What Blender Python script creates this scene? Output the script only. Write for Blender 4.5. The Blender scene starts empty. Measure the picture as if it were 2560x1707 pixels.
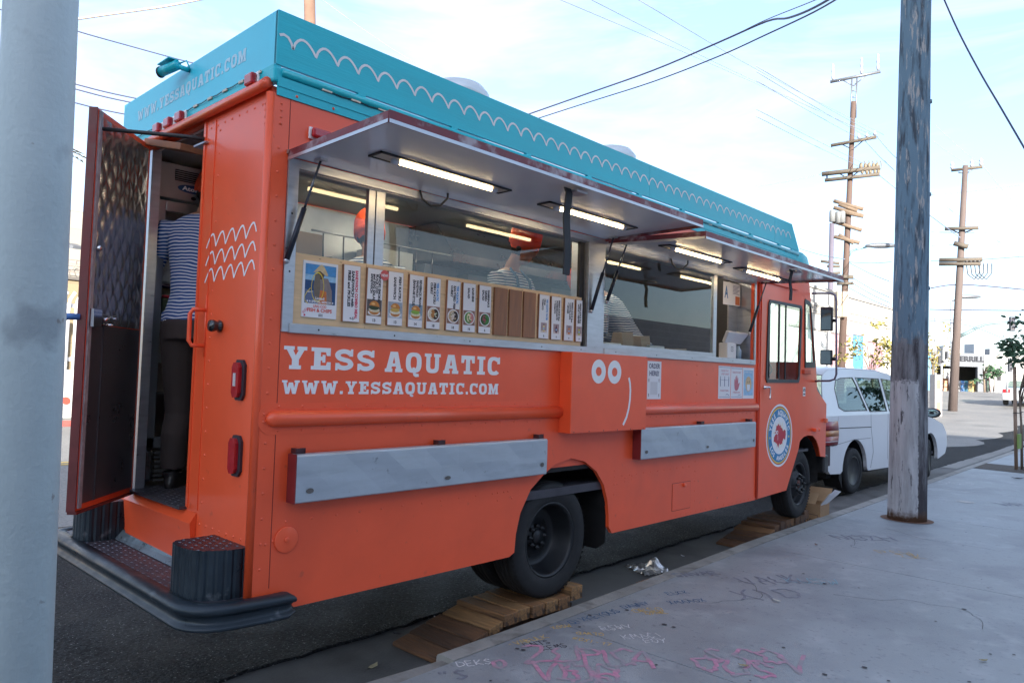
import bpy, bmesh, math, random
from mathutils import Vector, Matrix
random.seed(7)
SC = bpy.context.scene
COL = SC.collection
rad = math.radians

# ------------------------------------------------------------------ camera, sky, sun, exposure
CAM = Vector((3.42, -1.8129, 1.806))
CF = Vector((-0.68546467, 0.72670506, 0.04514361))
CR = Vector((0.72805612, 0.68482405, 0.03082713))
CU = Vector((0.0085132, -0.05399799, 0.99850475))
FPX = 1832.13
cd = bpy.data.cameras.new('camera'); cam = bpy.data.objects.new('camera', cd); COL.objects.link(cam)
cd.sensor_width = 36; cd.lens = FPX / 2560 * 36; cd.clip_start = .05; cd.clip_end = 3000
m = Matrix((CR, CU, -CF)).transposed().to_4x4(); m.translation = CAM
cam.matrix_world = m
SC.camera = cam

SUN_DIR = Vector((0.72, -0.66, 0.29)).normalized()      # towards the sun
SUN_EL = math.asin(SUN_DIR.z)
world = bpy.data.worlds.new('World'); SC.world = world; world.use_nodes = True
nt = world.node_tree; nt.nodes.clear()
wo = nt.nodes.new('ShaderNodeOutputWorld'); bg = nt.nodes.new('ShaderNodeBackground')
sky = nt.nodes.new('ShaderNodeTexSky'); sky.sky_type = 'NISHITA'; sky.sun_disc = False
sky.sun_elevation = SUN_EL; sky.sun_rotation = math.atan2(SUN_DIR.x, SUN_DIR.y)
sky.air_density = 1.0; sky.dust_density = 1.4; sky.ozone_density = 3.0; sky.altitude = 50
tc = nt.nodes.new('ShaderNodeTexCoord'); mp = nt.nodes.new('ShaderNodeMapping')
mp.inputs['Rotation'].default_value = (0, 0, rad(38)); mp.inputs['Scale'].default_value = (1.2, 3.2, 9.0)
ns = nt.nodes.new('ShaderNodeTexNoise'); ns.inputs['Scale'].default_value = 1.3; ns.inputs['Detail'].default_value = 7
ns.inputs['Roughness'].default_value = .58; ns.inputs['Distortion'].default_value = .5
rp = nt.nodes.new('ShaderNodeValToRGB'); rp.color_ramp.elements[0].position = .44; rp.color_ramp.elements[1].position = .70
rp.color_ramp.elements[0].color = (.22, .22, .22, 1); rp.color_ramp.elements[1].color = (.85, .85, .85, 1)
mx = nt.nodes.new('ShaderNodeMix'); mx.data_type = 'RGBA'
mx.inputs[7].default_value = (2.75, 2.85, 3.2, 1)          # thin cirrus veil
L = nt.links.new
L(tc.outputs['Generated'], mp.inputs['Vector']); L(mp.outputs['Vector'], ns.inputs['Vector'])
L(ns.outputs['Fac'], rp.inputs['Fac']); L(rp.outputs['Color'], mx.inputs[0]); L(sky.outputs['Color'], mx.inputs[6])
L(mx.outputs[2], bg.inputs['Color']); L(bg.outputs[0], wo.inputs['Surface'])
bg.inputs["Strength"].default_value = .09
sl = bpy.data.lights.new('sun', 'SUN'); sl.energy = 3.2; sl.angle = rad(.53); sl.color = (1, .94, .84)
so = bpy.data.objects.new('sun', sl); COL.objects.link(so)
so.rotation_euler = (-SUN_DIR).to_track_quat('-Z', 'Y').to_euler(); so.location = (20, -30, 30)
SC.view_settings.view_transform = 'Standard'; SC.view_settings.look = 'None'
SC.view_settings.gamma = 1; SC.view_settings.use_curve_mapping = False
SC.view_settings.exposure = 2.4
SC.render.engine = 'CYCLES'
SC.cycles.use_denoising = True
SC.cycles.max_bounces = 8; SC.cycles.transparent_max_bounces = 12

# pixel of the 2560x1707 photograph -> point at a known place (survey of the street)
def _ray(u, v): return CF * FPX + CR * (u - 1280) - CU * (v - 853.5)
def hx(u, v, x): d = _ray(u, v); return CAM + d * ((x - CAM.x) / d.x)
def hy(u, v, y): d = _ray(u, v); return CAM + d * ((y - CAM.y) / d.y)
def hz(u, v, z): d = _ray(u, v); return CAM + d * ((z - CAM.z) / d.z)
def hd(u, v, D): d = _ray(u, v); return CAM + d * (D / math.hypot(d.x, d.y))
def zoomer(x0, y0, x1, y1, w):
    s = (x1 - x0) / w
    return lambda x, y: (x0 + x * s, y0 + y * s)

# ------------------------------------------------------------------ materials
MATS = {}
def mat(name, col, rough=.5, metal=0., var=.06, vs=3., bump=0., bs=60., coat=0., emit=0., spec=.5, stretch=None, speck=None, stain=None, grit=None):
    if name in MATS: return MATS[name]
    mt = bpy.data.materials.new(name); mt.use_nodes = True; MATS[name] = mt
    t = mt.node_tree; b = t.nodes['Principled BSDF']; LL = t.links.new
    b.inputs['Base Color'].default_value = (*col, 1); b.inputs['Roughness'].default_value = rough
    b.inputs['Metallic'].default_value = metal; b.inputs['Specular IOR Level'].default_value = spec
    b.inputs['Coat Weight'].default_value = coat; b.inputs['Coat Roughness'].default_value = .12
    co = t.nodes.new('ShaderNodeTexCoord'); src = co.outputs['Object']
    if stretch:
        mpn = t.nodes.new('ShaderNodeMapping'); mpn.inputs['Scale'].default_value = stretch
        LL(src, mpn.inputs['Vector']); src = mpn.outputs['Vector']
    out = None
    if var:
        n = t.nodes.new('ShaderNodeTexNoise'); n.inputs['Scale'].default_value = vs; n.inputs['Detail'].default_value = 6; n.inputs['Roughness'].default_value = .65
        LL(src, n.inputs['Vector'])
        mr = t.nodes.new('ShaderNodeMapRange'); mr.inputs[1].default_value = .3; mr.inputs[2].default_value = .7
        mr.inputs[3].default_value = 1 - var; mr.inputs[4].default_value = 1 + var
        LL(n.outputs['Fac'], mr.inputs[0])
        mxn = t.nodes.new('ShaderNodeMix'); mxn.data_type = 'RGBA'; mxn.blend_type = 'MULTIPLY'; mxn.inputs[0].default_value = 1
        mxn.inputs[6].default_value = (*col, 1); LL(mr.outputs[0], mxn.inputs[7]); out = mxn.outputs[2]
        r2 = t.nodes.new('ShaderNodeMapRange'); r2.inputs[1].default_value = .3; r2.inputs[2].default_value = .7
        r2.inputs[3].default_value = max(.03, rough - var * .6); r2.inputs[4].default_value = min(1, rough + var * .6)
        LL(n.outputs['Fac'], r2.inputs[0]); LL(r2.outputs[0], b.inputs['Roughness'])
    for ex in (stain, speck, grit):
        if not ex: continue
        c2, sc_, lo, hi, amt = ex
        n = t.nodes.new('ShaderNodeTexNoise'); n.inputs['Scale'].default_value = sc_; n.inputs['Detail'].default_value = 5
        LL(src if ex is stain else co.outputs['Object'], n.inputs['Vector'])
        mr = t.nodes.new('ShaderNodeMapRange'); mr.inputs[1].default_value = lo; mr.inputs[2].default_value = hi; mr.inputs[4].default_value = amt
        LL(n.outputs['Fac'], mr.inputs[0])
        mxn = t.nodes.new('ShaderNodeMix'); mxn.data_type = 'RGBA'; LL(mr.outputs[0], mxn.inputs[0])
        if out is None: mxn.inputs[6].default_value = (*col, 1)
        else: LL(out, mxn.inputs[6])
        mxn.inputs[7].default_value = (*c2, 1); out = mxn.outputs[2]
    if out is not None: LL(out, b.inputs['Base Color'])
    if bump:
        n = t.nodes.new('ShaderNodeTexNoise'); n.inputs['Scale'].default_value = bs; n.inputs['Detail'].default_value = 4
        LL(src, n.inputs['Vector'])
        bn = t.nodes.new('ShaderNodeBump'); bn.inputs['Strength'].default_value = bump; bn.inputs['Distance'].default_value = .02
        LL(n.outputs['Fac'], bn.inputs['Height']); LL(bn.outputs[0], b.inputs['Normal'])
    if emit:
        b.inputs['Emission Color'].default_value = (*col, 1); b.inputs['Emission Strength'].default_value = emit
    return mt

def glass(name, tint=(1, 1, 1), refl=1.0, rough=.015):
    if name in MATS: return MATS[name]
    mt = bpy.data.materials.new(name); mt.use_nodes = True; MATS[name] = mt
    t = mt.node_tree; t.nodes.clear(); LL = t.links.new
    o = t.nodes.new('ShaderNodeOutputMaterial'); ms = t.nodes.new('ShaderNodeMixShader')
    tr = t.nodes.new('ShaderNodeBsdfTransparent'); tr.inputs[0].default_value = (*tint, 1)
    gl = t.nodes.new('ShaderNodeBsdfGlossy'); gl.inputs['Roughness'].default_value = rough; gl.inputs['Color'].default_value = (.95, .98, 1, 1)
    lw = t.nodes.new('ShaderNodeFresnel'); lw.inputs['IOR'].default_value = 1.5
    mr = t.nodes.new('ShaderNodeMath'); mr.operation = 'MULTIPLY'; mr.inputs[1].default_value = refl; mr.use_clamp = True
    ge = t.nodes.new('ShaderNodeNewGeometry'); iv = t.nodes.new('ShaderNodeMath'); iv.operation = 'SUBTRACT'; iv.inputs[0].default_value = 1; LL(ge.outputs['Backfacing'], iv.inputs[1])
    m2 = t.nodes.new('ShaderNodeMath'); m2.operation = 'MULTIPLY'; LL(lw.outputs[0], m2.inputs[0]); LL(iv.outputs[0], m2.inputs[1]); LL(m2.outputs[0], mr.inputs[0]); LL(mr.outputs[0], ms.inputs[0]); LL(tr.outputs[0], ms.inputs[1]); LL(gl.outputs[0], ms.inputs[2])
    LL(ms.outputs[0], o.inputs['Surface'])
    return mt

def stripes(name, c1, c2, freq, duty, axis=2, rough=.8, warp=.004):
    if name in MATS: return MATS[name]
    mt = bpy.data.materials.new(name); mt.use_nodes = True; MATS[name] = mt
    t = mt.node_tree; b = t.nodes['Principled BSDF']; LL = t.links.new; b.inputs['Roughness'].default_value = rough
    co = t.nodes.new('ShaderNodeTexCoord'); sx = t.nodes.new('ShaderNodeSeparateXYZ'); LL(co.outputs['Object'], sx.inputs[0])
    n = t.nodes.new('ShaderNodeTexNoise'); n.inputs['Scale'].default_value = 6; LL(co.outputs['Object'], n.inputs['Vector'])
    ad = t.nodes.new('ShaderNodeMath'); ad.operation = 'MULTIPLY_ADD'; LL(n.outputs['Fac'], ad.inputs[0]); ad.inputs[1].default_value = warp * 10
    LL(sx.outputs[axis], ad.inputs[2])
    mu = t.nodes.new('ShaderNodeMath'); mu.operation = 'MULTIPLY'; mu.inputs[1].default_value = freq; LL(ad.outputs[0], mu.inputs[0])
    fr = t.nodes.new('ShaderNodeMath'); fr.operation = 'FRACT'; LL(mu.outputs[0], fr.inputs[0])
    gt = t.nodes.new('ShaderNodeMath'); gt.operation = 'GREATER_THAN'; gt.inputs[1].default_value = duty; LL(fr.outputs[0], gt.inputs[0])
    mxn = t.nodes.new('ShaderNodeMix'); mxn.data_type = 'RGBA'; LL(gt.outputs[0], mxn.inputs[0])
    mxn.inputs[6].default_value = (*c1, 1); mxn.inputs[7].default_value = (*c2, 1); LL(mxn.outputs[2], b.inputs['Base Color'])
    return mt

def emitter(name, col, s):
    if name in MATS: return MATS[name]
    mt = bpy.data.materials.new(name); mt.use_nodes = True; MATS[name] = mt
    b = mt.node_tree.nodes['Principled BSDF']; b.inputs['Base Color'].default_value = (*col, 1)
    b.inputs['Emission Color'].default_value = (*col, 1); b.inputs['Emission Strength'].default_value = s
    return mt

def brickmat(name, c1, c2, mortar, scale, bw=.5, rh=.25, axes='yz', ms=.012):
    if name in MATS: return MATS[name]
    mt = bpy.data.materials.new(name); mt.use_nodes = True; MATS[name] = mt
    t = mt.node_tree; b = t.nodes['Principled BSDF']; LL = t.links.new; b.inputs['Roughness'].default_value = .9
    co = t.nodes.new('ShaderNodeTexCoord'); sx = t.nodes.new('ShaderNodeSeparateXYZ'); LL(co.outputs['Object'], sx.inputs[0])
    cb = t.nodes.new('ShaderNodeCombineXYZ'); LL(sx.outputs['xyz'.index(axes[0])], cb.inputs[0]); LL(sx.outputs['xyz'.index(axes[1])], cb.inputs[1])
    br = t.nodes.new('ShaderNodeTexBrick'); LL(cb.outputs[0], br.inputs['Vector']); br.inputs['Scale'].default_value = scale
    br.inputs['Color1'].default_value = (*c1, 1); br.inputs['Color2'].default_value = (*c2, 1); br.inputs['Mortar'].default_value = (*mortar, 1)
    br.inputs['Brick Width'].default_value = bw; br.inputs['Row Height'].default_value = rh; br.inputs['Mortar Size'].default_value = ms
    LL(br.outputs['Color'], b.inputs['Base Color'])
    return mt

# ------------------------------------------------------------------ mesh helpers
WL = {}
def wl(o): return WL.get(o.name, Vector((0, 0, 0))) if o else Vector((0, 0, 0))
def setloc(o, w, parent=None):
    WL[o.name] = Vector(w)
    if parent: o.parent = parent
    o.location = Vector(w) - wl(parent)
def props(o, label=None, cat=None, group=None, kind=None):
    for k, v in (('label', label), ('category', cat), ('group', group), ('kind', kind)):
        if v: o[k] = v
    return o
def empty(name, loc, label, cat, group=None):
    o = bpy.data.objects.new(name, None); COL.objects.link(o); o.empty_display_size = .1
    setloc(o, loc); return props(o, label, cat, group)

class MB:
    def __init__(s): s.v = []; s.f = []; s.mi = []; s.sm = []
    def add(s, vs, fs, mi=0, fn=None, smooth=False):
        k = len(s.v)
        s.v += [tuple(fn(*p)) if fn else tuple(p) for p in vs]
        s.f += [tuple(i + k for i in f) for f in fs]; s.mi += [mi] * len(fs); s.sm += [smooth] * len(fs)
        return s
    def box(s, x0, x1, y0, y1, z0, z1, mi=0, fn=None):
        v = [(x0, y0, z0), (x1, y0, z0), (x1, y1, z0), (x0, y1, z0), (x0, y0, z1), (x1, y0, z1), (x1, y1, z1), (x0, y1, z1)]
        return s.add(v, [(0, 3, 2, 1), (4, 5, 6, 7), (0, 1, 5, 4), (1, 2, 6, 5), (2, 3, 7, 6), (3, 0, 4, 7)], mi, fn)
    def prism(s, pts, d0, d1, mi=0, fn=None):           # convex-ish polygon in (u,v), extruded d0..d1
        n = len(pts)
        v = [(p[0], p[1], d0) for p in pts] + [(p[0], p[1], d1) for p in pts]
        f = [tuple(range(n - 1, -1, -1)), tuple(range(n, 2 * n))] + [(i, (i + 1) % n, n + (i + 1) % n, n + i) for i in range(n)]
        return s.add(v, f, mi, fn)
    def poly(s, pts, mi=0, fn=None): return s.add(pts, [tuple(range(len(pts)))], mi, fn)
    def tube(s, path, r, n=8, mi=0, cap=True, fn=None):
        P = [Vector(p) for p in path]; R_ = r if isinstance(r, (list, tuple)) else [r] * len(P)
        vs = []; fs = []; up = Vector((0, 0, 1)); last = None
        for i, p in enumerate(P):
            t = (P[min(i + 1, len(P) - 1)] - P[max(i - 1, 0)]).normalized()
            a = last if last else (up if abs(t.z) < .9 else Vector((1, 0, 0)))
            a = (a - t * a.dot(t)).normalized(); last = a; b = t.cross(a)
            for k in range(n):
                th = 2 * math.pi * k / n
                vs.append(p + (a * math.cos(th) + b * math.sin(th)) * R_[i])
        for i in range(len(P) - 1):
            for k in range(n):
                fs.append((i * n + k, i * n + (k + 1) % n, (i + 1) * n + (k + 1) % n, (i + 1) * n + k))
        if cap: fs.append(tuple(range(n - 1, -1, -1))); fs.append(tuple(range((len(P) - 1) * n, len(P) * n)))
        return s.add(vs, fs, mi, fn, True)
    def lathe(s, prof, origin, axis='x', n=32, mi=0, closed=False, sx=1., fn=None, cap0=True):   # prof: (radius, along axis)
        vs = []; fs = []; o = Vector(origin)
        for (r, a) in prof:
            for k in range(n):
                th = 2 * math.pi * k / n; c, d = r * math.cos(th), r * math.sin(th)
                vs.append(o + (Vector((a, c, d)) if axis == 'x' else Vector((c, a, d)) if axis == 'y' else Vector((c * sx, d, a))))
        m_ = len(prof)
        for i in range(m_ if closed else m_ - 1):
            j = (i + 1) % m_
            for k in range(n): fs.append((i * n + k, i * n + (k + 1) % n, j * n + (k + 1) % n, j * n + k))
        if not closed:
            if prof[0][0] > 1e-5 and cap0: fs.append(tuple(range(n)))
            if prof[-1][0] > 1e-5: fs.append(tuple(range((m_ - 1) * n, m_ * n)))
        return s.add(vs, fs, mi, fn, True)
    def ell(s, c, r, nu=14, nv=9, mi=0, fn=None):
        vs = []; fs = []
        for j in range(nv + 1):
            ph = math.pi * j / nv
            for i in range(nu):
                th = 2 * math.pi * i / nu
                vs.append((c[0] + r[0] * math.sin(ph) * math.cos(th), c[1] + r[1] * math.sin(ph) * math.sin(th), c[2] + r[2] * math.cos(ph)))
        for j in range(nv):
            for i in range(nu): fs.append((j * nu + i, j * nu + (i + 1) % nu, (j + 1) * nu + (i + 1) % nu, (j + 1) * nu + i))
        return s.add(vs, fs, mi, fn, True)
    def loft(s, rings, mi=0, cap=True, fn=None, smooth=True):
        n = len(rings[0]); vs = [p for r in rings for p in r]; fs = []
        for i in range(len(rings) - 1):
            for k in range(n): fs.append((i * n + k, i * n + (k + 1) % n, (i + 1) * n + (k + 1) % n, (i + 1) * n + k))
        if cap: fs.append(tuple(range(n - 1, -1, -1))); fs.append(tuple(range((len(rings) - 1) * n, len(rings) * n)))
        return s.add(vs, fs, mi, fn, smooth)
    def ribbon(s, pts, w, fn, closed=False, mi=0, d=0., crown=0):   # flat stroke of width w along 2-D points
        P = [Vector(p[:2]) for p in pts]; n = len(P); l = []; r = []
        for i in range(n):
            a = P[i - 1] if (i > 0 or closed) else P[i]; b = P[(i + 1) % n] if (i < n - 1 or closed) else P[i]
            t = (b - a); t = t.normalized() if t.length > 1e-9 else Vector((1, 0)); nn = Vector((-t.y, t.x)) * w / 2
            l.append(P[i] + nn); r.append(P[i] - nn)
        vs = [(p.x, p.y, d) for p in l] + [(p.x, p.y, d) for p in r]
        if crown:
            vs += [(P[i].x, P[i].y, d + crown + i*2e-5) for i in range(n)]
            return s.add(vs, [(i, i+1, 2*n+i+1, 2*n+i) for i in range(n-1)] + [(2*n+i, 2*n+i+1, n+i+1, n+i) for i in range(n-1)], mi, fn, True)
        fs = [(i, i + 1, n + i + 1, n + i) for i in range(n - 1)]
        if closed: fs.append((n - 1, 0, n, 2 * n - 1))
        return s.add(vs, fs, mi, fn)
    def build(s, name, mats, parent=None, bevel=0, smooth=False, seg=2, recalc=True, origin=None, kind=None, label=None, cat=None, group=None, solid=0, merge=False):
        if not isinstance(mats, (list, tuple)): mats = [mats]
        xs = [p[0] for p in s.v]; ys = [p[1] for p in s.v]; zs = [p[2] for p in s.v]
        o_ = Vector(origin) if origin else Vector(((min(xs) + max(xs)) / 2, (min(ys) + max(ys)) / 2, min(zs)))
        me = bpy.data.meshes.new(name)
        me.from_pydata([(p[0] - o_.x, p[1] - o_.y, p[2] - o_.z) for p in s.v], [], s.f)
        for mt in mats: me.materials.append(mt)
        me.polygons.foreach_set('material_index', s.mi)
        me.polygons.foreach_set('use_smooth', [bool(a or smooth) for a in s.sm])
        if recalc or merge:
            bm = bmesh.new(); bm.from_mesh(me)
            if merge: bmesh.ops.remove_doubles(bm, verts=bm.verts, dist=1e-5)
            bmesh.ops.recalc_face_normals(bm, faces=bm.faces); bm.to_mesh(me); bm.free()
        me.update()
        ob = bpy.data.objects.new(name, me); COL.objects.link(ob)
        if bevel:
            b = ob.modifiers.new('bevel', 'BEVEL'); b.width = bevel; b.segments = seg; b.limit_method = 'ANGLE'; b.angle_limit = rad(40)
        if solid:
            b = ob.modifiers.new('solid', 'SOLIDIFY'); b.thickness = solid; b.offset = 0
        setloc(ob, o_, parent)
        return props(ob, label, cat, group, kind)

def mX(x): return lambda u, v, d=0: (x + d, u, v)          # side planes: u along the street, v up
def mY(y): return lambda u, v, d=0: (u, y - d, v)          # rear planes
def mZ(z): return lambda u, v, d=0: (u, v, z + d)
def frame(o, ux, uy, uz): 
    o, ux, uy, uz = Vector(o), Vector(ux).normalized(), Vector(uy).normalized(), Vector(uz).normalized()
    return lambda u, v, d=0: tuple(o + ux * u + uy * v + uz * d)

def fill(outlines, ext=0.):
    """even-odd filled polygons -> verts, faces (z = -ext..ext)"""
    cu = bpy.data.curves.new('t', 'CURVE'); cu.dimensions = '2D'; cu.fill_mode = 'BOTH'; cu.extrude = ext
    for pts in outlines:
        sp = cu.splines.new('POLY'); sp.points.add(len(pts) - 1); sp.use_cyclic_u = True
        for q, p in zip(sp.points, pts): q.co = (p[0], p[1], 0, 1)
    ob = bpy.data.objects.new('t', cu); me = bpy.data.meshes.new_from_object(ob)
    r = [tuple(v.co) for v in me.vertices], [tuple(p.vertices) for p in me.polygons]
    bpy.data.objects.remove(ob); bpy.data.curves.remove(cu); bpy.data.meshes.remove(me)
    return r
def plate(outlines, d0, d1, fn, mb=None, mi=0):
    mb = mb or MB(); v, f = fill(outlines, (d1 - d0) / 2); c = (d0 + d1) / 2
    return mb.add([(a, b, d + c) for a, b, d in v], f, mi, fn)
_TX = {}
def text_geo(t, bold=0.):
    k = (t, bold)
    if k in _TX: return _TX[k]
    cu = bpy.data.curves.new('t', 'FONT'); cu.body = t; cu.size = 1; cu.resolution_u = 2; cu.offset = bold; cu.fill_mode = 'FRONT'
    ob = bpy.data.objects.new('t', cu); me = bpy.data.meshes.new_from_object(ob)
    v = [tuple(p.co) for p in me.vertices]; f = [tuple(p.vertices) for p in me.polygons]
    bpy.data.objects.remove(ob); bpy.data.curves.remove(cu); bpy.data.meshes.remove(me)
    if not v: v = [(0, 0, 0)]
    x0 = min(p[0] for p in v); x1 = max(p[0] for p in v); y0 = min(p[1] for p in v); y1 = max(p[1] for p in v)
    _TX[k] = (v, f, x0, x1, y0, y1); return _TX[k]
def text(mb, t, fn, u, v, h, w=None, rot=0, align='l', bold=.015, mi=0, d=0.):
    """capital height h, optional total width w; (u,v) baseline start; rot in degrees"""
    vs, fs, x0, x1, y0, y1 = text_geo(t, bold)
    s = h / .70; sx = (w / (x1 - x0)) if w else s
    off = 0 if align == 'l' else -(x1 - x0) * sx / 2 if align == 'c' else -(x1 - x0) * sx
    c, sn = math.cos(rad(rot)), math.sin(rad(rot)); out = []
    for a, b, _ in vs:
        a = (a - x0) * sx + off; b = b * s
        out.append((u + a * c - b * sn, v + a * sn + b * c, d))
    mb.add(out, fs, mi, fn)
def disc(mb, fn, u, v, ru, rv=None, n=32, mi=0, d=0.):
    rv = rv or ru
    mb.add([(u + ru * math.cos(2 * math.pi * i / n), v + rv * math.sin(2 * math.pi * i / n), d) for i in range(n)], [tuple(range(n))], mi, fn)
def ring(mb, fn, u, v, r0, r1, k=1., n=40, mi=0, d=0.):
    vs = [(u + r * math.cos(2 * math.pi * i / n), v + k * r * math.sin(2 * math.pi * i / n), d) for r in (r0, r1) for i in range(n)]
    mb.add(vs, [(i, (i + 1) % n, n + (i + 1) % n, n + i) for i in range(n)], mi, fn)
def copy_tree(o, parent=None):
    c = o.copy(); COL.objects.link(c); c.parent = parent; WL[c.name] = wl(o)
    for ch in list(o.children): copy_tree(ch, c)
    return c

# ------------------------------------------------------------------ slab-serif letters (unit height)
_s = .17
def _arc(cx, cy, rx, ry, a0, a1, n=14, e=.72):
    o = []
    for i in range(n + 1):
        a = rad(a0 + (a1 - a0) * i / n); c, s_ = math.cos(a), math.sin(a)
        o.append((cx + rx * math.copysign(abs(c) ** e, c), cy + ry * math.copysign(abs(s_) ** e, s_)))
    return o
def _thick(path, w):
    P = [Vector(p) for p in path]; l = []; r = []
    for i in range(len(P)):
        t = (P[min(i + 1, len(P) - 1)] - P[max(i - 1, 0)]).normalized(); n = Vector((-t.y, t.x))
        ww = w * (1 - .22 * abs(n.y)); l.append(tuple(P[i] + n * ww / 2)); r.append(tuple(P[i] - n * ww / 2))
    return l + r[::-1]
SLAB = {
 'I': (.56, [[[(0,0),(.56,0),(.56,_s),(.42,_s),(.42,1-_s),(.56,1-_s),(.56,1),(0,1),(0,1-_s),(.14,1-_s),(.14,_s),(0,_s)]]]),
 'T': (.92, [[[(0,1),(0,.60),(.17,.60),(.21,.79),(.32,.79),(.32,_s),(.18,_s),(.18,0),(.74,0),(.74,_s),(.60,_s),(.60,.79),(.71,.79),(.75,.60),(.92,.60),(.92,1)]]]),
 'E': (.88, [[[(0,0),(.88,0),(.88,.36),(.71,.36),(.67,.2),(.42,.2),(.42,.42),(.50,.42),(.50,.33),(.63,.33),(.63,.68),(.50,.68),(.50,.60),(.42,.60),(.42,.8),(.65,.8),(.69,.64),(.86,.64),(.86,1),(0,1),(0,1-_s),(.13,1-_s),(.13,_s),(0,_s)]]]),
 'Y': (.98, [[[(.24,0),(.74,0),(.74,_s),(.64,_s),(.64,.42),(.86,.84),(.98,.84),(.98,1),(.56,1),(.56,.84),(.62,.84),(.5,.60),(.38,.84),(.44,.84),(.44,1),(0,1),(0,.84),(.12,.84),(.35,.42),(.35,_s),(.24,_s)]]]),
 'A': (1.0, [[[(0,0),(.42,0),(.42,_s),(.36,_s),(.385,.27),(.615,.27),(.64,_s),(.58,_s),(.58,0),(1,0),(1,_s),(.92,_s),(.71,1),(.29,1),(.08,_s),(0,_s)],[(.43,.43),(.57,.43),(.50,.76)]]]),
 'U': (1.0, [[[(0,1),(0,.84),(.1,.84)] + _arc(.5,.36,.4,.36,180,360) + [(.9,.84),(1,.84),(1,1),(.58,1),(.58,.84),(.65,.84)] + _arc(.5,.36,.15,.15,360,180) + [(.35,.84),(.42,.84),(.42,1)]]]),
 'M': (1.24, [[[(0,0),(.42,0),(.42,_s),(.34,_s),(.34,.60),(.54,0),(.70,0),(.90,.60),(.90,_s),(.82,_s),(.82,0),(1.24,0),(1.24,_s),(1.16,_s),(1.16,.84),(1.24,.84),(1.24,1),(.82,1),(.62,.44),(.42,1),(0,1),(0,.84),(.08,.84),(.08,_s),(0,_s)]]]),
 'W': (1.34, [[[(0,1),(0,.84),(.1,.84),(.28,0),(.55,0),(.67,.5),(.79,0),(1.06,0),(1.24,.84),(1.34,.84),(1.34,1),(.94,1),(.94,.84),(1.01,.84),(.93,.42),(.82,.84),(.52,.84),(.41,.42),(.33,.84),(.40,.84),(.40,1)]]]),
 'O': (.94, [[_arc(.47,.5,.47,.51,0,350,34), _arc(.47,.5,.19,.31,0,350,34)]]),
 'Q': (.94, [[_arc(.47,.5,.47,.51,0,350,34), _arc(.47,.5,.19,.31,0,350,34)], [[(.40,.26),(.54,.26),(.60,-.04),(.78,-.06),(.80,-.2),(.60,-.22),(.46,-.14)]]]),
 'C': (.90, [[_arc(.47,.5,.47,.51,42,318,28) + _arc(.47,.5,.19,.31,318,42,28)], [[(.70,.62),(.90,.62),(.90,1.0),(.80,1.0),(.70,.86)]]]),
 'S': (.86, [[_thick(_arc(.43,.715,.30,.17,20,180,12,1) + _arc(.43,.70,.30,.19,190,262,6,1)[:] + _arc(.43,.30,.31,.19,88,0,8,1) + _arc(.43,.285,.31,.17,-8,-165,12,1), .27)], [[(.66,.66),(.84,.66),(.84,1.0),(.74,1.0)]], [[(.02,.34),(.20,.34),(.12,0),(.02,0)]]]),
 '.': (.30, [[[(0.03,0),(.27,0),(.27,.24),(.03,.24)]]]),
 ' ': (.55, []),
}
def slab_text(t, fn, u, v, h, w, gap=.16, mb=None, mi=0, th=.0012):
    mb = mb or MB(); tot = sum(SLAB[c][0] for c in t) + gap * (len(t) - 1); s = w / tot; x = 0
    for c in t:
        wd, shapes = SLAB[c]
        for k, sh in enumerate(shapes):
            vs, fs = fill(sh, th / 2)
            mb.add([(u + (x + a) * s, v + b * h, d + .0005 * k + th / 2) for a, b, d in vs], fs, mi, fn)
        x += wd + gap
    return mb
# ------------------------------------------------------------------ paints
ORANGE = mat('orange_paint', (.86, .100, .030), .38, var=.06, vs=2.2, bump=.10, bs=2.6, coat=.3, stain=((.50,.06,.025), 1.3, .56, .80, .35), grit=((.42,.07,.035), 16, .68, .78, .5))
TEAL = mat('teal_paint', (.0, .46, .55), .40, var=.08, vs=2.5, bump=.10, bs=40, stretch=(1, .25, 3), coat=.2)
WHITE = mat('white_vinyl', (.80, .80, .82), .5, var=.03)
STEEL = mat('brushed_steel', (.47, .49, .53), .34, .80, var=.12, vs=5, stretch=(1, 1, 6), stain=((.30, .31, .33), 3, .58, .78, .6))
SHEET = mat('galvanised_sheet', (.44, .49, .54), .42, .5, var=.10, vs=7, stretch=(1,.35,2), stain=((.22,.25,.29), 5, .60, .76, .5), bump=.05, bs=3, speck=((.14,.15,.17), 24, .68, .76, .6))
POLISH = mat('polished_panel', (.80, .82, .87), .18, .42, var=.04, vs=1.5, bump=.02, bs=3)
DARKRED = mat('dark_red_trim', (.20, .018, .02), .5, var=.2, vs=8)
RUBBER = mat('tyre_rubber', (.011, .0115, .013), .78, var=.2, vs=9, bump=.05, bs=90)
BLACK = mat('black_metal', (.018, .018, .02), .5, var=.2, vs=6)
UNDER = mat('underbody_black', (.006, .006, .007), .8, var=.3, vs=5)
RIMBLK = mat('rim_black', (.014, .016, .019), .42, .2, var=.2, vs=7)
BUMPB = mat('bumper_paint', (.016, .027, .038), .40, .2, var=.25, vs=6, bump=.06, bs=60, stain=((.22, .24, .26), 9, .66, .78, .6))
TREADP = mat('tread_plate', (.065, .062, .075), .45, .4, var=.25, vs=6)
REDLENS = mat('red_lens', (.42, .012, .02), .18, var=.15, vs=30, coat=.6)
CHROME = mat('chrome', (.75, .75, .77), .12, 1, var=.03)
LED = mat('led_module', (.62, .58, .46), .4, var=.2, vs=60)
INNER = mat('inner_steel', (.34, .35, .37), .35, .6, var=.12, vs=4)
DKINNER = mat('inner_dark', (.06, .06, .07), .6, .2, var=.3, vs=4)
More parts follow.
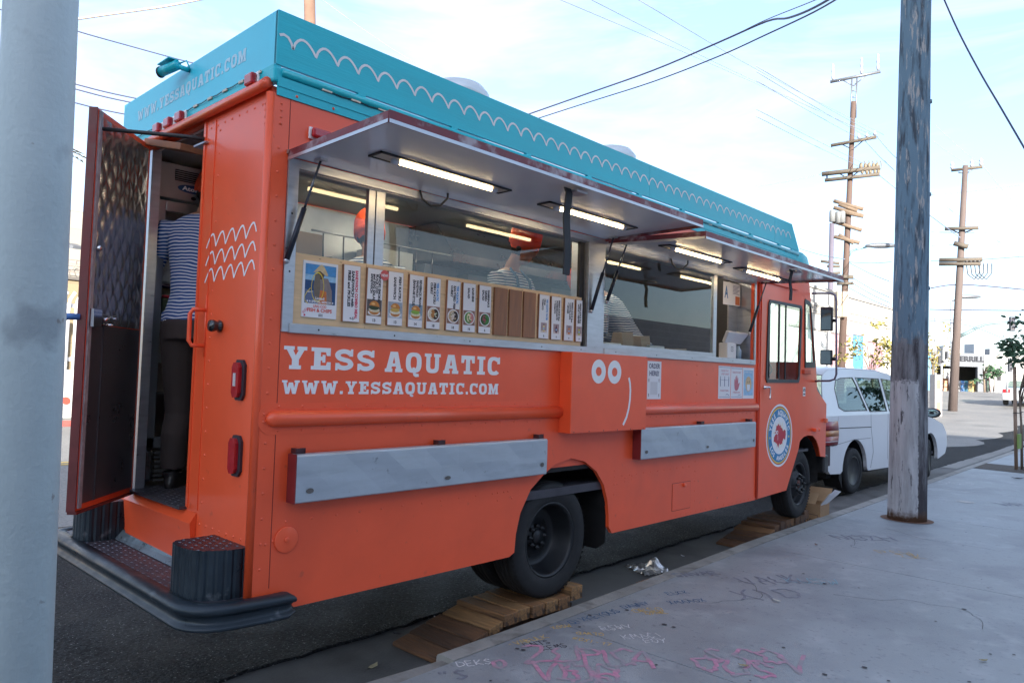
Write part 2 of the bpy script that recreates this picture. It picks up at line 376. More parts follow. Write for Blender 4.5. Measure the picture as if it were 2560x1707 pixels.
GLASS = glass('window_glass', (.88, .93, .93), 1.35)
CABGLASS = glass('cab_glass', (.88, .95, .93), 1.3)
TUBE = emitter('lamp_tube_glow', (1, .74, .40), 4.2)
STRUT = mat('strut_blue_black', (.018, .022, .035), .35, .3, var=.1)
GOLD = mat('gold_vinyl', (.75, .55, .06), .5, var=.03)
RED = mat('emblem_red', (.50, .03, .05), .5, var=.03)
BLUE = mat('emblem_blue', (.02, .20, .42), .5, var=.03)

T = empty('food_truck', (-1.075, 3.5, 0), 'bright orange food truck with teal roof fascia, open awnings and YESS AQUATIC lettering', 'food truck')

# --- body shell
arch = [(1.90,.60),(1.91,.72),(1.95,.86),(2.05,1.01),(2.18,1.10),(2.31,1.17),(2.5,1.2),(2.66,1.165),(2.81,1.08),(2.91,.97),(2.965,.84),(2.985,.72),(2.99,.63),(3.035,.577)]
side = [(0,.656),(.17,.66),(.195,.645),(.21,.605),(.235,.577),(1.85,.577)] + arch + [(5.60,.577),(5.60,3.2),(0,3.2)]
win = [(.15,2.035),(5.49,2.035),(5.49,2.85),(.15,2.85)]
plate([side, win], -.03, 0, mX(0)).build('side_panel', ORANGE, T)
door_hole = [(-1.62,1.0),(-.80,1.0),(-.80,3.215),(-1.62,3.215)]
plate([[(-2.15,.66),(-.033,.66),(-.033,3.245),(-2.15,3.245)], door_hole], -.035, 0, mY(0)).build('rear_panel', ORANGE, T)
MB().tube([(-.018,-.012,.655),(-.018,-.012,3.2)], .022, 12).build('corner_trim', ORANGE, T)
mb = MB(); mb.box(-2.15,-2.12,.036,5.6,.6,3.2); mb.build('far_side_panel', ORANGE, T)
MB().box(-2.119,-.031,.036,6.9,3.2,3.24).build('roof_panel', INNER, T)
MB().box(-2.119,-.031,.036,5.6,.93,.99).build('floor_panel', TREADP, T)
mb = MB(); mb.box(-2.118,-2.10,.04,5.55,.991,3.19); mb.build('inner_lining', INNER, T); MB().box(-2.1,-.16,5.53,5.55,.991,3.19).build('bulkhead', mat('bulkhead_dark', (.10,.105,.115), .5, .3, var=.2, vs=3), T)
MB().box(-.14,-.031,.04,5.55,1.27,1.98).build('counter_wall', INNER, T)
# rear apron below the door, sill and panel seams
mb = MB(); mb.prism([(0.0,.985),(-.035,.93),(-.012,.70),(0.0,.66)], -1.66, -.66, 0, lambda u,v,d:(d,u-.002,v)); mb.build('rear_apron', ORANGE, T)
MB().box(-1.63,-.79,-.045,.30,.988,1.003).build('door_sill', TREADP, T)
mb = MB(); mb.box(-.80,-.775,-.006,.0,1.0,3.215); MB().box(-1.645,-1.56,-.008,.05,1.0,3.20).build('hinge_post', STEEL, T); mb.box(-.655,-.65,-.005,0,1.0,3.2); mb.build('door_jamb_strip', ORANGE, T)
# orange gutter over the rear door, teal header behind the lamps
MB().tube([(-2.14,-.03,3.245),(-.07,-.03,3.245),(-.02,-.03,3.25)], .028, 12).build('rear_gutter', ORANGE, T)
MB().box(-2.14,-.0,-.012,.03,3.262,3.345).build('rear_header', TEAL, T)
mb = MB(); mb.box(-.05,.010,-.014,.04,3.255,3.335); mb.build('corner_cap', TEAL, T, bevel=.012)
mb = MB(); mb.box(-.0,.008,.01,6.55,3.19,3.285); mb.box(.008,.012,.01,6.55,3.235,3.285); mb.build('teal_band', TEAL, T)
MB().tube([(.004,.03,3.312),(.004,6.6,3.305)], .024, 10).build('roof_rail', TEAL, T)
mb = MB()
for i in range(9): mb.box(-.03,.002,.5+i*.7,.5+i*.7+.05,3.33,3.35)
mb.build('fascia_bracket', TEAL, T)
# fascia boards
g = .004
def fpanel(y0, y1, top1=None): 
    return plate([[(y0,3.35),(y1,3.35),(top1 or y1,3.632),(y0,3.632)]], -.022, 0, mX(.0))
fp = [fpanel(.0, 3.46), fpanel(3.46+g, 5.98), fpanel(5.98+g, 6.66, 6.44)]
FP = [q.build('fascia_panel', TEAL, T, bevel=.003) for q in fp]
RF = plate([[(-2.15,3.35),(-.004,3.35),(-.004,3.632),(-2.15,3.632)]], -.02, 0, mY(.0)).build('fascia_panel', mat('teal_flare', (.05,.54,.70), .42, var=.05, coat=.2), T, bevel=.003)  # rear teal made lighter in colour to imitate lens flare
plate([[(.02,3.35),(6.66,3.35),(6.44,3.632),(.02,3.632)]], -.02, 0, mX(-2.13)).build('fascia_panel', TEAL, T)
# rear wording, scallops
mb = slab_text('WWW.YESSAQUATIC.COM', mY(-.0005), -1.88, 3.455, .072, 1.55, gap=.2)
mb.build('rear_lettering', mat('pale_blue_vinyl', (.42,.62,.72), .5, var=.05), RF, recalc=False)  # lettering in pale blue, low contrast against the teal
cus = [.09+.1345*i for i in range(48)]
pts = [(.012,3.502),(.035,3.512),(.06,3.505),(.08,3.48),(.09,3.452)]
pb = MB(); pb.ribbon(pts, .014, mX(.0015))
segs = [MB(), MB(), MB()]; segs[0].add(pb.v, pb.f)
for i in range(47):
    a = cus[i]; ww = .1345; p = [(a + ww*t, 3.455 + .066*math.sin(math.pi*min(1, t*1.0)**.80)**.8) for t in [0,.08,.18,.3,.42,.55,.68,.8,.9,.96,1.0]]
    p[0] = (a, 3.453); p[-1] = (a+ww, 3.458)
    k = 0 if a + ww < 3.46 else 1 if a + ww/2 < 5.98 else 2
    segs[k].ribbon(p, .0135, mX(.0015 + .0003*(i % 2)))
for q, f_ in zip(segs, FP): q.build('scallop_line', mat('scallop_white', (.70,.72,.72), .5, var=.04), f_, recalc=False)
# LED modules on a wire
led = None; wire = []
for i in range(36):
    y = .26 + .183 * i
    if y > 6.5: break
    if led is None: led = MB().box(.012,.021,y,y+.062,3.287,3.302).build('led_module', LED, T, bevel=.002)
    else:
        c = led.copy(); COL.objects.link(c); c.location.y += .183 * i; c.location.z += random.uniform(-.002,.002); c.rotation_euler.x = random.uniform(-.03,.03)
    wire += [(.018,y,3.293),(.018,y+.062,3.293),(.018,y+.12,3.286)]
MB().tube(wire, .0025, 5).build('led_wire', STRUT, T)
wire = []
for i in range(11):
    x = -.12 - .19 * i
    if i == 0: led2 = MB().box(x-.055,x,-.022,-.013,3.328,3.342).build('led_module', LED, T, bevel=.002)
    else: c = led2.copy(); COL.objects.link(c); c.location.x -= .19 * i
    wire += [(x,-.02,3.335),(x-.055,-.02,3.335),(x-.12,-.02,3.330)]
MB().tube(wire, .0025, 5).build('led_wire', STRUT, T)
# marker lamps
def lamp(c, sx, sz, axis):
    mb = MB(); x, y, z = c
    if axis == 'y':
        mb.box(x-sx/2-.008,x+sx/2+.008,y-.012,y,z-sz/2-.008,z+sz/2+.008)
        b = mb.build('marker_lamp', WHITE, T, bevel=.004)
        MB().box(x-sx/2,x+sx/2,y-.045,y-.0125,z-sz/2,z+sz/2).build('lens', REDLENS, b, bevel=.010)
    else:
        mb.box(x,x+.012,y-sx/2-.006,y+sx/2+.006,z-sz/2-.006,z+sz/2+.006)
        b = mb.build('marker_lamp', WHITE, T, bevel=.004)
        MB().box(x+.0125,x+.045,y-sx/2,y+sx/2,z-sz/2,z+sz/2).build('lens', REDLENS, b, bevel=.012)
for x in (-1.42,-1.25,-1.08,-.19): lamp((x,-.012,3.302), .085, .062, 'y')
lamp((.001,.262,3.045), .115, .052, 'x')
# tail lamps
for z, w in ((1.735, 1), (1.345, 0)):
    q = [( -.213+a, z+b) for a, b in [(-.055,-.075),(-.03,-.105),(.03,-.105),(.055,-.075),(.055,.075),(.03,.105),(-.03,.105),(-.055,.075)]]
    b = plate([q], 0, .014, mY(-.0005)).build('tail_lamp', mat('lamp_gasket', (.03,.02,.03), .6, var=.1), T, bevel=.004)
    q2 = [(-.218+(p[0]+.213)*.66, z+(p[1]-z)*.86) for p in q]
    plate([q2], .0145, .034, mY(0)).build('lens', REDLENS, b, bevel=.008)
    if w: plate([[(-.232,z-.032),(-.206,z-.032),(-.206,z+.035),(-.232,z+.035)]], .0345, .037, mY(0)).build('reverse_lens', mat('clear_lens', (.55,.5,.5), .2, var=.2, vs=80), b)
# painted waves and fittings on the rear
mb = MB()
for r_, z in enumerate((2.455,2.355,2.258)):
    for i in range(5):
        a = -.70 + .117*i; p = []
        for t in [0,.15,.3,.45,.6,.72,.84,.93,1]:
            p.append((a + .117*t, z + .014 + (.075*math.sin(math.pi*.5*min(1,t/.66)) if t < .66 else .075*math.cos(math.pi*.5*(t-.66)/.34)) + i*.002))
        if i == 4: p = p[:-1]
        mb.ribbon(p, .011, mY(-.0015 - .0003*(i % 2)))
mb.build('wave_marks', WHITE, T, recalc=False)
mb = MB(); mb.tube([(-.655,-.006,2.20),(-.655,-.006,1.85)], .006, 6); mb.tube([(-.655,-.006,2.115),(-.675,-.07,2.115),(-.69,-.08,2.09),(-.69,-.08,1.94),(-.675,-.07,1.915),(-.655,-.006,1.915)], .012, 8); mb.build('grab_handle', ORANGE, T)
MB().lathe([(.03,0),(.034,-.012),(.022,-.02),(.034,-.045),(.030,-.062),(.0,-.066)], (-.475,0,2.02), 'y', 18).build('door_knob', mat('black_gloss', (.01,.01,.012), .12, var=.05, coat=.8), T)
# roof fittings
for y in (2.12, 4.25):
    MB().lathe([(.27,.0),(.27,.08),(.22,.14),(.11,.17),(0,.18)], (-1.0,y,3.99), 'z', 28).build('roof_vent', mat('vent_alu', (.62,.66,.68), .4, .5, var=.06), T)
    MB().lathe([(.24,0),(.24,.79)], (-1.0,y,3.235), 'z', 20).build('vent_stack', INNER, T)
# rear camera
mb = MB(); mb.tube([(-1.06,-.005,3.595),(-1.08,-.05,3.605),(-1.10,-.075,3.605)], .016, 8); mb.tube([(-1.07,-.07,3.61),(-1.21,-.11,3.59)], .030, 12); mb.box(-1.24,-1.07,-.125,-.065,3.637,3.643); mb.tube([(-1.03,-.01,3.59),(-1.04,-.03,3.64),(-1.08,-.05,3.63)], .005, 5)
mb.build('rear_camera', TEAL, T)
MB().lathe([(.034,0),(.034,-.01),(0,-.011)], (0,0,0), 'x', 14, fn=frame((-1.211,-.1103,3.59),(.93,.27,.13),(-.35,.93,0),(0,0,1))).build('camera_lens', BLACK, T)

# --- rivets, seams
rv = MB()
def riv(fn, u, v, r=.0085):
    n = 6; vs = [(u + r*math.cos(2*math.pi*i/n), v + r*math.sin(2*math.pi*i/n), 0) for i in range(n)] + [(u + r*.55*math.cos(2*math.pi*i/n), v + r*.55*math.sin(2*math.pi*i/n), r*.5) for i in range(n)]
    rv.add(vs, [(i,(i+1)%n,n+(i+1)%n,n+i) for i in range(n)] + [tuple(range(n,2*n))], 0, fn, True)
X, Y = mX(.0002), mY(.0002)
for i in range(20): riv(Y, -.075, .80 + .125*i)
for i in range(17): riv(Y, -.60, 1.05 + .13*i)
for i in range(9): riv(Y, -.12 - .085*i, 3.165)
for i in range(8): riv(Y, -.62 + .08*i, .93 + .0*i)
for i in range(4): riv(Y, -.09, 3.06 + .035*i); riv(X, .04, 3.05 + .035*i)
for i in range(19): riv(X, .035, .80 + .125*i)
for i in range(12): riv(X, .17 + .15*i, 1.02 + .0*i)
for y, z in ((.06,.92),(.1,.93),(1.72,1.02),(1.78,1.02),(1.72,.97),(1.86,.97)): riv(X, y, z)
for i in range(12): riv(X, 3.05 + .085*i*1.25, 1.02)
for i in range(8): riv(X, 4.33, .70 + .09*i)
for y, z in ((3.05,1.07),(3.05,.96),(3.09,.96),(3.05,.88),(3.2,1.0),(3.2,.97),(3.3,1.01),(3.3,.98)): riv(X, y, z)
for i in range(4): riv(X, 4.33, 1.70 + .08*i)
for i in range(18): riv(X, 4.0 + .09*i, .60)
rr = mX(.0032)
for i in range(17): riv(rr, .10 + .135*i, 1.608); riv(rr, .10 + .135*i, 1.486)
for i in range(24): riv(rr, 3.36 + .095*i, 1.608, .0075); riv(rr, 3.36 + .095*i, 1.486, .0075)
for z in (1.53,1.57): riv(rr, .02, z)
for i in range(10): riv(mX(.0085), .12 + .22*i, 3.212); 
rv.build('rivets', ORANGE, T, recalc=False, kind='stuff')
mb = MB()
mb.box(0,.0012,.088,.0915,.70,3.19); mb.build('panel_seam', mat('seam_dark', (.22,.02,.01), .7, var=.1), T)
# rub rails
def rail(y0, y1, r=.043, round0=True):
    q = [(y0+.0,1.466),(y1,1.466),(y1,1.626),(y0,1.626)]
    if round0: q = [(y1,1.466),(y1,1.626),(y0+.06,1.626)] + [(y0+.06-.075*math.sin(math.pi*i/8), 1.546+.08*math.cos(math.pi*i/8)) for i in range(1,8)] + [(y0+.06,1.466)]
    plate([q], 0, .003, mX(.0002)).build('rail_plate', ORANGE, T)
    rings = []; ys = [y0+.03+r*.0, y0+.03+r*.35, y0+.03+r*.8, y0+.03+r*1.5, y1]; rs = [.012, r*.72, r*.94, r, r] if round0 else [r]*5
    for y, rd in zip(ys, rs): rings.append([(.003 + rd*math.sin(math.pi*k/10), y, 1.546 + rd*math.cos(math.pi*k/10)) for k in range(11)])
    MB().loft(rings).build('rub_rail', ORANGE, T)
rail(.0, 2.33); rail(3.29, 5.56, round0=False)
# utility box with face
mb = MB(); mb.box(.001,.115,2.33,3.31,1.395,1.985); UB = mb.build('utility_box', ORANGE, T, bevel=.004)
fm = mX(.1162)
for y in (2.65, 2.855):
    mb = MB(); vs = []; n = 36
    for k in (0, 1):
        for i in range(n):
            a = 2*math.pi*i/n; ru, rv_ = ((.036,.034), (.089,.09))[k]; vs.append((y+ru*math.cos(a), 1.85+rv_*math.sin(a), 0))
    mb.add(vs, [(i,(i+1)%n,n+(i+1)%n,n+i) for i in range(n)], 0, fm); mb.build('eye_mark', WHITE, UB, recalc=False)
MB().ribbon([(3.05,1.81),(3.068,1.765),(3.075,1.71),(3.072,1.64),(3.058,1.57),(3.03,1.50),(2.985,1.44)], .022, fm).build('mouth_mark', WHITE, UB, recalc=False)
mb = MB()
for i in range(6): disc(mb, fm, 2.37+.18*i, 1.405, .006, n=6)
mb.build('box_screws', DARKRED, UB, recalc=False, kind='stuff')
# hatch, filler cap
hx_ = MB(); hx_.box(.0002,.004,3.935,4.245,.648,.885); HH = hx_.build('access_hatch', ORANGE, T, bevel=.0015)
MB().lathe([(.018,0),(.016,.018),(0,.02)], (.004,4.125,.86), 'x', 14).build('hatch_knob', ORANGE, HH)
mb = MB()
for a in ((3.930,3.935,.644,.889),(4.245,4.250,.644,.889),(3.93,4.25,.885,.889),(3.93,4.25,.644,.648)): mb.box(.0002,.0011,*a)
mb.build('hatch_gap', mat('seam_dark', (.22,.02,.01)), T)
mb = MB(); mb.lathe([(.066,0),(.066,.010)], (.0002,.172,.93), 'x', 30); mb.lathe([(.014,.0102),(.014,.017)], (.0002,.172,.93), 'x', 12); mb.build('filler_cap', ORANGE, T, bevel=.003)
# fold-down shelves
def shelf(y0, y1, z0, z1, br):
    mb = MB(); n = 14; rings = []
    vs = []; fs = []
    for i in range(n+1):
        y = y0 + (y1-y0)*i/n; w1 = .004*math.sin(i*2.1)+.003*math.sin(i*5.3); w2 = .004*math.sin(i*1.3+1)
        if i in (0, n): w1 = w2 = 0
        vs += [(.03,y,z1), (.074+w1,y,z1-.002), (.082+w1*.6,y,z1-.012), (.082+w2,y,(z0+z1)/2), (.080,y,z0+.006), (.074,y,z0), (.03,y,z0)]
    for i in range(n):
        for k in range(6): a = i*7+k; fs.append((a,a+1,a+8,a+7))
    fs += [tuple(range(7)), tuple(range(n*7+6, n*7-1, -1))]
    mb.add(vs, fs); s_ = mb.build('fold_shelf', SHEET, T)
    MB().box(.002,.081,y0-.006,y0-.0005,z0,z1).build('shelf_end', DARKRED, s_)
    for y in br:
        q = MB(); q.box(.001,.05,y-.020,y+.004,z1+.001,z1+.026); q.box(.042,.050,y+.004,y+.035,z1+.001,z1+.028); q.box(.001,.05,y+.028,y+.034,z1+.002,z1+.02)
        q.build('shelf_bracket', mat('bracket', (.07,.03,.035), .4, .4, var=.3, vs=20), s_)
    for y, z, a, b in ((y0+.08,z0+.06,.022,.014),((y0+y1)/2+.05,z0+.05,.024,.012),(y1-.05,z0+.07,.016,.016)):
        m3 = MB(); disc(m3, mX(.0845), y, z, a, b, 14); m3.build('rust_spot', mat('rust_spot', (.13,.12,.115), .6, .2, var=.3, vs=60), s_, recalc=False)
shelf(.17, 2.12, 1.12, 1.368, (.20, 1.16, 2.08)); shelf(3.30, 5.41, 1.145, 1.402, (4.36, 5.36))

# --- serving windows
fo = [(.09,1.99),(5.53,1.99),(5.53,2.885),(.09,2.885)]
plate([fo, [(.15,2.036),(2.63,2.036),(2.63,2.84),(.15,2.84)], [(2.84,2.036),(5.50,2.036),(5.50,2.84),(2.84,2.84)]], .0005, .012, mX(0)).build('window_frame', STEEL, T, bevel=.002)
MB().box(-.16,-.0,2.63,2.84,2.036,2.86).build('frame_post', STEEL, T, bevel=.002)
mb = MB(); mb.box(-.20,.0,5.495,5.51,2.03,2.85); mb.box(-.20,-.185,5.30,5.495,2.036,2.85); mb.build('frame_jamb', STEEL, T)
mb = MB(); mb.box(-.18,.02,.13,2.62,1.985,2.035); mb.box(-.18,.02,2.85,5.51,1.985,2.035); mb.build('window_sill', STEEL, T, bevel=.004)
MB().box(-.09,-.01,.13,5.5,2.835,2.862).build('head_channel', STEEL, T)
post = MB().box(-.06,-.028,.62,.665,2.40,2.836).build('window_post', STEEL, T, bevel=.002)
MB().box(-.05,-.022,.669,.73,2.40,2.836).build('window_post', STEEL, T, bevel=.002)
MB().box(-.06,-.028,4.68,4.745,2.036,2.836).build('window_post', STEEL, T, bevel=.002)
mb = MB(); mb.box(-.055,-.03,2.575,2.628,2.036,2.836); mb.build('window_post', BLACK, T)
MB().box(-.06,-.03,2.845,4.745,2.036,2.075).build('sash_rail', STEEL, T)
for y0, y1 in ((.152,.62),(.73,2.575),(2.843,4.68)):
    MB().box(-.047,-.043,y0,y1,2.05,2.836).build('window_pane', GLASS, T)
mb = MB()
for y in (.3,.8,1.4,2.1,2.55,3.0,3.6,4.2,5.0,5.4): disc(mb, mX(.0205), y, 2.01, .006, n=6)
for y, z in ((.12,2.3),(.12,2.6),(5.52,2.4)): disc(mb, mX(.0125), y, z, .006, n=6)
mb.build('frame_screws', BLACK, T, recalc=False, kind='stuff')
mb = MB(); mb.box(.0003,.018,.08,.16,2.905,2.925); mb.build('hinge_cap', mat('hinge_cap', (.35,.2,.16), .5, .3), T)

# --- awnings
def awning(y0, y1, zi, zo, xo, lights, hook):
    dz = (zo - zi)
    def A(u, v, d=0): return (u, v, zi + dz*u/xo + d)
    mb = MB(); mb.box(.002,xo,y0,y1,0.004,.030,0,A); a = mb.build('awning', DARKRED, T, bevel=.002)
    mb = MB(); nx, ny = 5, 18
    for i in range(nx+1):
        for j in range(ny+1):
            u = .012 + (xo-.02)*i/nx; v = y0+.012+(y1-y0-.024)*j/ny
            mb.v.append(A(u, v, .0015 + .0016*math.sin(j*1.7+i) + .001*math.sin(j*.6)))
    for i in range(nx):
        for j in range(ny): mb.f.append((i*(ny+1)+j, i*(ny+1)+j+1, (i+1)*(ny+1)+j+1, (i+1)*(ny+1)+j)); mb.mi.append(0); mb.sm.append(True)
    mb.build('awning_lining', POLISH, a, recalc=False)
    mb = MB(); mb.box(xo,xo+.006,y0-.004,y1+.004,-.020,.036,0,A); mb.box(.01,xo,y0-.006,y0,-.018,.034,0,A); mb.box(.01,xo,y1,y1+.006,-.018,.034,0,A)
    mb.build('awning_edge', mat('edge_steel', (.17,.035,.045), .45, .2, var=.35, vs=10, stain=((.42,.38,.40), 7, .52, .66, .8)), a)
    mb = MB(); mb.box(xo+.0065,xo+.009,y0-.004,y1+.004,-.021,-.004,0,A); mb.box(.012,xo,y0-.0085,y0-.0065,-.019,-.003,0,A); mb.build('edge_lip', STEEL, a)
    for (x, l0, l1) in lights:
        mb = MB(); w = .055
        mb.box(x-w,x-w+.012,l0,l1,-.008,0.001,0,A); mb.box(x+w-.012,x+w,l0,l1,-.008,.001,0,A); mb.box(x-w,x+w,l0,l0+.012,-.008,.001,0,A); mb.box(x-w,x+w,l1-.012,l1,-.008,.001,0,A)
        f = mb.build('lamp_fixture', BLACK, a)
        mb = MB(); mb.box(x-w+.012,x+w-.012,l0+.012,l1-.012,-.0035,-.002,0,A); mb.build('lamp_reflector', mat('reflector', (.55,.5,.42), .4, .3), f)
        mb = MB(); mb.tube([A(x,l0+.15,-.012),A(x,l1-.12,-.012)], .0125, 10); mb.build('lamp_tube', TUBE, f)
        for l in (l0+.11, l1-.12):
            MB().tube([A(x,l,-.012),A(x,l+.04,-.012)], .016, 10).build('lamp_socket', mat('socket', (.6,.6,.64), .4), f)
    mb = MB(); y = (y0+y1)/2+.0; 
    mb.tube([A(.10,hook,-.0),A(.10,hook,-.03),A(.07,hook-.03,-.075),A(.05,hook-.09,-.085),A(.03,hook-.14,-.05),A(.02,hook-.15,-.0)], .007, 6); mb.build('lamp_cable', BLACK, a)
    return a, A
AW1, A1 = awning(.09, 2.835, 2.888, 2.905, .85, [(.40,.34,1.29),(.40,1.64,2.62)], 1.10)
AW2, A2 = awning(2.885, 5.63, 2.868, 2.835, .85, [(.37,3.12,4.15),(.31,4.50,5.50)], 3.95)
# straps and latches
def strap(a, x, y, zt, l, w):
    mb = MB(); pts = [(0,0),(.012,-.03),(-.006,-l*.35),(.006,-l*.7),(.0,-l)]
    rings = [[(x+p[0]-.005,y+.01*i*.3-w/2,zt+p[1]),(x+p[0]+.005,y+.01*i*.3-w/2,zt+p[1]),(x+p[0]+.005,y+.01*i*.3+w/2,zt+p[1]),(x+p[0]-.005,y+.01*i*.3+w/2,zt+p[1])] for i, p in enumerate(pts)]
    mb.loft(rings, smooth=False); mb.build('pull_strap', mat('webbing', (.03,.032,.036), .8, var=.2, vs=40), a)
    q = MB(); q.box(x-.05,x+.05,y+.03,y+.13,zt-.02,zt-.003); q.tube([(x+.02,y-.06,zt+.03),(x+.05,y,zt+.06),(x+.02,y+.06,zt+.03)], .008, 6); q.build('awning_latch', STEEL, a, bevel=.003)
strap(AW1, .77, 1.42, 2.886, .50, .055); strap(AW2, .72, 4.68, 2.832, .28, .045)
for p0, p1, nm in (((.02,.095,2.35),(.10,.22,2.885),1),((.02,2.665,2.31),(.12,2.79,2.885),1),((.02,2.862,2.40),(.12,2.97,2.86),1),((.02,5.355,2.31),(.10,5.57,2.86),1)):
    P0, P1 = Vector(p0), Vector(p1); md = P0.lerp(P1, .52)
    b = MB().tube([P0, md], .014, 10).build('gas_strut', STRUT, T)
    MB().tube([md, P1], .0065, 8).build('strut_rod', mat('rod', (.12,.13,.15), .25, .8, var=.05), b)
    q = MB(); q.ell(p0, (.016,.016,.016), 10, 6); q.box(p1[0]-.03,p1[0]+.03,p1[1]-.02,p1[1]+.02,p1[2]-.005,p1[2]+.012); q.build('strut_mount', STEEL, b)

# --- wording on the side
slab_text('YESS', mX(.0004), .115, 1.80, .118, .565, gap=.19).build('name_lettering', WHITE, T, recalc=False); slab_text('AQUATIC', mX(.0004), .755, 1.80, .118, .945, gap=.19).build('name_lettering', WHITE, T, recalc=False)
slab_text('WWW.YESSAQUATIC.COM', mX(.0004), .112, 1.672, .070, 1.58, gap=.19).build('web_lettering', WHITE, T, recalc=False)

# --- cab
cab = [(5.61,.577),(6.37,.60),(6.71,1.06),(6.78,1.14),(6.88,1.18),(7.02,1.195),(7.17,1.18),(7.28,1.12),(7.36,1.03),(7.41,.92),(7.57,.905),(7.59,1.56),(7.28,1.73),(7.23,2.07),(6.99,3.02),(6.93,3.19),(5.61,3.19)]
wdoor = [(5.80,1.86),(5.83,1.82),(6.64,1.83),(6.67,1.87),(6.72,2.66),(6.69,2.70),(5.87,2.69),(5.84,2.65)]
wcorn = [(6.885,2.02),(7.17,2.03),(7.175,2.07),(7.035,2.73),(7.01,2.765),(6.87,2.79),(6.85,2.76)]
def shrink(q, k): cx = sum(p[0] for p in q)/len(q); cy = sum(p[1] for p in q)/len(q); return [(cx+(p[0]-cx)*k, cy+(p[1]-cy)*k) for p in q]
plate([cab, shrink(wdoor,1.05), wcorn], -.022, -.008, mX(0)).build('cab_side', ORANGE, T)
plate([cab, wdoor], .0, .03, mX(-2.15)).build('cab_side', ORANGE, T)
dr = [(5.645,.585),(6.37,.605),(6.70,1.05),(6.755,1.20),(6.80,2.80),(5.68,2.87)]
CDR = plate([dr, wdoor], -.0075, .006, mX(0)).build('cab_door', ORANGE, T, bevel=.003)
wo_ = shrink(wdoor, 1.035); wi_ = shrink(wdoor, .955)
plate([wo_, wi_], .0065, .018, mX(0)).build('door_window_frame', mat('window_seal', (.05,.055,.06), .4, .3), CDR, bevel=.002)
plate([shrink(wdoor,.99)], -.004, 0, mX(0)).build('door_window_pane', CABGLASS, CDR)
mb = MB(); mb.box(-.0,.014,6.10,6.125,1.85,2.68); mb.box(-.0,.012,6.28,6.30,1.85,2.68); mb.box(0,.012,5.86,5.875,1.85,2.68); mb.build('window_divider', BLACK, CDR)
q = MB(); q.lathe([(.022,0),(.022,.012),(.012,.02),(.012,.045),(0,.046)], (.006,5.75,1.755), 'x', 14); q.tube([(.048,5.75,1.757),(.052,5.79,1.757),(.05,5.81,1.735),(.046,5.815,1.65),(.05,5.805,1.63)], .010, 8); q.build('door_handle', CHROME, CDR)
plate([shrink(wcorn,1.06), shrink(wcorn,.90)], -.0075, .004, mX(0)).build('corner_window_frame', mat('window_seal', (.05,.055,.06)), T)
plate([wcorn], -.020, -.016, mX(0)).build('corner_window_pane', CABGLASS, T)
mb = MB(); mb.tube([(.003,5.605,.60),(.003,5.605,2.86)], .018, 10); mb.box(-.02,.004,5.622,5.640,.58,2.9); mb.build('door_pillar', mat('pillar_orange', (.62,.055,.02), .45, var=.06), T)
mb = MB(); mb.box(.0005,.02,5.72,6.60,2.885,2.905); mb.build('drip_rail', ORANGE, T)
# front of the cab
mb = MB()
mb.add([(-2.12,7.28,1.73),(-.03,7.28,1.73),(-.03,7.23,2.07),(-2.12,7.23,2.07)], [(0,1,2,3)]); mb.add([(-2.12,7.05,2.80),(-.03,7.05,2.80),(-.03,6.93,3.19),(-2.12,6.93,3.19)], [(0,1,2,3)])
mb.add([(-2.12,7.59,1.56),(-.03,7.59,1.56),(-.03,7.28,1.73),(-2.12,7.28,1.73)], [(0,1,2,3)]); mb.add([(-2.12,7.57,.905),(-.03,7.57,.905),(-.03,7.59,1.56),(-2.12,7.59,1.56)], [(0,1,2,3)])
mb.build('cab_front', ORANGE, T, solid=.03)
mb = MB(); mb.add([(-2.12,7.23,2.07),(-.03,7.23,2.07),(-.03,7.05,2.80),(-2.12,7.05,2.80)], [(0,1,2,3)]); mb.build('windscreen', CABGLASS, T)
mb = MB(); mb.box(-2.1,-.04,5.62,7.1,1.0,1.03); mb.box(-1.9,-.3,6.95,7.2,1.4,1.85); mb.box(-.75,-.25,5.75,6.15,1.03,1.55); mb.build('cab_interior', DKINNER, T)
mb = MB(); 
mb.lathe([(.20+.014*math.cos(2*math.pi*k/8), .014*math.sin(2*math.pi*k/8)) for k in range(8)], (0,0,0), 'y', 24, closed=True, fn=frame((-.55,6.72,2.0),(1,0,0),(0,.55,.83),(0,-.83,.55)))
mb.tube([(-.55,6.72,2.0),(-.55,7.0,1.75)], .03, 8); mb.build('steering_wheel', BLACK, T)
mb = MB(); mb.box(-2.1,-.02,7.57,7.72,.70,.92); mb.build('front_bumper', BLACK, T, bevel=.02)
for z, y in ((1.33,7.50),): 
    MB().box(-.0,.03,y,y+.05,z,z+.055).build('side_marker', mat('orange_lens', (.75,.18,.09), .25, coat=.5), T, bevel=.006)
mb = MB(); mb.box(.0,.045,7.12,7.21,1.235,1.275); mb.ell((.03,7.24,1.257),(.022,.03,.022),8,6); mb.build('turn_signal', ORANGE, T, bevel=.008)
MB().box(-.007,.03,6.79,6.98,1.92,1.97).build('side_lamp', mat('lamp_orange', (.55,.07,.03), .4), T, bevel=.006)
pn = MB().box(-.007,-.004,6.835,6.905,1.66,1.765).build('number_plate_tag', WHITE, T)
mb = MB(); text(mb, '15', frame((-.0033,6.842,1.675),(0,1,0),(0,0,1),(1,0,0)), .055, .0, .055, .08, rot=90, bold=.03); mb.build('tag_number', BLACK, pn, recalc=False)
mb = MB()
for i in range(5): riv2 = None
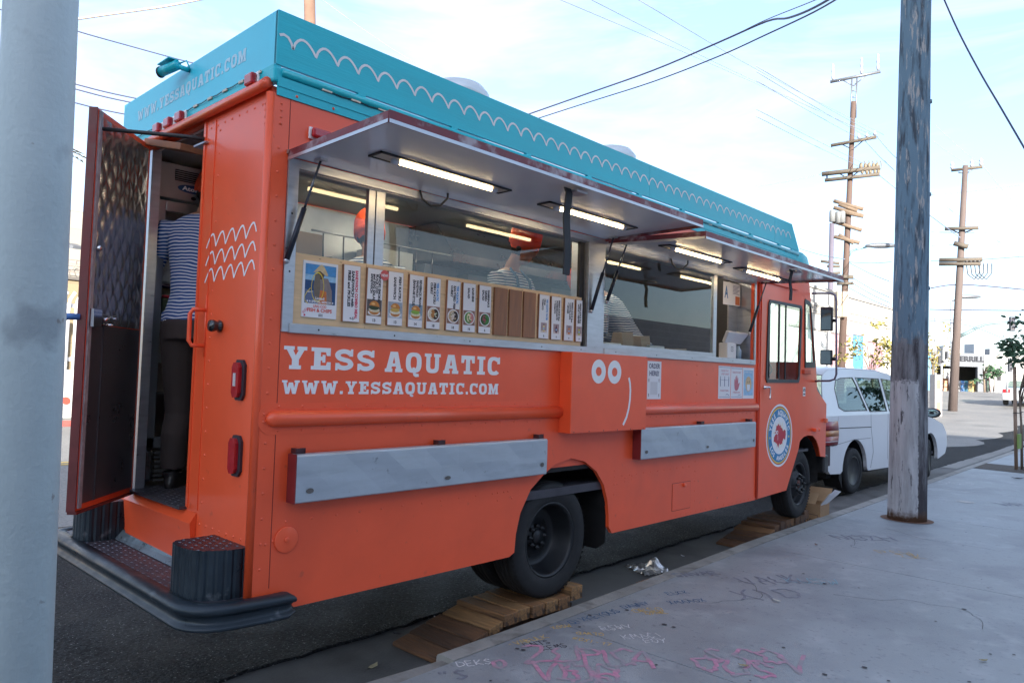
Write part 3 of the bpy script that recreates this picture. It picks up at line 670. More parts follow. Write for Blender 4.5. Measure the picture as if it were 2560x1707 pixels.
# teal roof cap above the windscreen
rings = []
for y, zt, s_ in ((6.44,3.345,1),(6.75,3.34,1),(6.90,3.31,.995),(6.98,3.25,.985),(7.0,3.19,.98)):
    rings.append([(-1.075+1.08*s_*k, y, zt) for k in (-1,-.5,0,.5,1)] + [(-1.075+1.08*s_*k, y, 3.188) for k in (1,.5,0,-.5,-1)])
MB().loft(rings).build('roof_cap', TEAL, T, bevel=.012)
# mirrors
MB().tube([(-.02,7.10,2.90),(.06,7.18,2.905),(.18,7.2,2.90),(.222,7.2,2.875),(.235,7.2,2.80),(.245,7.2,1.93),(.225,7.2,1.87),(.17,7.2,1.85),(.05,7.2,1.845),(-.02,7.22,1.84)], .0125, 8).build('mirror_arm', mat('arm_grey', (.16,.14,.19), .4, .4), T)
MIRR = mat('mirror_face', (.42,.52,.50), .05, 1, var=.0)
for z0, z1 in ((2.45,2.735),(2.04,2.22)):
    q = MB(); q.add([(.066,7.152,z0),(.192,7.192,z0),(.192,7.235,z0),(.066,7.20,z0),(.066,7.150,z1),(.192,7.190,z1),(.192,7.235,z1),(.066,7.20,z1)],[(0,3,2,1),(4,5,6,7),(0,1,5,4),(1,2,6,5),(2,3,7,6),(3,0,4,7)]); q.tube([(.19,7.21,(z0+z1)/2-.02),(.235,7.2,(z0+z1)/2-.02)], .022, 8)
    h_ = q.build('wing_mirror', BLACK, T, bevel=.016)
    m2 = MB(); m2.add([(.078,7.150,z0+.012),(.180,7.183,z0+.012),(.180,7.181,z1-.012),(.078,7.148,z1-.012)], [(0,1,2,3)]); m2.build('mirror_glass', MIRR, h_, solid=.003)
# emblem
E0 = MB(); fm = mX(.0065); cy, cz = 6.165, 1.227
R_ = .345
disc(E0, fm, cy, cz, R_, n=56); EM = E0.build('emblem', WHITE, CDR, recalc=False)
mb = MB(); ring(mb, mX(.0068), cy, cz, R_*.90, R_*.935, n=56); mb.build('red_ring', RED, EM, recalc=False)
mb = MB(); ring(mb, mX(.0071), cy, cz, R_*.855, R_*.90, n=56); mb.build('gold_ring', GOLD, EM, recalc=False)
mb = MB(); ring(mb, mX(.0074), cy, cz, R_*.60, R_*.855, n=56); mb.build('blue_ring', BLUE, EM, recalc=False)
mb = MB()
for i in range(20):
    a = 2*math.pi*i/20 + .1; l = R_*(.54 if i % 2 else .46)
    mb.add([(cy+R_*.15*math.cos(a-.16),cz+R_*.15*math.sin(a-.16),0),(cy+l*math.cos(a),cz+l*math.sin(a),0),(cy+R_*.15*math.cos(a+.16),cz+R_*.15*math.sin(a+.16),0)], [(0,1,2)], 0, mX(.0070))
for s_ in (-1, 1): disc(mb, mX(.0078), cy+s_*R_*.72, cz-.02, .014, n=12)
mb.build('sun_rays', mat('ray_yellow', (.78,.62,.10), .5), EM, recalc=False)
fish = [(-.45,-.08),(-.36,.0),(-.42,.10),(-.30,.18),(-.26,.32),(-.20,.30),(-.10,.38),(-.03,.30),(.06,.33),(.10,.24),(.22,.20),(.30,.08),(.36,.16),(.50,.12),(.52,-.02),(.46,-.22),(.34,-.14),(.26,-.22),(.22,-.32),(.06,-.36),(-.02,-.30),(-.10,-.46),(-.20,-.32),(-.34,-.26),(-.48,-.22)]
mb = plate([[(cy+p[0]*R_*.92, cz+p[1]*R_*.92+.01) for p in fish]], 0, .0005, mX(.0082)); mb.build('fish_mark', RED, EM, recalc=False)
mb = MB()
for du in (-.105,-.062): ring(mb, mX(.0092), cy+du, cz+.035, .012, .022, n=18)
mb.ribbon([(cy-.055,cz+.01),(cy-.045,cz-.02),(cy-.05,cz-.05)], .006, mX(.0092)); mb.build('fish_face', WHITE, EM, recalc=False)
mb = MB()
def arc_text(s_, r, a0, a1, h, flip=False):
    n = len(s_)
    for i, ch in enumerate(s_):
        if ch == ' ': continue
        a = rad(a0 + (a1-a0)*i/(n-1)); u, v = cy + r*math.cos(a), cz + r*math.sin(a)
        rot = math.degrees(a) - 90 if not flip else math.degrees(a) + 90
        c, s2 = math.cos(rad(rot)), math.sin(rad(rot)); off = h/2
        text(mb, ch, mX(.0080), u + off*s2, v - off*c, h, None, rot, 'c', .05)
arc_text('YESS AQUATIC', R_*.725, 162, 18, .052); arc_text('LOS ANGELES', R_*.725, 212, 328, .046, True)
mb.build('emblem_lettering', WHITE, EM, recalc=False)

# --- wheels
def tyre_prof(r, w):      # (radius, x) closed
    return [(r*.62,-w*.40),(r*.70,-w*.47),(r*.82,-w*.50),(r*.93,-w*.46),(r*.985,-w*.40),(r,-w*.30),(r,-w*.19),(r-.008,-w*.18),(r-.008,-w*.15),(r,-w*.14),(r,-w*.02),(r-.008,-w*.01),(r-.008,w*.01),(r,w*.02),(r,w*.14),(r-.008,w*.15),(r-.008,w*.18),(r,w*.19),(r,w*.30),(r*.985,w*.40),(r*.95,w*.44),(r*.93,w*.46),(r*.90,w*.475),(r*.82,w*.50),(r*.74,w*.49),(r*.72,w*.475),(r*.66,w*.46),(r*.62,w*.40)]
def wheel(cx, y, z, r, w, deep, steer=0):
    fn = frame((cx,y,z),(math.cos(steer),math.sin(steer),0),(-math.sin(steer),math.cos(steer),0),(0,0,1))
    mb = MB(); mb.lathe(tyre_prof(r,w), (0,0,0), 'x', 56, closed=True, fn=fn); W_ = mb.build('wheel', RUBBER, T, smooth=False)
    ri = r*.62; mb = MB()
    if deep: prof = [(ri*1.01,w*.42),(ri*1.06,w*.45),(ri*1.0,w*.44),(ri*.95,w*.36),(ri*.93,w*.10),(ri*.86,-w*.02),(ri*.84,-w*.22),(ri*.78,-w*.27),(ri*.40,-w*.30),(ri*.36,-w*.20),(ri*.20,-w*.14),(0,-w*.14)]
    else: prof = [(ri*1.01,w*.42),(ri*1.05,w*.44),(ri*.98,w*.42),(ri*.92,w*.30),(ri*.90,w*.12),(ri*.84,w*.08),(ri*.60,w*.30),(ri*.52,w*.42),(ri*.50,w*.46),(ri*.30,w*.46),(ri*.28,w*.40),(0,w*.40)]
    mb.lathe(prof, (0,0,0), 'x', 48, fn=fn, cap0=False); rim = mb.build('rim', RIMBLK, W_)
    mb = MB()
    xx, rr_, ra = (-w*.283, ri*.60, .17) if deep else (w*.22, ri*.715, .13)
    for k in range(5 if not deep else 5):
        a = 2*math.pi*k/5 + .5
        for i in range(1):
            cx_, cz_ = rr_*math.cos(a), rr_*math.sin(a); hr = ri*ra
            if deep: mb.add([(xx, cx_+hr*math.cos(t), cz_+hr*math.sin(t)) for t in [2*math.pi*j/16 for j in range(16)]], [tuple(range(16))], 0, fn)
            else:
                # holes lie on the slanted dish
                ur = Vector((0,math.cos(a),math.sin(a))); ut = Vector((0,-math.sin(a),math.cos(a))); sl_ = (Vector((-.245*w/ (ri*.24)*ri*.24, 0, 0)) + ur*ri*.24*1).normalized()
                P0 = Vector((w*.205,0,0)) + ur*rr_
                mb.add([tuple(P0 + sl_*hr*math.cos(t)*.9 + ut*hr*1.25*math.sin(t)) for t in [2*math.pi*j/16 for j in range(16)]], [tuple(range(16))], 0, fn)
    mb.build('rim_holes', mat('void_black', (.003,.003,.003), .9, var=0), rim, recalc=False)
    for k in range(8):
        a = 2*math.pi*k/8; rr2 = ri*.30 if deep else ri*.40; x0 = -w*.20 if deep else w*.455; ln = .03
        if k == 0:
            b = MB(); b.lathe([(.0175,0),(.0175,ln),(.009,ln),(.009,ln+.012),(0,ln+.013)], (x0,rr2*math.cos(a),rr2*math.sin(a)), 'x', 6, fn=fn); nut = b.build('lug_nut', RIMBLK, rim); base = nut
        else:
            b = MB(); b.lathe([(.0175,0),(.0175,ln),(.009,ln),(.009,ln+.012),(0,ln+.013)], (x0,rr2*math.cos(a),rr2*math.sin(a)), 'x', 6, fn=fn); b.build('lug_nut', RIMBLK, rim)
    mb = MB(); mb.lathe([(ri*.22, w*.40 if not deep else -w*.2),(ri*.2,(w*.44 if not deep else -w*.05)),(0,(w*.44 if not deep else -w*.05))], (0,0,0), 'x', 18, fn=fn); mb.build('hub_cap', mat('hub_rust', (.09,.022,.016), .7, var=.3, vs=30) if not deep else RIMBLK, rim)
    mb = MB()      # tread blocks round the shoulder
    for k in range(64):
        a = 2*math.pi*k/64; c, s_ = math.cos(a), math.sin(a); c2, s2 = math.cos(a+.05), math.sin(a+.05)
        for sx_ in (.31, .40):
            q = r*(1.004 if sx_ < .35 else .990)
            mb.add([(w*sx_,q*c,q*s_),(w*(sx_+.07),q*.992*c,q*.992*s_),(w*(sx_+.07),q*.992*c2,q*.992*s2),(w*sx_,q*c2,q*s2)], [(0,1,2,3)], 0, fn)
    mb.build('tread_blocks', RUBBER, W_, recalc=False, kind='stuff')
    return W_
wheel(-.155, 2.34, .615, .418, .235, True); wheel(-.43, 2.34, .615, .418, .235, True)
wheel(-.155, 6.87, .625, .395, .225, False, .04)
for y, x in ((2.34,-1.95),(6.87,-1.95)): wheel(x, y, .60, .40, .225, False)
# wheel wells, mudguard, chassis
mb = MB(); mb.box(-1.7,-.45,1.6,3.2,1.13,1.16); mb.box(-1.6,-.62,.3,7.3,.78,.90); mb.tube([(-1.9,2.34,.60),(-.3,2.34,.60)], .07, 10); mb.tube([(-1.9,6.87,.58),(-.25,6.87,.58)], .05, 10); mb.ell((-1.05,2.34,.58),(.2,.18,.18)); mb.build('chassis', UNDER, T)
mb = MB(); mb.box(-.045,-.032,2.1,2.95,1.135,1.24); mb.build('arch_liner', ORANGE, T)
mb = MB(); mb.box(-.47,-.031,2.05,3.0,1.11,1.134); mb.box(-.48,-.03,2.97,3.0,.80,1.12)
vs = [(-.46,3.02,1.10),(-.035,3.02,1.10)] ; mb.add([(-.50,3.0,.85),(-.04,3.0,.85),(-.04,3.0,.50),(-.12,3.0,.44),(-.40,3.0,.44),(-.50,3.0,.58)], [(0,1,2,3,4,5)]); mb.build('mud_flap', UNDER, T, solid=.012)
MB().box(-.55,-.06,3.4,4.8,.66,.92).build('under_tank', UNDER, T, bevel=.03)
mb = MB(); mb.box(-.62,-.052,6.35,7.5,1.20,1.24); mb.box(-.64,-.61,6.35,7.5,.62,1.2); mb.loft([[(x_,6.87+.50*math.cos(rad(a_)),.70+.505*math.sin(rad(a_))) for a_ in range(-10,191,20)] for x_ in (-.6,-.024)], cap=False); mb.build('front_wheel_well', UNDER, T)
# --- rear step bumper
path = [(-2.235,.14),(-2.235,-.12)] + [(-2.115-.12*math.cos(a), -.17-.12*math.sin(a)) for a in [0,.3,.6,.9,1.2,1.57]] + [(-.20,-.292)] + [(-.17+.20*math.sin(a), -.092-.20*math.cos(a)) for a in [.15,.4,.65,.9,1.2,1.57]] + [(.046,.05),(.05,.17),(.04,.20)]
prof = [(-.06,.668),(-.01,.676),(.015,.672),(.030,.660),(.034,.645),(.026,.630),(.008,.622),(0,.612),(-.002,.590),(.004,.578),(.020,.570),(.026,.560),(.018,.550),(-.03,.548)]
rings = []
for i, p in enumerate(path):
    a = Vector(path[max(i-1,0)]); b = Vector(path[min(i+1,len(path)-1)]); t = (b-a).normalized(); n_ = Vector((t.y,-t.x))
    k = 1 if i < len(path)-1 else .7
    rings.append([(p[0]+n_.x*o, p[1]+n_.y*o, .61+(z-.61)*k) for o, z in prof])
BP = MB().loft(rings, cap=False).build('rear_bumper', BUMPB, T, recalc=False)
deck = [(-2.19,.0)] + [(p[0]*.985-.015, p[1]*.93) for p in path[1:-3]] + [(-.02,0)]
MB().prism(deck, .650, .664).build('bumper_deck', TREADP, BP)
mb = MB()
for i in range(54):
    for j in range(7):
        x = -2.1 + .0385*i; y = -.255 + .036*j
        if x > -.15: continue
        s_ = 1 if (i+j) % 2 else -1; c, sn = .011, .005*s_
        mb.add([(x-c,y-sn-.002,.6642),(x+c,y+sn-.002,.6642),(x+c,y+sn+.002,.6642),(x-c,y-sn+.002,.6642),(x,y,.668)], [(0,1,4),(1,2,4),(2,3,4),(3,0,4)])
for i in range(20):
    for j in range(9):
        x = -1.6 + .04*i; y = -.03 + .036*j; s_ = 1 if (i+j) % 2 else -1; c, sn = .011, .005*s_
        mb.add([(x-c,y-sn-.002,1.0031),(x+c,y+sn-.002,1.0031),(x+c,y+sn+.002,1.0031),(x-c,y-sn+.002,1.0031),(x,y,1.0068)], [(0,1,4),(1,2,4),(2,3,4),(3,0,4)])
mb.build('tread_pattern', mat('tread_bar', (.12,.12,.14), .4, .5, var=.3, vs=20), BP, recalc=False, kind='stuff')
mb = MB(); mb.add([(-2.08,-.055,.666),(-.45,-.055,.666),(-.45,-.006,.700),(-2.08,-.006,.725)], [(0,1,2,3)]); mb.build('deck_lip', mat('lip_worn', (.16,.20,.22), .4, .4, var=.4, vs=14), BP, solid=.004)
def stepbox(flip):
    out = [(-.43,-.0),(-.43,-.08),(-.43,-.17),(-.42,-.21),(-.385,-.238),(-.32,-.25),(-.25,-.248),(-.18,-.232),(-.125,-.20),(-.085,-.15),(-.06,-.08),(-.052,-.0)]
    P = []; 
    for i in range(len(out)-1):
        a, b = Vector(out[i]), Vector(out[i+1]); n = max(1, int((b-a).length/.0105))
        for k in range(n): P.append(a.lerp(b, k/n))
    P.append(Vector(out[-1])); Q = []
    for i, p in enumerate(P):
        t = (P[min(i+1,len(P)-1)]-P[max(i-1,0)]).normalized(); n = Vector((t.y,-t.x)); o = -.0055 if i % 4 == 0 and 0 < i < len(P)-1 else 0
        q = p + n*(-o if False else o)
        Q.append((q.x, q.y))
    if flip: Q = [(-2.15-x, y) for x, y in Q]
    s_ = MB(); s_.prism(Q, .664, .905); b = s_.build('step_box', BUMPB, T)
    m2 = MB()
    for i in range(9):
        for j in range(6):
            x = -.40+.036*i; y = -.21+.036*j
            if (x+.43) < .03 and y < -.18 or (x > -.14 and y < -.13) or (x > -.10 and y < -.05): continue
            if flip: x = -2.15-x
            sg = 1 if (i+j)%2 else -1; c, sn = .011, .005*sg
            m2.add([(x-c,y-sn-.002,.9052),(x+c,y+sn-.002,.9052),(x+c,y+sn+.002,.9052),(x-c,y-sn+.002,.9052),(x,y,.909)], [(0,1,4),(1,2,4),(2,3,4),(3,0,4)])
    m2.build('tread_pattern', mat('tread_bar', (.12,.12,.14)), b, recalc=False, kind='stuff')
stepbox(False); stepbox(True)
# --- rear door, swung open
th = rad(43); ux = Vector((math.cos(th),-math.sin(th),0)); un = Vector((math.sin(th),math.cos(th),0))
FD = frame((-1.572,-.012,0), ux, (0,0,1), un)     # u along the door, v up, d towards its inside
DW = .70
mb = MB(); mb.box(.0,DW-.002,.985,3.225,-.045,-.004,0,FD); DOOR = mb.build('rear_door', ORANGE, T, bevel=.004)
QUILT = mat('quilted_steel', (.36,.36,.37), .22, .85, var=.1, vs=3)
mb = MB(); nx, nz = 56, 104
for i in range(nx+1):
    for j in range(nz+1):
        u = .035+(DW-.09)*i/nx; v = 2.02+1.17*j/nz
        p, q = (u*9+v*5.6) % 1, (u*9-v*5.6) % 1
        h_ = (math.sin(math.pi*p)*math.sin(math.pi*q))**.8*.0065
        mb.v.append(FD(u, v, -.003+h_))
for i in range(nx):
    for j in range(nz): mb.f.append((i*(nz+1)+j, (i+1)*(nz+1)+j, (i+1)*(nz+1)+j+1, i*(nz+1)+j+1)); mb.mi.append(0); mb.sm.append(True)
mb.build('quilted_lining', QUILT, DOOR)
mb = MB(); mb.box(.035,DW-.055,1.02,2.015,-.0035,.0,0,FD); mb.build('lower_lining', mat('dull_steel', (.12,.115,.125), .34, .5, var=.2, vs=3), DOOR)
mb = MB(); mb.box(DW-.05,DW-.018,1.0,3.215,-.0035,.006,0,FD); mb.build('weather_strip', mat('strip_grey', (.36,.35,.36), .6, var=.3, vs=14), DOOR)
mb = MB(); mb.box(.0,DW,.97,.985,-.045,.004,0,FD); mb.box(DW,DW+.008,.985,3.225,-.047,.0,0,FD); mb.build('door_edge', mat('edge_red', (.13,.022,.022), .5, var=.3, vs=9), DOOR)
mb = MB(); mb.box(.5,.512,1.02,2.04,.0002,.006,0,FD); mb.build('lock_rod', mat('dull_steel', (.085,.08,.09)), DOOR)
mb = MB(); mb.box(DW-.11,DW-.02,2.0,2.10,.007,.03,0,FD); mb.build('door_latch', CHROME, DOOR); mb = MB(); mb.tube([FD(.52,2.02,.004),FD(.52,2.02,.05),FD(.50,2.02,.055)], .007, 6); mb.tube([FD(.46,2.06,.004),FD(.46,2.06,.05)], .006, 6); mb.tube([FD(.43,2.08,.03),FD(.56,2.045,.03)], .009, 8); mb.build('inner_handle', CHROME, DOOR); mb = MB(); mb.tube([FD(DW-.07,2.44,.01),FD(DW-.02,2.44,.04)], .014, 8); mb.build('door_bolt', CHROME, DOOR)
MB().tube([FD(DW+.004,2.05,-.03),FD(DW+.02,2.05,-.11),FD(DW-.02,2.045,-.12)], .018, 8).build('door_pull', mat('blue_tape', (.05,.15,.40), .5), DOOR)
mb = MB(); mb.tube([(-1.10,-.46,3.12),(-.85,-.10,3.12),(-.75,.08,3.12)], .012, 8); mb.build('door_stay', BLACK, T)
mb = MB(); mb.ell((-.74,.09,3.12),(.03,.03,.03),8,6); mb.box(-.9,-.74,-.02,.16,3.085,3.095); mb.build('stay_bracket', STEEL, T)
FILLAMP = emitter('fill_lamp_glow', (1, .84, .60), 9.0)  # ceiling lamps added to brighten the interior and the people in it
for y0, y1 in ((.9,1.9),(2.35,3.3),(3.8,4.7)):
    b = MB().box(-1.12,-.98,y0-.05,y1+.05,3.17,3.199).build('fill_lamp', BLACK, T)
    MB().tube([(-1.05,y0,3.152),(-1.05,y1,3.152)], .016, 10).build('lamp_tube', FILLAMP, b)
mb = MB(); mb.box(-.5,-.2,.2,5.4,3.14,3.19); mb.build('ceiling_duct', INNER, T)
# ------------------------------------------------------------------ menu board and its cards
PINE = mat('pine_board', (.74, .52, .30), .55, var=.12, vs=3, stretch=(1, 1.2, 16), bump=.02, bs=30)
WALNUT = mat('walnut_board', (.27, .12, .06), .55, var=.25, vs=5, stretch=(1, 14, 1.2))
PAPER = mat('white_paper', (.74, .74, .78), .6, var=.02)
INK = mat('black_ink', (.03, .03, .045), .6, var=0); PINK = mat('pink_ink', (.62, .07, .12), .6, var=0); CYAN = mat('blue_ink', (.04, .25, .60), .6, var=0)
board = empty('menu_board', (-.012, 1.36, 2.036), 'long pine menu board across the left serving window', 'menu board')
MB().box(-.024,-.006,.155,.605,2.037,2.405).build('board_panel', PINE, board, bevel=.001)
MB().box(-.024,-.006,.607,1.66,2.037,2.405).build('board_panel', PINE, board, bevel=.001)
MB().box(-.024,-.006,1.662,2.575,2.037,2.405).build('board_panel', PINE, board, bevel=.001)
mb = MB()
for i in range(22): y = .68+.155*i*.6; mb.box(-.006,-.0055,.607,.6085,2.1,2.3)
mb.box(-.006,-.0055,.7,2.57,2.2885,2.290)
for y in (.3,.43,.9,1.3,1.9,2.3,2.5): mb.box(-.006,-.005,y,y+.012,2.388,2.391)
mb.build('board_joint', mat('joint_brown', (.22,.12,.05), .7), board)
PH = 'picture cards hung on the menu board'
def photo(cd_, kind, y0, y1, z0, z1):
    """printed food picture: flat print on the card"""
    fm = lambda u, v, d=0: (.0085 + d, y0 + (y1-y0)*u, z0 + (z1-z0)*v)
    P = lambda nm, c: mat('print_'+nm, c, .6, var=.25, vs=70)
    mb = MB(); mats = []
    def put(nm, c, pts, d): mats.append(P(nm, c)); mb.add([(p[0], p[1], d) for p in pts], [tuple(range(len(pts)))], len(mats)-1, fm)
    E = lambda cx, cy, rx, ry, n=20, a0=0, a1=360: [(cx+rx*math.cos(rad(a0+(a1-a0)*i/n)), cy+ry*math.sin(rad(a0+(a1-a0)*i/n))) for i in range(n)]
    if kind.startswith('burger'):
        bgc = {'burger_a': (.10,.08,.08), 'burger_b': (.30,.36,.45), 'burger_c': (.22,.32,.42)}[kind]
        put('bg'+kind, bgc, [(0,0),(1,0),(1,1),(0,1)], 0); put('table'+kind, (.24,.15,.10) if kind == 'burger_a' else (.40,.46,.56), [(0,0),(1,0),(1,.32),(0,.32)], .0002)
        put('plate', (.7,.7,.72), E(.5,.2,.42,.16), .0004)
        put('bun', (.50,.20,.05), E(.5,.28,.34,.2), .0006)
        put('fill'+kind, {'burger_a': (.62,.56,.40), 'burger_b': (.70,.66,.55), 'burger_c': (.65,.62,.40)}[kind], E(.5,.38,.38,.14), .0008)
        put('leaf'+kind, {'burger_a': (.03,.05,.02), 'burger_b': (.55,.36,.08), 'burger_c': (.22,.40,.06)}[kind], E(.48,.5,.33,.13), .0010)
        put('bun_top', (.52,.20,.04), E(.5,.58,.35,.34,20,0,180), .0012)
        put('bun_shine', (.70,.40,.14), E(.42,.74,.14,.07), .0014)
    elif kind.startswith('bowl'):
        put('tray', (.26,.13,.10), [(0,0),(1,0),(1,1),(0,1)], 0); put('bowl_white', (.72,.72,.74), E(.52,.5,.47,.46), .0003)
        a, b, c = {'bowl_a': ((.62,.56,.44),(.05,.025,.02),(.42,.18,.05)), 'bowl_b': ((.50,.36,.22),(.03,.015,.015),(.6,.52,.45)), 'bowl_c': ((.10,.25,.05),(.55,.20,.20),(.70,.62,.40)), 'bowl_d': ((.02,.09,.02),(.05,.20,.04),(.30,.06,.08))}[kind]
        put('f1'+kind, a, E(.52,.5,.40,.39), .0006); put('f2'+kind, b, E(.66,.5,.25,.34), .0009); put('f3'+kind, c, E(.45,.52,.15,.28), .0012)
        rr = random.Random(len(kind)*7+ord(kind[-1]))
        for i in range(7): put('bit%d%s' % (i % 3, kind), [a, c, (a[0]*.5,a[1]*.6+.05,a[2]*.5)][i % 3], E(.3+.45*rr.random(),.3+.4*rr.random(),.09,.05,8,20*i), .0014+.0002*i)
    else:
        put('wallbg', (.36,.26,.28), [(0,0),(1,0),(1,1),(0,1)], 0); put('shelfbg', (.60,.50,.46), [(0,0),(1,0),(1,.2),(0,.2)], .0002)
        c = {'juice_a': (.70,.55,.25), 'juice_b': (.12,.02,.06), 'juice_c': (.65,.20,.05), 'juice_d': (.50,.50,.05)}[kind]
        put(kind, c, [(.34,.08),(.66,.08),(.66,.62),(.57,.74),(.43,.74),(.34,.62)], .0005); put('cap', (.03,.03,.03), [(.43,.74),(.57,.74),(.57,.86),(.43,.86)], .0006)
        put('tag', (.05,.25,.5), E(.5,.4,.13,.13), .0008); put('tagw', (.7,.8,.85), E(.5,.4,.05,.08), .0010)
    mb.build('food_picture', mats, cd_, recalc=False)
cards = [
 (.45,.57,[('SANDWICH COMBO MEAL',PINK,.27),('SANDWICH with',INK,.20),('FRIES and PICKLES',INK,.20)],None,'+-5','white card with pink line SANDWICH COMBO MEAL on the menu board'),
 (.60,.72,[('HINOKI SMOKED',INK,.172),('BLACK COD',INK,.11),('and EGG SALAD',INK,.16),('SANDWICH',INK,.11)],'burger_a','13','menu card reading HINOKI SMOKED BLACK COD with dark sandwich picture and red round sticker'),
 (.75,.87,[('FISH KATSU',INK,.14),('SANDWICH',INK,.13)],'burger_b','13','menu card reading FISH KATSU SANDWICH with pale sandwich picture'),
 (.90,1.02,[('RIDGEBACK PRAWN',INK,.165),('SANDWICH',INK,.10),('(BANH-MI STYLE)',INK,.155)],'burger_c','14','menu card reading RIDGEBACK PRAWN SANDWICH with green lettuce burger picture'),
 (1.04,1.17,[('YESS AQUATIC',CYAN,.115),('FISH KATSU',INK,.13),('CURRY',INK,.075)],'bowl_a','18','menu card reading FISH KATSU CURRY under a blue line'),
 (1.20,1.31,[('YESS AQUATIC',CYAN,.115),('SAUTEED FISH',INK,.155),('CURRY',INK,.075)],'bowl_b','18','menu card reading SAUTEED FISH CURRY with dark curry bowl picture'),
 (1.34,1.46,[('SASHIMI',INK,.09),('SALAD',INK,.07)],'bowl_c','16','menu card reading SASHIMI SALAD with pink and green picture'),
 (1.48,1.60,[("SABRINA'S",INK,.115),('GREEN',INK,.07),('SALAD',INK,.07)],'bowl_d','6',"menu card reading SABRINA'S GREEN SALAD priced 6"),
 (2.07,2.18,[('YESS AQUATIC WATER',CYAN,.155),('16oz',INK,.045),('TOMATO',INK,.08)],'juice_a','8','juice card reading TOMATO 16oz with pale yellow bottle picture'),
 (2.21,2.33,[('FRESH JUICE 8oz',INK,.15),('POMEGRANATE',INK,.14),('& TOMATO',INK,.095)],'juice_b','9','juice card reading POMEGRANATE & TOMATO with dark purple bottle picture'),
 (2.355,2.47,[('FRESH JUICE 8oz',INK,.15),('CANTALOUPE',INK,.125),('& GINGER',INK,.085)],'juice_c','9','juice card reading CANTALOUPE & GINGER with orange bottle picture'),
 (2.495,2.565,[('FRESH JUICE 8oz',INK,.15),('APPLE & PEPPER',INK,.15)],'juice_d','9','juice card reading APPLE & PEPPER, the narrow last card of the board'),
]
for i, (y0, y1, lines, ph, price, lab) in enumerate(cards):
    y1 = y0 + .112 if i < 11 else 2.572
    c = MB().box(-.0055,.0075,y0,y1,2.068,2.382).build('menu_card', WALNUT, bevel=.001, cat='menu card', group=PH, label=lab)
    MB().box(.0076,.0083,y0+.005,y1-.002,2.070,2.380).build('card_paper', PAPER, c)
    c.rotation_euler.x = (.014,-.010,.008,-.012,.006,-.016,.011,.004,-.008,.013,-.011,.009)[i]
    n = len(lines); gp = (y1-y0-.022)/max(n,2)*.92; h = min(.0165, gp*.72)
    for k, (s_, mt, ln) in enumerate(lines):
        mb = MB()
        text(mb, s_, mX(.0086), y1-.016-h-k*gp*.88, 2.355-.004*(k > 0), h, ln, rot=-90, bold=.06); mb.build('menu_line', mt, c, recalc=False)
    mb = MB(); text(mb, price, mX(.0086), (y0+y1)/2+.004, 2.081, .016 if ph and ph.startswith('juice') is False else .014, None, 0, 'c', .04)
    mb.build('price_mark', INK, c, recalc=False)
    if ph: 
        if ph.startswith('juice'): photo(c, ph, (y0+y1)/2-.030, (y0+y1)/2+.034, 2.112, 2.182)
        else: photo(c, ph, y0+.007, y1-.004, 2.112, 2.206)
    if i == 1:
        s_ = MB(); disc(s_, mX(.0092), y1+.008, 2.352, .030, n=26); st = s_.build('sticker', mat('sticker_red', (.60,.10,.10), .5), c, recalc=False, solid=.001)
        s_ = MB(); text(s_, 'NEW!', mX(.0100), y1+.008, 2.344, .015, .046, 0, 'c', .03); s_.build('sticker_text', PAPER, st, recalc=False)
for y0, lab in ((1.625,'first blank walnut board beside the green salad card'),(1.77,'blank walnut board between two other blank boards'),(1.915,'last blank walnut board beside the tomato juice card')):
    MB().box(-.0055,.0085,y0,y0+.122,2.066,2.383).build('blank_menu_card', WALNUT, bevel=.001, cat='menu card', group=PH, label=lab)
# poster at the left
po = MB().box(-.0055,.0015,.205,.415,2.075,2.372).build('menu_poster', PAPER, label='white poster of a fisherman in straw hat above LING COD FISH & CHIPS', cat='poster')
fm = lambda u, v, d=0: (.0018+d, .205+.21*u, 2.075+.297*v)
mb = MB(); mats = []
def put(nm, c, pts, d):
    mats.append(mat('poster_'+nm, c, .6, var=.2, vs=50)); mb.add([(p[0], p[1], d) for p in pts], [tuple(range(len(pts)))], len(mats)-1, fm)
EL = lambda cx, cy, rx, ry, n=20: [(cx+rx*math.cos(2*math.pi*i/n), cy+ry*math.sin(2*math.pi*i/n)) for i in range(n)]
put('sky',(.06,.26,.55),[(.06,.64),(.95,.64),(.95,.95),(.06,.95)],0); put('haze',(.28,.50,.70),[(.06,.66),(.95,.66),(.95,.76),(.06,.76)],.0001); put('sea',(.01,.06,.18),[(.06,.25),(.95,.25),(.95,.66),(.06,.66)],.0002)
put('boat',(.10,.14,.26),[(.06,.25),(.42,.25),(.36,.44),(.06,.5)],.0003); put('coat',(.22,.18,.18),[(.44,.25),(.86,.25),(.84,.5),(.72,.72),(.5,.72)],.0004); put('apron',(.55,.16,.04),[(.46,.25),(.70,.25),(.68,.48),(.5,.5)],.0005)
put('face',(.10,.05,.03),EL(.50,.78,.10,.09),.0006); put('hat',(.60,.46,.26),[(.28,.80),(.46,.94),(.52,.96),(.60,.92),(.72,.78),(.66,.76),(.48,.84)],.0007); put('fishbody',(.16,.13,.10),[(.36,.30),(.46,.28),(.50,.55),(.48,.78),(.34,.78),(.30,.55)],.0008)
for k in range(2): put('white',(.7,.7,.7),[(.12+.03*k,.44),(.30,.46),(.30,.47),(.12,.45)],.0009+.0001*k)
mb.build('poster_picture', mats, po, recalc=False)
mb = MB(); ring(mb, fm, .42, .55, .17, .185, k=1.45, n=30, d=.0013); mb.ribbon([(.22,.52),(.12,.44),(.06,.36),(.08,.28),(.16,.24)], .014, fm, d=.0012); mb.build('poster_loop', mat('poster_yellow', (.75,.58,.05), .6), po, recalc=False)
mb = MB(); X18 = mX(.0032)
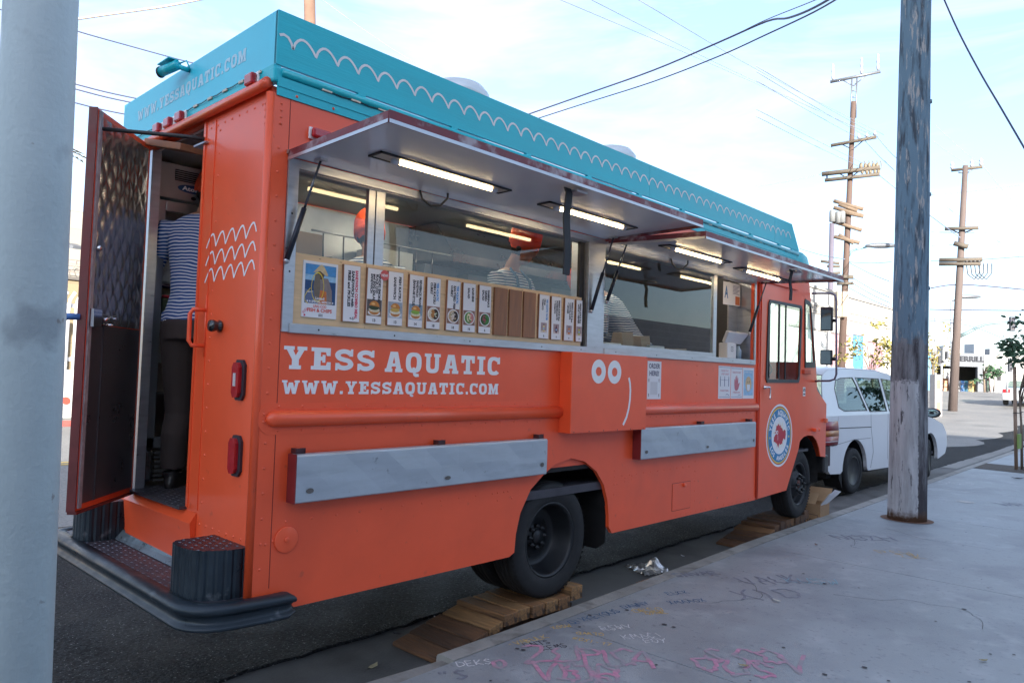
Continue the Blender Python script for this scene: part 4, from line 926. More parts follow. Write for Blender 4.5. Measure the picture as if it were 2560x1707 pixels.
text(mb, 'Limited!', X18, .31, 2.172, .013, .055, 0, 'c', .03); text(mb, 'SPECIAL MENU', X18, .312, 2.154, .012, .105, 0, 'c', .03)
for u in (.235,.25,.372,.388):
    mb.add([(u+.007*(1 if k % 2 == 0 else .45)*math.sin(math.pi*k/5), 2.160+.007*(1 if k % 2 == 0 else .45)*math.cos(math.pi*k/5), 0) for k in range(10)], [tuple(range(10))], 0, X18)
mb.build('poster_caption', PAPER, po, recalc=False)
mb = MB(); X2 = mX(.0021); text(mb, 'LING COD', X2, .312, 2.129, .014, .08, 0, 'c', .03); text(mb, 'FISH & CHIPS', X2, .312, 2.106, .018, .15, 0, 'c', .04); mb.build('poster_title', mat('title_red', (.65,.10,.07), .6), po, recalc=False)
mb = MB(); text(mb, '$22', X2, .318, 2.084, .012, None, 0, 'c', .03); mb.build('poster_price', INK, po, recalc=False)
mb = MB(); text(mb, 'sold', mX(.0024), .214, 2.092, .018, .032, 38, 'l', .0); disc(mb, mX(.0024), .222, 2.085, .006, n=8); mb.build('poster_note', PINK, po, recalc=False)

# ------------------------------------------------------------------ paper notices on the truck side
def sheet(y0, y1, z0, z1, lab, nm='paper_notice', cat='notice', grp=None):
    return MB().box(.0004,.0022,y0,y1,z0,z1).build(nm, PAPER, label=lab, cat=cat, group=grp)
o = sheet(3.492,3.708,1.635,1.958,'white sheet reading ORDER HERE! beside the orange box with a face')
mb = MB(); Xn = mX(.0028); text(mb, 'ORDER', Xn, 3.60, 1.897, .040, .175, 0, 'c', .03); text(mb, 'HERE!', Xn, 3.597, 1.835, .040, .15, 0, 'c', .03); mb.build('notice_text', mat('navy_ink', (.06,.06,.13), .6), o, recalc=False)
mb = MB()
for y, z in ((3.515,1.80),(3.675,1.80),(3.515,1.675),(3.675,1.672)): disc(mb, Xn, y, z, .007, .009, 10); disc(mb, Xn, y, z-.014, .005, .008, 8, d=.0002)
mb.build('notice_dots', mat('dots_mix', (.22,.16,.20), .6, var=.6, vs=20), o, recalc=False)
mb = MB(); mb.box(.0024,.0027,3.542,3.652,1.672,1.782); mb.build('blank_square', mat('pale_grey_print', (.60,.60,.63), .6, var=.05), o)
GN = 'health notices taped under the serving window'
a = sheet(4.745,4.995,1.635,1.955,'left health notice with small figures keeping apart', grp=GN)
b = sheet(5.005,5.252,1.635,1.952,'middle health notice with a pink open hand', grp=GN)
c = sheet(5.262,5.515,1.635,1.952,'pale blue health notice with a masked egg-shaped face', grp=GN)
LP = mat('pale_pink_ink', (.60,.25,.32), .6, var=.1); NV = mat('navy_ink', (.06,.06,.13)); SL = mat('slate_ink', (.16,.18,.30), .6)
mb = MB(); text(mb, 'PLEASE STAY', Xn, 4.80, 1.90, .017, .15, 0, 'l', .02); text(mb, '6 FEET APART', Xn, 4.80, 1.868, .017, .16, 0, 'l', .02); text(mb, 'FROM OTHERS', Xn, 4.785, 1.705, .017, .17, 0, 'l', .02); mb.build('notice_text', LP, a, recalc=False)
mb = MB()
for y in (4.785,4.87,4.955):
    disc(mb, Xn, y, 1.845, .006, .010, 8); mb.poly([(.0028,y-.007,1.835),(.0028,y+.007,1.835),(.0028,y+.006,1.755),(.0028,y-.006,1.755)])
mb.poly([(.0028,4.80,1.820),(.0028,4.94,1.818),(.0028,4.94,1.815),(.0028,4.80,1.817)]); mb.box(.0024,.0028,4.755,4.985,1.940,1.944); mb.box(.0024,.0028,4.755,4.985,1.649,1.653); mb.ribbon([(4.90,1.67),(4.92,1.68),(4.95,1.675),(4.97,1.664)], .006, Xn)
mb.build('notice_figures', SL, a, recalc=False)
mb = MB(); text(mb, 'PLEASE STAY AWAY', Xn, 5.128, 1.890, .016, .18, 0, 'c', .02); text(mb, 'IF FEELING SICK', Xn, 5.128, 1.690, .016, .16, 0, 'c', .02)
hand = [(5.085,1.73),(5.075,1.78),(5.078,1.83),(5.090,1.83),(5.098,1.80),(5.100,1.85),(5.112,1.86),(5.118,1.81),(5.122,1.868),(5.134,1.866),(5.138,1.81),(5.146,1.848),(5.158,1.842),(5.157,1.78),(5.185,1.80),(5.192,1.785),(5.165,1.735),(5.14,1.715),(5.105,1.715)]
plate([hand], 0, .0003, Xn, mb); mb.build('notice_hand', mat('hand_pink', (.52,.16,.20), .6, var=.2, vs=40), b, recalc=False)
mb = MB(); mb.box(.0024,.0028,5.015,5.242,1.935,1.939); mb.box(.0024,.0028,5.015,5.242,1.650,1.654); mb.ribbon([(5.16,1.665),(5.18,1.675),(5.2,1.668),(5.22,1.678)], .005, Xn); mb.build('notice_lines', SL, b, recalc=False)
mb = MB(); mb.box(.0024,.0026,5.285,5.495,1.668,1.925); mb.build('notice_field', mat('field_blue', (.30,.50,.70), .6, var=.2, vs=18), c)
mb = MB(); disc(mb, mX(.0030), 5.39, 1.785, .070, .078, 22); mb.build('egg_face', mat('egg_tan', (.62,.44,.25), .6, var=.15, vs=20), c, recalc=False)
mb = MB(); mb.poly([(.0033,5.35,1.78),(.0033,5.43,1.78),(.0033,5.42,1.725),(.0033,5.39,1.712),(.0033,5.36,1.725)]); text(mb, 'WEAR A MASK', mX(.0030), 5.39, 1.90, .014, .16, 0, 'c', .02); mb.build('egg_mask', PAPER, c, recalc=False)
mb = MB(); disc(mb, mX(.0033), 5.375, 1.805, .005, .011, 10); disc(mb, mX(.0033), 5.408, 1.807, .005, .011, 10); mb.build('egg_eyes', INK, c, recalc=False)

# ------------------------------------------------------------------ things inside the truck
g_ = MB().box(-.150,-.146,5.10,5.29,2.595,2.83).build('grade_card', PAPER, label='white health grade card with a big blue A in the order window', cat='card')
mb = MB(); text(mb, 'A', mX(-.1454), 5.125, 2.67, .115, .08, 0, 'l', .04); mb.build('grade_letter', mat('grade_blue', (.05,.17,.42), .6), g_, recalc=False)
g2 = MB().box(-.152,-.148,5.295,5.48,2.60,2.83).build('permit_sheet', PAPER, label='printed permit sheet with an orange patch beside the grade card', cat='card')
mb = MB(); mb.poly([(-.1474,5.37,2.61),(-.1474,5.47,2.61),(-.1474,5.47,2.70),(-.1474,5.37,2.70)]); mb.build('permit_patch', mat('patch_orange', (.6,.17,.06), .6), g2, recalc=False)
mb = MB()
for i in range(7): mb.poly([(-.1474,5.31,2.81-.014*i),(-.1474,5.46-.02*(i%3),2.81-.014*i),(-.1474,5.46-.02*(i%3),2.804-.014*i),(-.1474,5.31,2.804-.014*i)])
mb.build('permit_lines', SL, g2, recalc=False)
pz = empty('payment_tablet', (-.14, 5.22, 2.037), 'white card payment tablet on a stand in the order window', 'tablet')
WP = mat('white_plastic', (.72,.72,.75), .3, var=.02, coat=.3)
MB().box(-.19,-.09,5.10,5.30,2.0365,2.20).build('stand', WP, pz, bevel=.012)
q = MB(); Fq = frame((-.13,5.28,2.20),(0,1,0),(.45,0,.9),(.9,0,-.45)); q.prism([(-.20,-.0),(.15,-.0),(.24,.13),(-.22,.13)], -.02, .02, 0, Fq); q.build('screen', WP, pz, bevel=.010)
mb = MB(); mb.ribbon([(5.178,2.115),(5.222,2.115),(5.222,2.159),(5.178,2.159)], .007, mX(-.0893), closed=True); disc(mb, mX(-.0893), 5.20, 2.137, .009, n=4); mb.build('stand_mark', INK, pz, recalc=False)
bo = MB(); bo.lathe([(.03,0),(.032,.08),(.03,.10),(.016,.115),(.016,.14),(0,.141)], (-.10,5.36,2.0365), 'z', 16); bo.build('spray_bottle', mat('bottle_blue', (.35,.48,.60), .3), label='small blue and white bottle beside the payment tablet', cat='bottle')
# kraft paper bags and tubs on the counter
KR = mat('kraft', (.42,.30,.19), .8, var=.1)
for i, (y, x, h_, w, lab) in enumerate(((3.72,-.42,.22,.15,'left brown paper bag standing open behind the right serving window'),(3.98,-.40,.20,.13,'small brown paper bag right of the open bag behind the window'),(4.55,-.36,.11,.2,'low brown paper stack behind the right serving window'))):
    mb = MB(); mb.loft([[(x-.06,y-w/2,2.0),(x+.06,y-w/2,2.0),(x+.06,y+w/2,2.0),(x-.06,y+w/2,2.0)],[(x-.065,y-w/2-.01,2.0+h_*.6),(x+.065,y-w/2-.01,2.0+h_*.6),(x+.065,y+w/2+.01,2.0+h_*.6),(x-.065,y+w/2+.01,2.0+h_*.6)],[(x-.055,y-w/2,2.0+h_),(x+.05,y-w/2-.01,2.0+h_*.96),(x+.06,y+w/2,2.0+h_*1.03),(x-.06,y+w/2,2.0+h_)]], smooth=False)
    mb.build('paper_bag', KR, label=lab, cat='paper bag', group='brown paper bags on the counter')
for i, (y, w, h_, lab) in enumerate(((3.05,.22,.10,'steel food tub at the left end of the right window counter'),(3.42,.24,.11,'white food tub near the striped back in the right window'),(4.12,.26,.12,'pale food tub in front of the small paper bag'))):
    MB().box(-.48,-.30,y-w/2,y+w/2,2.0,2.0+h_).build('food_tub', INNER if i == 0 else WP, bevel=.01, label=lab, cat='tub', group='food tubs on the serving counter')
MB().box(-.60,-.141,.15,5.5,1.955,1.998).build('serving_counter', INNER, label='steel serving counter along the inside of the windows', cat='counter', bevel=.003)
# wall shelf with boxes, hood
sh = empty('wall_shelf', (-1.95, 2.6, 2.50), 'long steel shelf on the far wall of the truck', 'shelf')
MB().box(-2.098,-1.72,1.0,5.3,2.50,2.53).build('shelf_board', INNER, sh)
for y in (1.2,2.6,4.0,5.2): MB().prism([(-2.098,2.5),(-1.76,2.5),(-2.098,2.2)], y-.01, y+.01, 0, lambda u,v,d: (u,d,v)).build('bracket', INNER, sh)
BX = [(1.25,.35,.36,(.20,.13,.075),'brown cardboard box at the left end of the wall shelf'),(1.62,.22,.20,(.30,.31,.34),'grey tray on the wall shelf beside the brown box'),(2.15,.42,.34,(.55,.58,.60),'large white box on the wall shelf over the middle'),(2.7,.40,.27,(.20,.24,.30),'grey box on the wall shelf right of the white box'),(3.2,.3,.24,(.5,.5,.5),'small white box on the wall shelf'),(3.75,.36,.28,(.30,.22,.15),'second cardboard box far along the wall shelf'),(4.5,.4,.24,(.5,.52,.55),'pale box at the far end of the wall shelf')]
for y, w, h_, c_, lab in BX:
    MB().box(-2.06,-1.78,y-w/2,y+w/2,2.531,2.531+h_).build('storage_box', mat('box_%d' % int(y*100), c_, .7, var=.1), bevel=.005, label=lab, cat='box', group='boxes on the wall shelf')
hd_ = MB(); hd_.prism([(-2.098,2.86),(-1.45,2.80),(-1.45,2.88),(-1.70,3.18),(-2.098,3.18)], 2.55, 5.0, 0, lambda u,v,d:(u,d,v)); hd_.build('exhaust_hood', mat('hood_steel', (.13,.135,.15), .3, .8, var=.2, vs=3), label='dark steel exhaust hood over the cooking counter', cat='hood', bevel=.004)
ut = empty('utensil_rail', (-1.42, 1.9, 2.66), 'steel rail with hanging ladles seen through the wide window', 'utensil rail')
MB().tube([(-1.42,1.1,2.84),(-1.42,2.5,2.84)], .008, 6).build('rail', INNER, ut)
for i in range(7):
    y = 1.2+.18*i; q = MB(); q.tube([(-1.42,y,2.83),(-1.41,y,2.62-.03*(i%3))], .006, 6); q.ell((-1.41,y,2.59-.03*(i%3)), (.012,.04+.01*(i%2),.045), 10, 7); q.build('ladle', mat('ladle_dark', (.10,.10,.11), .3, .8), ut)

co_ = empty('cooking_counter', (-1.8, 2.9, .99), 'steel cooking counter with range along the far wall', 'counter')
MB().box(-2.098,-1.45,1.0,5.3,1.85,1.90).build('worktop', INNER, co_); MB().box(-2.05,-1.5,1.02,5.28,1.0,1.849).build('cabinet', DKINNER, co_)
for i, y in enumerate((1.5,2.2,2.9,3.9,4.6)):
    r_ = .10+.02*(i%3); MB().lathe([(r_*.9,0),(r_,.01),(r_,.16+.03*(i%2)),(r_*1.04,.165+.03*(i%2)),(r_*.94,.16+.03*(i%2)),(r_*.92,.02),(0,.02)], (-1.72,y,1.901), 'z', 22).build('stock_pot', INNER, label=['first stock pot on the cooking counter, nearest the rear door','wide stock pot second from the rear door','stock pot in the middle of the cooking counter','stock pot behind the right serving window','last stock pot towards the cab'][i], cat='pot', group='stock pots on the cooking counter')
# glass door refrigerator at the rear
rf = empty('refrigerator', (-1.78, .45, 1.0), 'tall steel refrigerator with louvred header and oval blue badge inside the rear door', 'refrigerator')
RS = mat('fridge_steel', (.34,.36,.38), .34, .85, var=.12, vs=3, stretch=(1,1,.3))
mb = MB(); mb.box(-2.09,-1.66,.05,.09,1.004,3.16); mb.box(-2.09,-1.66,.87,.90,1.004,3.16); mb.box(-2.09,-2.05,.09,.87,1.004,3.16); mb.build('cabinet', RS, rf)
mb = MB(); mb.box(-1.95,-1.63,.05,.90,2.92,3.16); HDR = mb.build('header', RS, rf, bevel=.006)
mb = MB()
mb.box(-1.6295,-1.627,.17,.80,3.05,3.125); mb.build('vent_opening', UNDER, HDR)
sl_ = None
for i in range(5):
    if sl_ is None: sl_ = MB().box(-1.6268,-1.618,.17,.80,3.055,3.059).build('vent_slat', RS, HDR)
    else: c = sl_.copy(); COL.objects.link(c); c.location.z += .014*i
mb = MB(); disc(mb, mX(-1.6290), .285, 3.005, .095, .028, 30); bd = mb.build('badge', mat('badge_blue', (.01,.06,.16), .3), rf, recalc=False)
mb = MB(); text(mb, 'Atosa', mX(-1.6282), .285, 2.993, .028, .13, 0, 'c', .03); mb.build('badge_text', WHITE, bd, recalc=False)
mb = MB(); disc(mb, mX(-1.6285), .30, 2.945, .018, .013, 14); mb.build('lock', UNDER, rf, recalc=False)
mb = MB(); mb.box(-1.66,-1.62,.05,.12,1.25,2.90); mb.box(-1.66,-1.62,.12,.86,2.83,2.90); mb.box(-1.66,-1.62,.05,.86,1.25,1.32); mb.box(-1.66,-1.62,.80,.87,1.32,2.83); mb.build('door_frame', RS, rf, bevel=.004)
for z in (1.6,2.0,2.35): MB().box(-2.04,-1.69,.10,.86,z,z+.012).build('shelf', RS, rf)
gr = None
for i in range(7):
    if gr is None: gr = MB().box(-1.655,-1.63,.13,.86,1.03,1.045).build('grille_slat', RS, rf)
    else: c = gr.copy(); COL.objects.link(c); c.location.z += .03*i
MB().box(-1.665,-1.615,.05,.12,1.03,1.24).build('kick_post', mat('kick_steel', (.4,.41,.43), .22, .95, var=.1), rf, bevel=.02)
for i, (y, z, w, h_, c_, lab) in enumerate(((.25,1.613,.2,.2,(.10,.08,.07),'dark crate low in the refrigerator'),(.28,2.013,.24,.24,(.06,.09,.05),'clear tub of greens on the middle refrigerator shelf'),(.27,2.363,.25,.20,(.32,.33,.35),'grey plastic tub on the top refrigerator shelf'),(.27,2.565,.22,.14,(.03,.07,.03),'leafy greens in a clear tub at the top of the refrigerator'),(.28,2.255,.24,.02,(.4,.02,.04),'flat red lid on the tub of greens'))):
    MB().box(-1.93,-1.71,y-w/2,y+w/2,z,z+h_).build('food_tub', mat('tub_%d' % i, c_, .5, var=.4, vs=22), bevel=.008, label=lab, cat='tub', group='tubs inside the refrigerator')
# plank that props the rear door
pw = MB(); a_ = FD(.20,3.12,.0); Fw = frame(FD(.02,3.235,.03),(.80,.02,-.20),(-.05,1,.0),(.2,0,.8)); pw.box(.0,.56,-.07,.07,-.02,.02,0,Fw)
pw.build('wooden_plank', mat('cedar_plank', (.28,.115,.055), .65, var=.25, vs=4, stretch=(2,2,2)), bevel=.003, label='reddish wooden plank wedged over the open rear door', cat='plank')

# ------------------------------------------------------------------ people
SKIN = mat('skin', (.42,.22,.14), .55, var=.06, vs=9); SKIND = mat('skin_brown', (.30,.15,.09), .55, var=.06, vs=9)
STR = stripes('striped_shirt', (.022,.075,.27), (.60,.63,.70), 46, .60); STR2 = stripes('striped_shirt_pale', (.04,.10,.24), (.66,.68,.74), 42, .45)
TROU = mat('brown_trousers', (.042,.030,.028), .85, var=.25, vs=5, bump=.15, bs=9); SHOE = mat('black_shoe', (.012,.011,.012), .45, var=.2)
HAT = mat('orange_knit', (.88,.10,.03), .9, var=.15, vs=30, bump=.3, bs=70); HAIR = mat('dark_hair', (.012,.009,.008), .6, var=.2)
def limb(mb, pts, rs, n=14):
    rings = []
    P = [Vector(p) for p in pts]
    mb.tube(P, rs, n)
def ring_at(c, rx, ry, fwd, n=22, tilt=Vector((0,0,1)), e=.85):
    side_ = fwd.cross(tilt).normalized(); f2 = fwd; out = []
    for k in range(n):
        a = 2*math.pi*k/n; ca, sa = math.cos(a), math.sin(a)
        out.append(tuple(Vector(c) + side_*rx*math.copysign(abs(ca)**e, ca) + f2*ry*math.copysign(abs(sa)**e, sa)))
    return out
def person(name, base, face, label, s=1.0, lean=0., head_pitch=0., turn=0., shirt=STR, hands=None, hat=True, skin=SKIN, step=.06):
    """base: point between the feet; face: facing angle; lean: forward lean of the trunk (radians)"""
    F_ = Vector((math.cos(face), math.sin(face), 0)); S_ = Vector((math.sin(face), -math.cos(face), 0)); Z_ = Vector((0,0,1)); B = Vector(base)
    root = empty(name, base, label, 'person')
    mb = MB()
    hip = B + Z_*.93*s; Tn = (Z_*math.cos(lean) + F_*math.sin(lean)); Tf = (F_*math.cos(lean) - Z_*math.sin(lean))
    def tp(h, f=0): return hip + Tn*h*s + Tf*f*s
    rings = []
    for h, rx, ry, f in ((-.14,.165,.115,-.01),(-.06,.18,.125,-.012),(.02,.172,.118,-.005),(.12,.155,.105,.005),(.24,.165,.112,.008),(.36,.185,.122,.006),(.46,.20,.118,0),(.515,.185,.098,-.01),(.555,.13,.075,-.015),(.585,.07,.06,-.01)):
        rings.append(ring_at(tp(h,f), rx*s, ry*s, Tf, tilt=Tn))
    mb.loft(rings)
    neck = tp(.60,-.005); hp = lean*.6 + head_pitch; Hn = (Z_*math.cos(hp)+F_*math.sin(hp)); Hf0 = (F_*math.cos(hp)-Z_*math.sin(hp))
    Hs = Hf0.cross(Hn); Hf = (Hf0*math.cos(turn) + Hs*math.sin(turn)); Hs = Hf.cross(Hn)
    hc = neck + Hn*.165*s + Hf*.03*s
    limb(mb, [tp(.54), neck, neck+Hn*.09*s+Hf*.012*s], [.062*s,.055*s,.052*s])
    def hpnt(a, b, c): return tuple(hc + Hs*a*s + Hf*b*s + Hn*c*s)
    def hloc(x, y, z): return hpnt(x, y, z)
    mb.ell((0,0,.015), (.076,.095,.118), 20, 14, fn=hloc); mb.ell((0,.03,-.065), (.055,.06,.055), 14, 10, fn=hloc); mb.ell((0,.098,-.01), (.014,.022,.028), 8, 6, fn=hloc)
    mb.ell((0,.085,-.055), (.026,.012,.010), 8, 6, fn=hloc)
    for sg in (-1,1): mb.ell((sg*.078,-.005,.0), (.012,.022,.034), 8, 6, fn=hloc)
    joints = []
    hands = hands or [(.20,.30,.10),(-.20,.30,.10)]
    for sg, hnd in zip((1,-1), hands):
        sh_ = tp(.495) + S_*sg*.195*s; H_ = hip + S_*hnd[0]*s + F_*hnd[1]*s + Z_*hnd[2]*s
        d = H_ - sh_; L1, L2 = .30*s, .27*s; l = min(d.length, (L1+L2)*.985); dn = d.normalized(); H_ = sh_ + dn*l
        a = (L1*L1-L2*L2+l*l)/(2*l); h_ = math.sqrt(max(0, L1*L1-a*a)); pole = (S_*sg*.6 - Z_*.9 - F_*.3); pole = (pole - dn*pole.dot(dn)).normalized()
        El = sh_ + dn*a + pole*h_
        limb(mb, [tp(.47)+S_*sg*.12*s, sh_, sh_.lerp(El,.5), El, El.lerp(H_,.4), H_], [.075*s,.068*s,.056*s,.046*s,.044*s,.030*s])
        fd = (H_-El).normalized(); pd = fd.cross(Z_).normalized()*sg
        pal = H_ + fd*.05*s; mb.ell((0,0,0), (.040*s,.052*s,.018*s), 10, 7, fn=frame(pal, pd, fd, pd.cross(fd)))
        for k in range(4):
            b0 = H_ + fd*.085*s + pd*(.03-.02*k)*s; ln = (.065,.075,.070,.055)[k]*s; dn2 = Vector((0,0,-1))
            limb(mb, [b0, b0+fd*ln*.5+dn2*.004, b0+fd*ln*.85+dn2*.022*s, b0+fd*ln*.85+dn2*.04*s], [.0098*s,.0092*s,.0085*s,.007*s], 8)
        b0 = H_ + fd*.03*s + pd*.035*s; limb(mb, [b0, b0+fd*.025*s+pd*.025*s, b0+fd*.06*s+pd*.03*s-Z_*.01], [.0125*s,.011*s,.009*s], 8)
        joints.append((sh_, El, H_))
    for sg in (1,-1):
        h0 = hip + S_*sg*.09*s - Z_*.02*s; ft = B + S_*sg*.10*s + F_*sg*step; kn = h0.lerp(ft, .5) + F_*.03*s; an = ft + Z_*.09*s - F_*.02
        limb(mb, [h0+Z_*.05, h0-Z_*.08*s, kn+Z_*.05*s, kn-Z_*.06*s, kn.lerp(an,.45)-F_*.02*s, an+Z_*.02], [.10*s,.105*s,.078*s,.070*s,.072*s,.066*s])
        limb(mb, [an, an-Z_*.03*s], [.055*s,.05*s])
        mb.loft([ring_at(tuple(ft+F_*(.05)*s+Z_*z*s), .047*s*k, .135*s*k2, F_, 18) for z, k, k2 in ((0,.95,.98),(.03,1,1),(.06,.92,.90),(.085,.8,.6),(.12,.85,.42))])
    me = bpy.data.meshes.new('body'); me.from_pydata([tuple(Vector(v)-B) for v in mb.v], [], mb.f); me.update()
    tmp = bpy.data.objects.new('tmp', me); COL.objects.link(tmp); tmp.location = (0,0,0)
    r_ = tmp.modifiers.new('r', 'REMESH'); r_.mode = 'VOXEL'; r_.voxel_size = .0085; sm = tmp.modifiers.new('s', 'SMOOTH'); sm.factor = .5; sm.iterations = 3
    dg = bpy.context.evaluated_depsgraph_get(); m2 = bpy.data.meshes.new_from_object(tmp.evaluated_get(dg)); bpy.data.objects.remove(tmp)
    m2.name = 'body'; m2.materials.clear()
    for mt in (shirt, TROU, skin, SHOE, HAIR): m2.materials.append(mt)
    mis = []
    for p in m2.polygons:
        c = Vector(p.center) + B; rel = c - hip; h = rel.dot(Tn)/s; z = c.z - B.z
        near_hand = min((c - j[2]).length for j in joints) < .05*s or any((c-j[2]).dot((j[2]-j[1]).normalized()) > -.01*s and (c-j[2]).length < .2*s for j in joints)
        hd__ = c - hc
        if hd__.dot(Hn)/s > -.11 and hd__.length < .2*s: k = 4 if (hd__.dot(Hf)/s < .015 and hd__.dot(Hn)/s > -.06) or hd__.dot(Hn)/s > .085 else 2
        elif h > .565: k = 2
        elif near_hand: k = 2
        elif z < .105*s: k = 3
        elif h < -.035 and z < .95*s: k = 1
        else: k = 0
        mis.append(k)
    m2.polygons.foreach_set('material_index', mis); m2.polygons.foreach_set('use_smooth', [True]*len(mis))
    o = bpy.data.objects.new('body', m2); COL.objects.link(o); setloc(o, B, root)
    eb = MB()
    for sg in (-1,1): eb.ell((sg*.030,.083,.018), (.011,.008,.008), 10, 6, fn=hloc)
    eb.build('eyes', mat('eye_dark', (.02,.015,.012), .2), root)
    if hat:
        hb = MB(); hb.ell((0,-.012,.090), (.108,.124,.145), 22, 12, fn=hloc)
        hb.lathe([(.088,.012),(.108,.008),(.114,.045),(.110,.088),(.09,.09)], (0,0,0), 'z', 24, closed=True, fn=lambda x,y,z: hloc(x*.97,y*1.08-.006,z))
        hb.build('knit_hat', HAT, root)
    return root, hip, S_, F_, Z_, Tn, Tf
F0 = .995
person('person', (-1.40,.275,1.0), rad(140), 'person seen from behind in blue striped shirt and brown trousers inside the rear door', 1.20, .12, .55, -.3, STR, [(.15,.38,.25),(-.20,.36,.22)], step=-.05)
person('person', (-1.02,1.36,F0), rad(150), 'person in orange knit hat and striped shirt behind the left window post', 1.10, .22, .30, .2, STR2, [(.16,.40,.08),(-.20,.40,.05)])
r3 = person('person', (-.86,2.62,F0), rad(10), 'person in orange knit hat looking down behind the wide serving window', 1.12, .10, .35, -.25, STR2, [(.22,.34,.04),(-.18,.36,.02)])
mb = MB(); hip3, S3, F3, Tn3, Tf3 = r3[1], r3[2], r3[3], r3[5], r3[6]
for sg in (-1,1): 
    pts = [hip3+Tn3*h*1.15+Tf3*f*1.15+S3*sg*w*1.15 for h, f, w in ((.57,.03,.07),(.50,.108,.08),(.42,.132,.085),(.34,.136,.09))]
    mb.tube(pts, .012, 6)
vs = []
rings = []
for h, ry, wv in ((.34,.138,.10),(.24,.128,.12),(.12,.122,.13),(.0,.134,.14)):
    rings.append([tuple(hip3+Tn3*h*1.15+Tf3*(ry*math.cos(a*.9)+.006)*1.15+S3*math.sin(a)*wv*1.15) for a in [-.9+.3*k for k in range(7)]])
for r_ in rings: mb.v += r_
k0 = len(mb.v)-28
for i in range(3):
    for k in range(6): mb.f.append((k0+i*7+k,k0+i*7+k+1,k0+(i+1)*7+k+1,k0+(i+1)*7+k)); mb.mi.append(0); mb.sm.append(True)
mb.build('apron', mat('apron_blue', (.03,.09,.20), .8, var=.1), r3[0], recalc=False)
person('person', (-.72,4.46,F0), rad(200), 'person in striped shirt bending over behind the right serving window', 1.16, .62, .5, .0, STR2, [(.18,.45,.15),(-.18,.45,.15)])
# ------------------------------------------------------------------ ground
ASPH = mat('asphalt', (.026,.029,.033), .8, var=.25, vs=2.2, bump=2.2, bs=48, spec=.22, speck=((.34,.34,.34), 70, .62, .68, .9), grit=((.005,.005,.006), 42, .46, .56, .9))
GUT = mat('gutter_concrete', (.115,.112,.108), .8, var=.3, vs=2.5, bump=.25, bs=60, stain=((.035,.033,.032), 1.5, .5, .7, .7))
CONC = mat('sidewalk_concrete', (.275,.30,.318), .56, var=.17, vs=1.1, bump=.22, bs=120, stain=((.15,.16,.185), 1.6, .50, .74, .6), speck=((.42,.44,.46), 4.5, .56, .72, .4), grit=((.12,.125,.14), 30, .60, .72, .5))
KERBM = mat('kerb_concrete', (.27,.265,.25), .8, var=.22, vs=3, bump=.3, bs=60, stain=((.10,.09,.08), 5, .56, .72, .6))
def gz(x, y):
    t = max(0, min(1, (y-24)/46)); r_ = 1.55*t*t*(3-2*t)
    return r_
xs = [-400,-150,-80,-50,-36,-28,-23,-19.45,-15,-11,-8,-6,-4,-2.5,-1.5,-.72,.2,1,3,8,20,50,120,400]
ys = [-200,-80,-30,-12,-6,-3,-1,1,3,6,9,12,16,20,24,28,32,36,40,45,50,55,60,65,70,80,120,250,700]
mb = MB()
for x in xs:
    for y in ys: mb.v.append((x, y, gz(x,y)))
n = len(ys)
for i in range(len(xs)-1):
    for j in range(n-1): mb.f.append((i*n+j,(i+1)*n+j,(i+1)*n+j+1,i*n+j+1)); mb.mi.append(0); mb.sm.append(True)
mb.build('road', ASPH, origin=(0,0,0), kind='structure', recalc=False)
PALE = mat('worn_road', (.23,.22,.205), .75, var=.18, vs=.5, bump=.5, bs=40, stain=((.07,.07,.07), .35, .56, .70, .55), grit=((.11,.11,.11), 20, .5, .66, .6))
def sheet_road(nm, poly, mt, dz=.006):
    m_ = MB(); m_.v = [(x, y, gz(x,y)+dz) for x, y in poly]; n_ = len(poly)//2
    for i in range(n_-1): m_.f.append((2*i,2*i+1,2*i+3,2*i+2)); m_.mi.append(0); m_.sm.append(True)
    m_.build(nm, mt, kind='structure', recalc=False)
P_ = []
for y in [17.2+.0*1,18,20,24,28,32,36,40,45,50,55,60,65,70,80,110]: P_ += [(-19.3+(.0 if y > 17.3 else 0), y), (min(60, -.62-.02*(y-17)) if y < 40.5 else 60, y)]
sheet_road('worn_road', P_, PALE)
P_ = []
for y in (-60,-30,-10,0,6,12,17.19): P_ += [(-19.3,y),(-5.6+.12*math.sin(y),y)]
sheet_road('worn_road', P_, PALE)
KL = [(-30,1.30),(-10,.52),(-2,.23),(1.13,.11),(3.38,.04),(5.87,-.065),(10.2,-.14),(16.5,-.265),(24,-.42),(40,-.80)]
def kx(y):
    for (a, xa), (b, xb) in zip(KL, KL[1:]):
        if a <= y <= b: return xa+(xb-xa)*(y-a)/(b-a)
    return KL[-1][1] if y > 0 else KL[0][1]
yy = [-30+.35*i for i in range(0, 200)]
mb = MB(); rr_ = random.Random(3)
for i, y in enumerate(yy): 
    e = -.74 + rr_.uniform(-.018,.018) + (kx(y)-.0)*.6 - .02*max(0,min(1,(y-5)/3))
    mb.v += [(kx(y)+.02,y,gz(0,y)+.004),(e-.08,y,gz(0,y)+.004)]
for i in range(len(yy)-1): mb.f.append((2*i,2*i+1,2*i+3,2*i+2)); mb.mi.append(0); mb.sm.append(False)
mb.build('gutter', GUT, kind='structure', recalc=False)
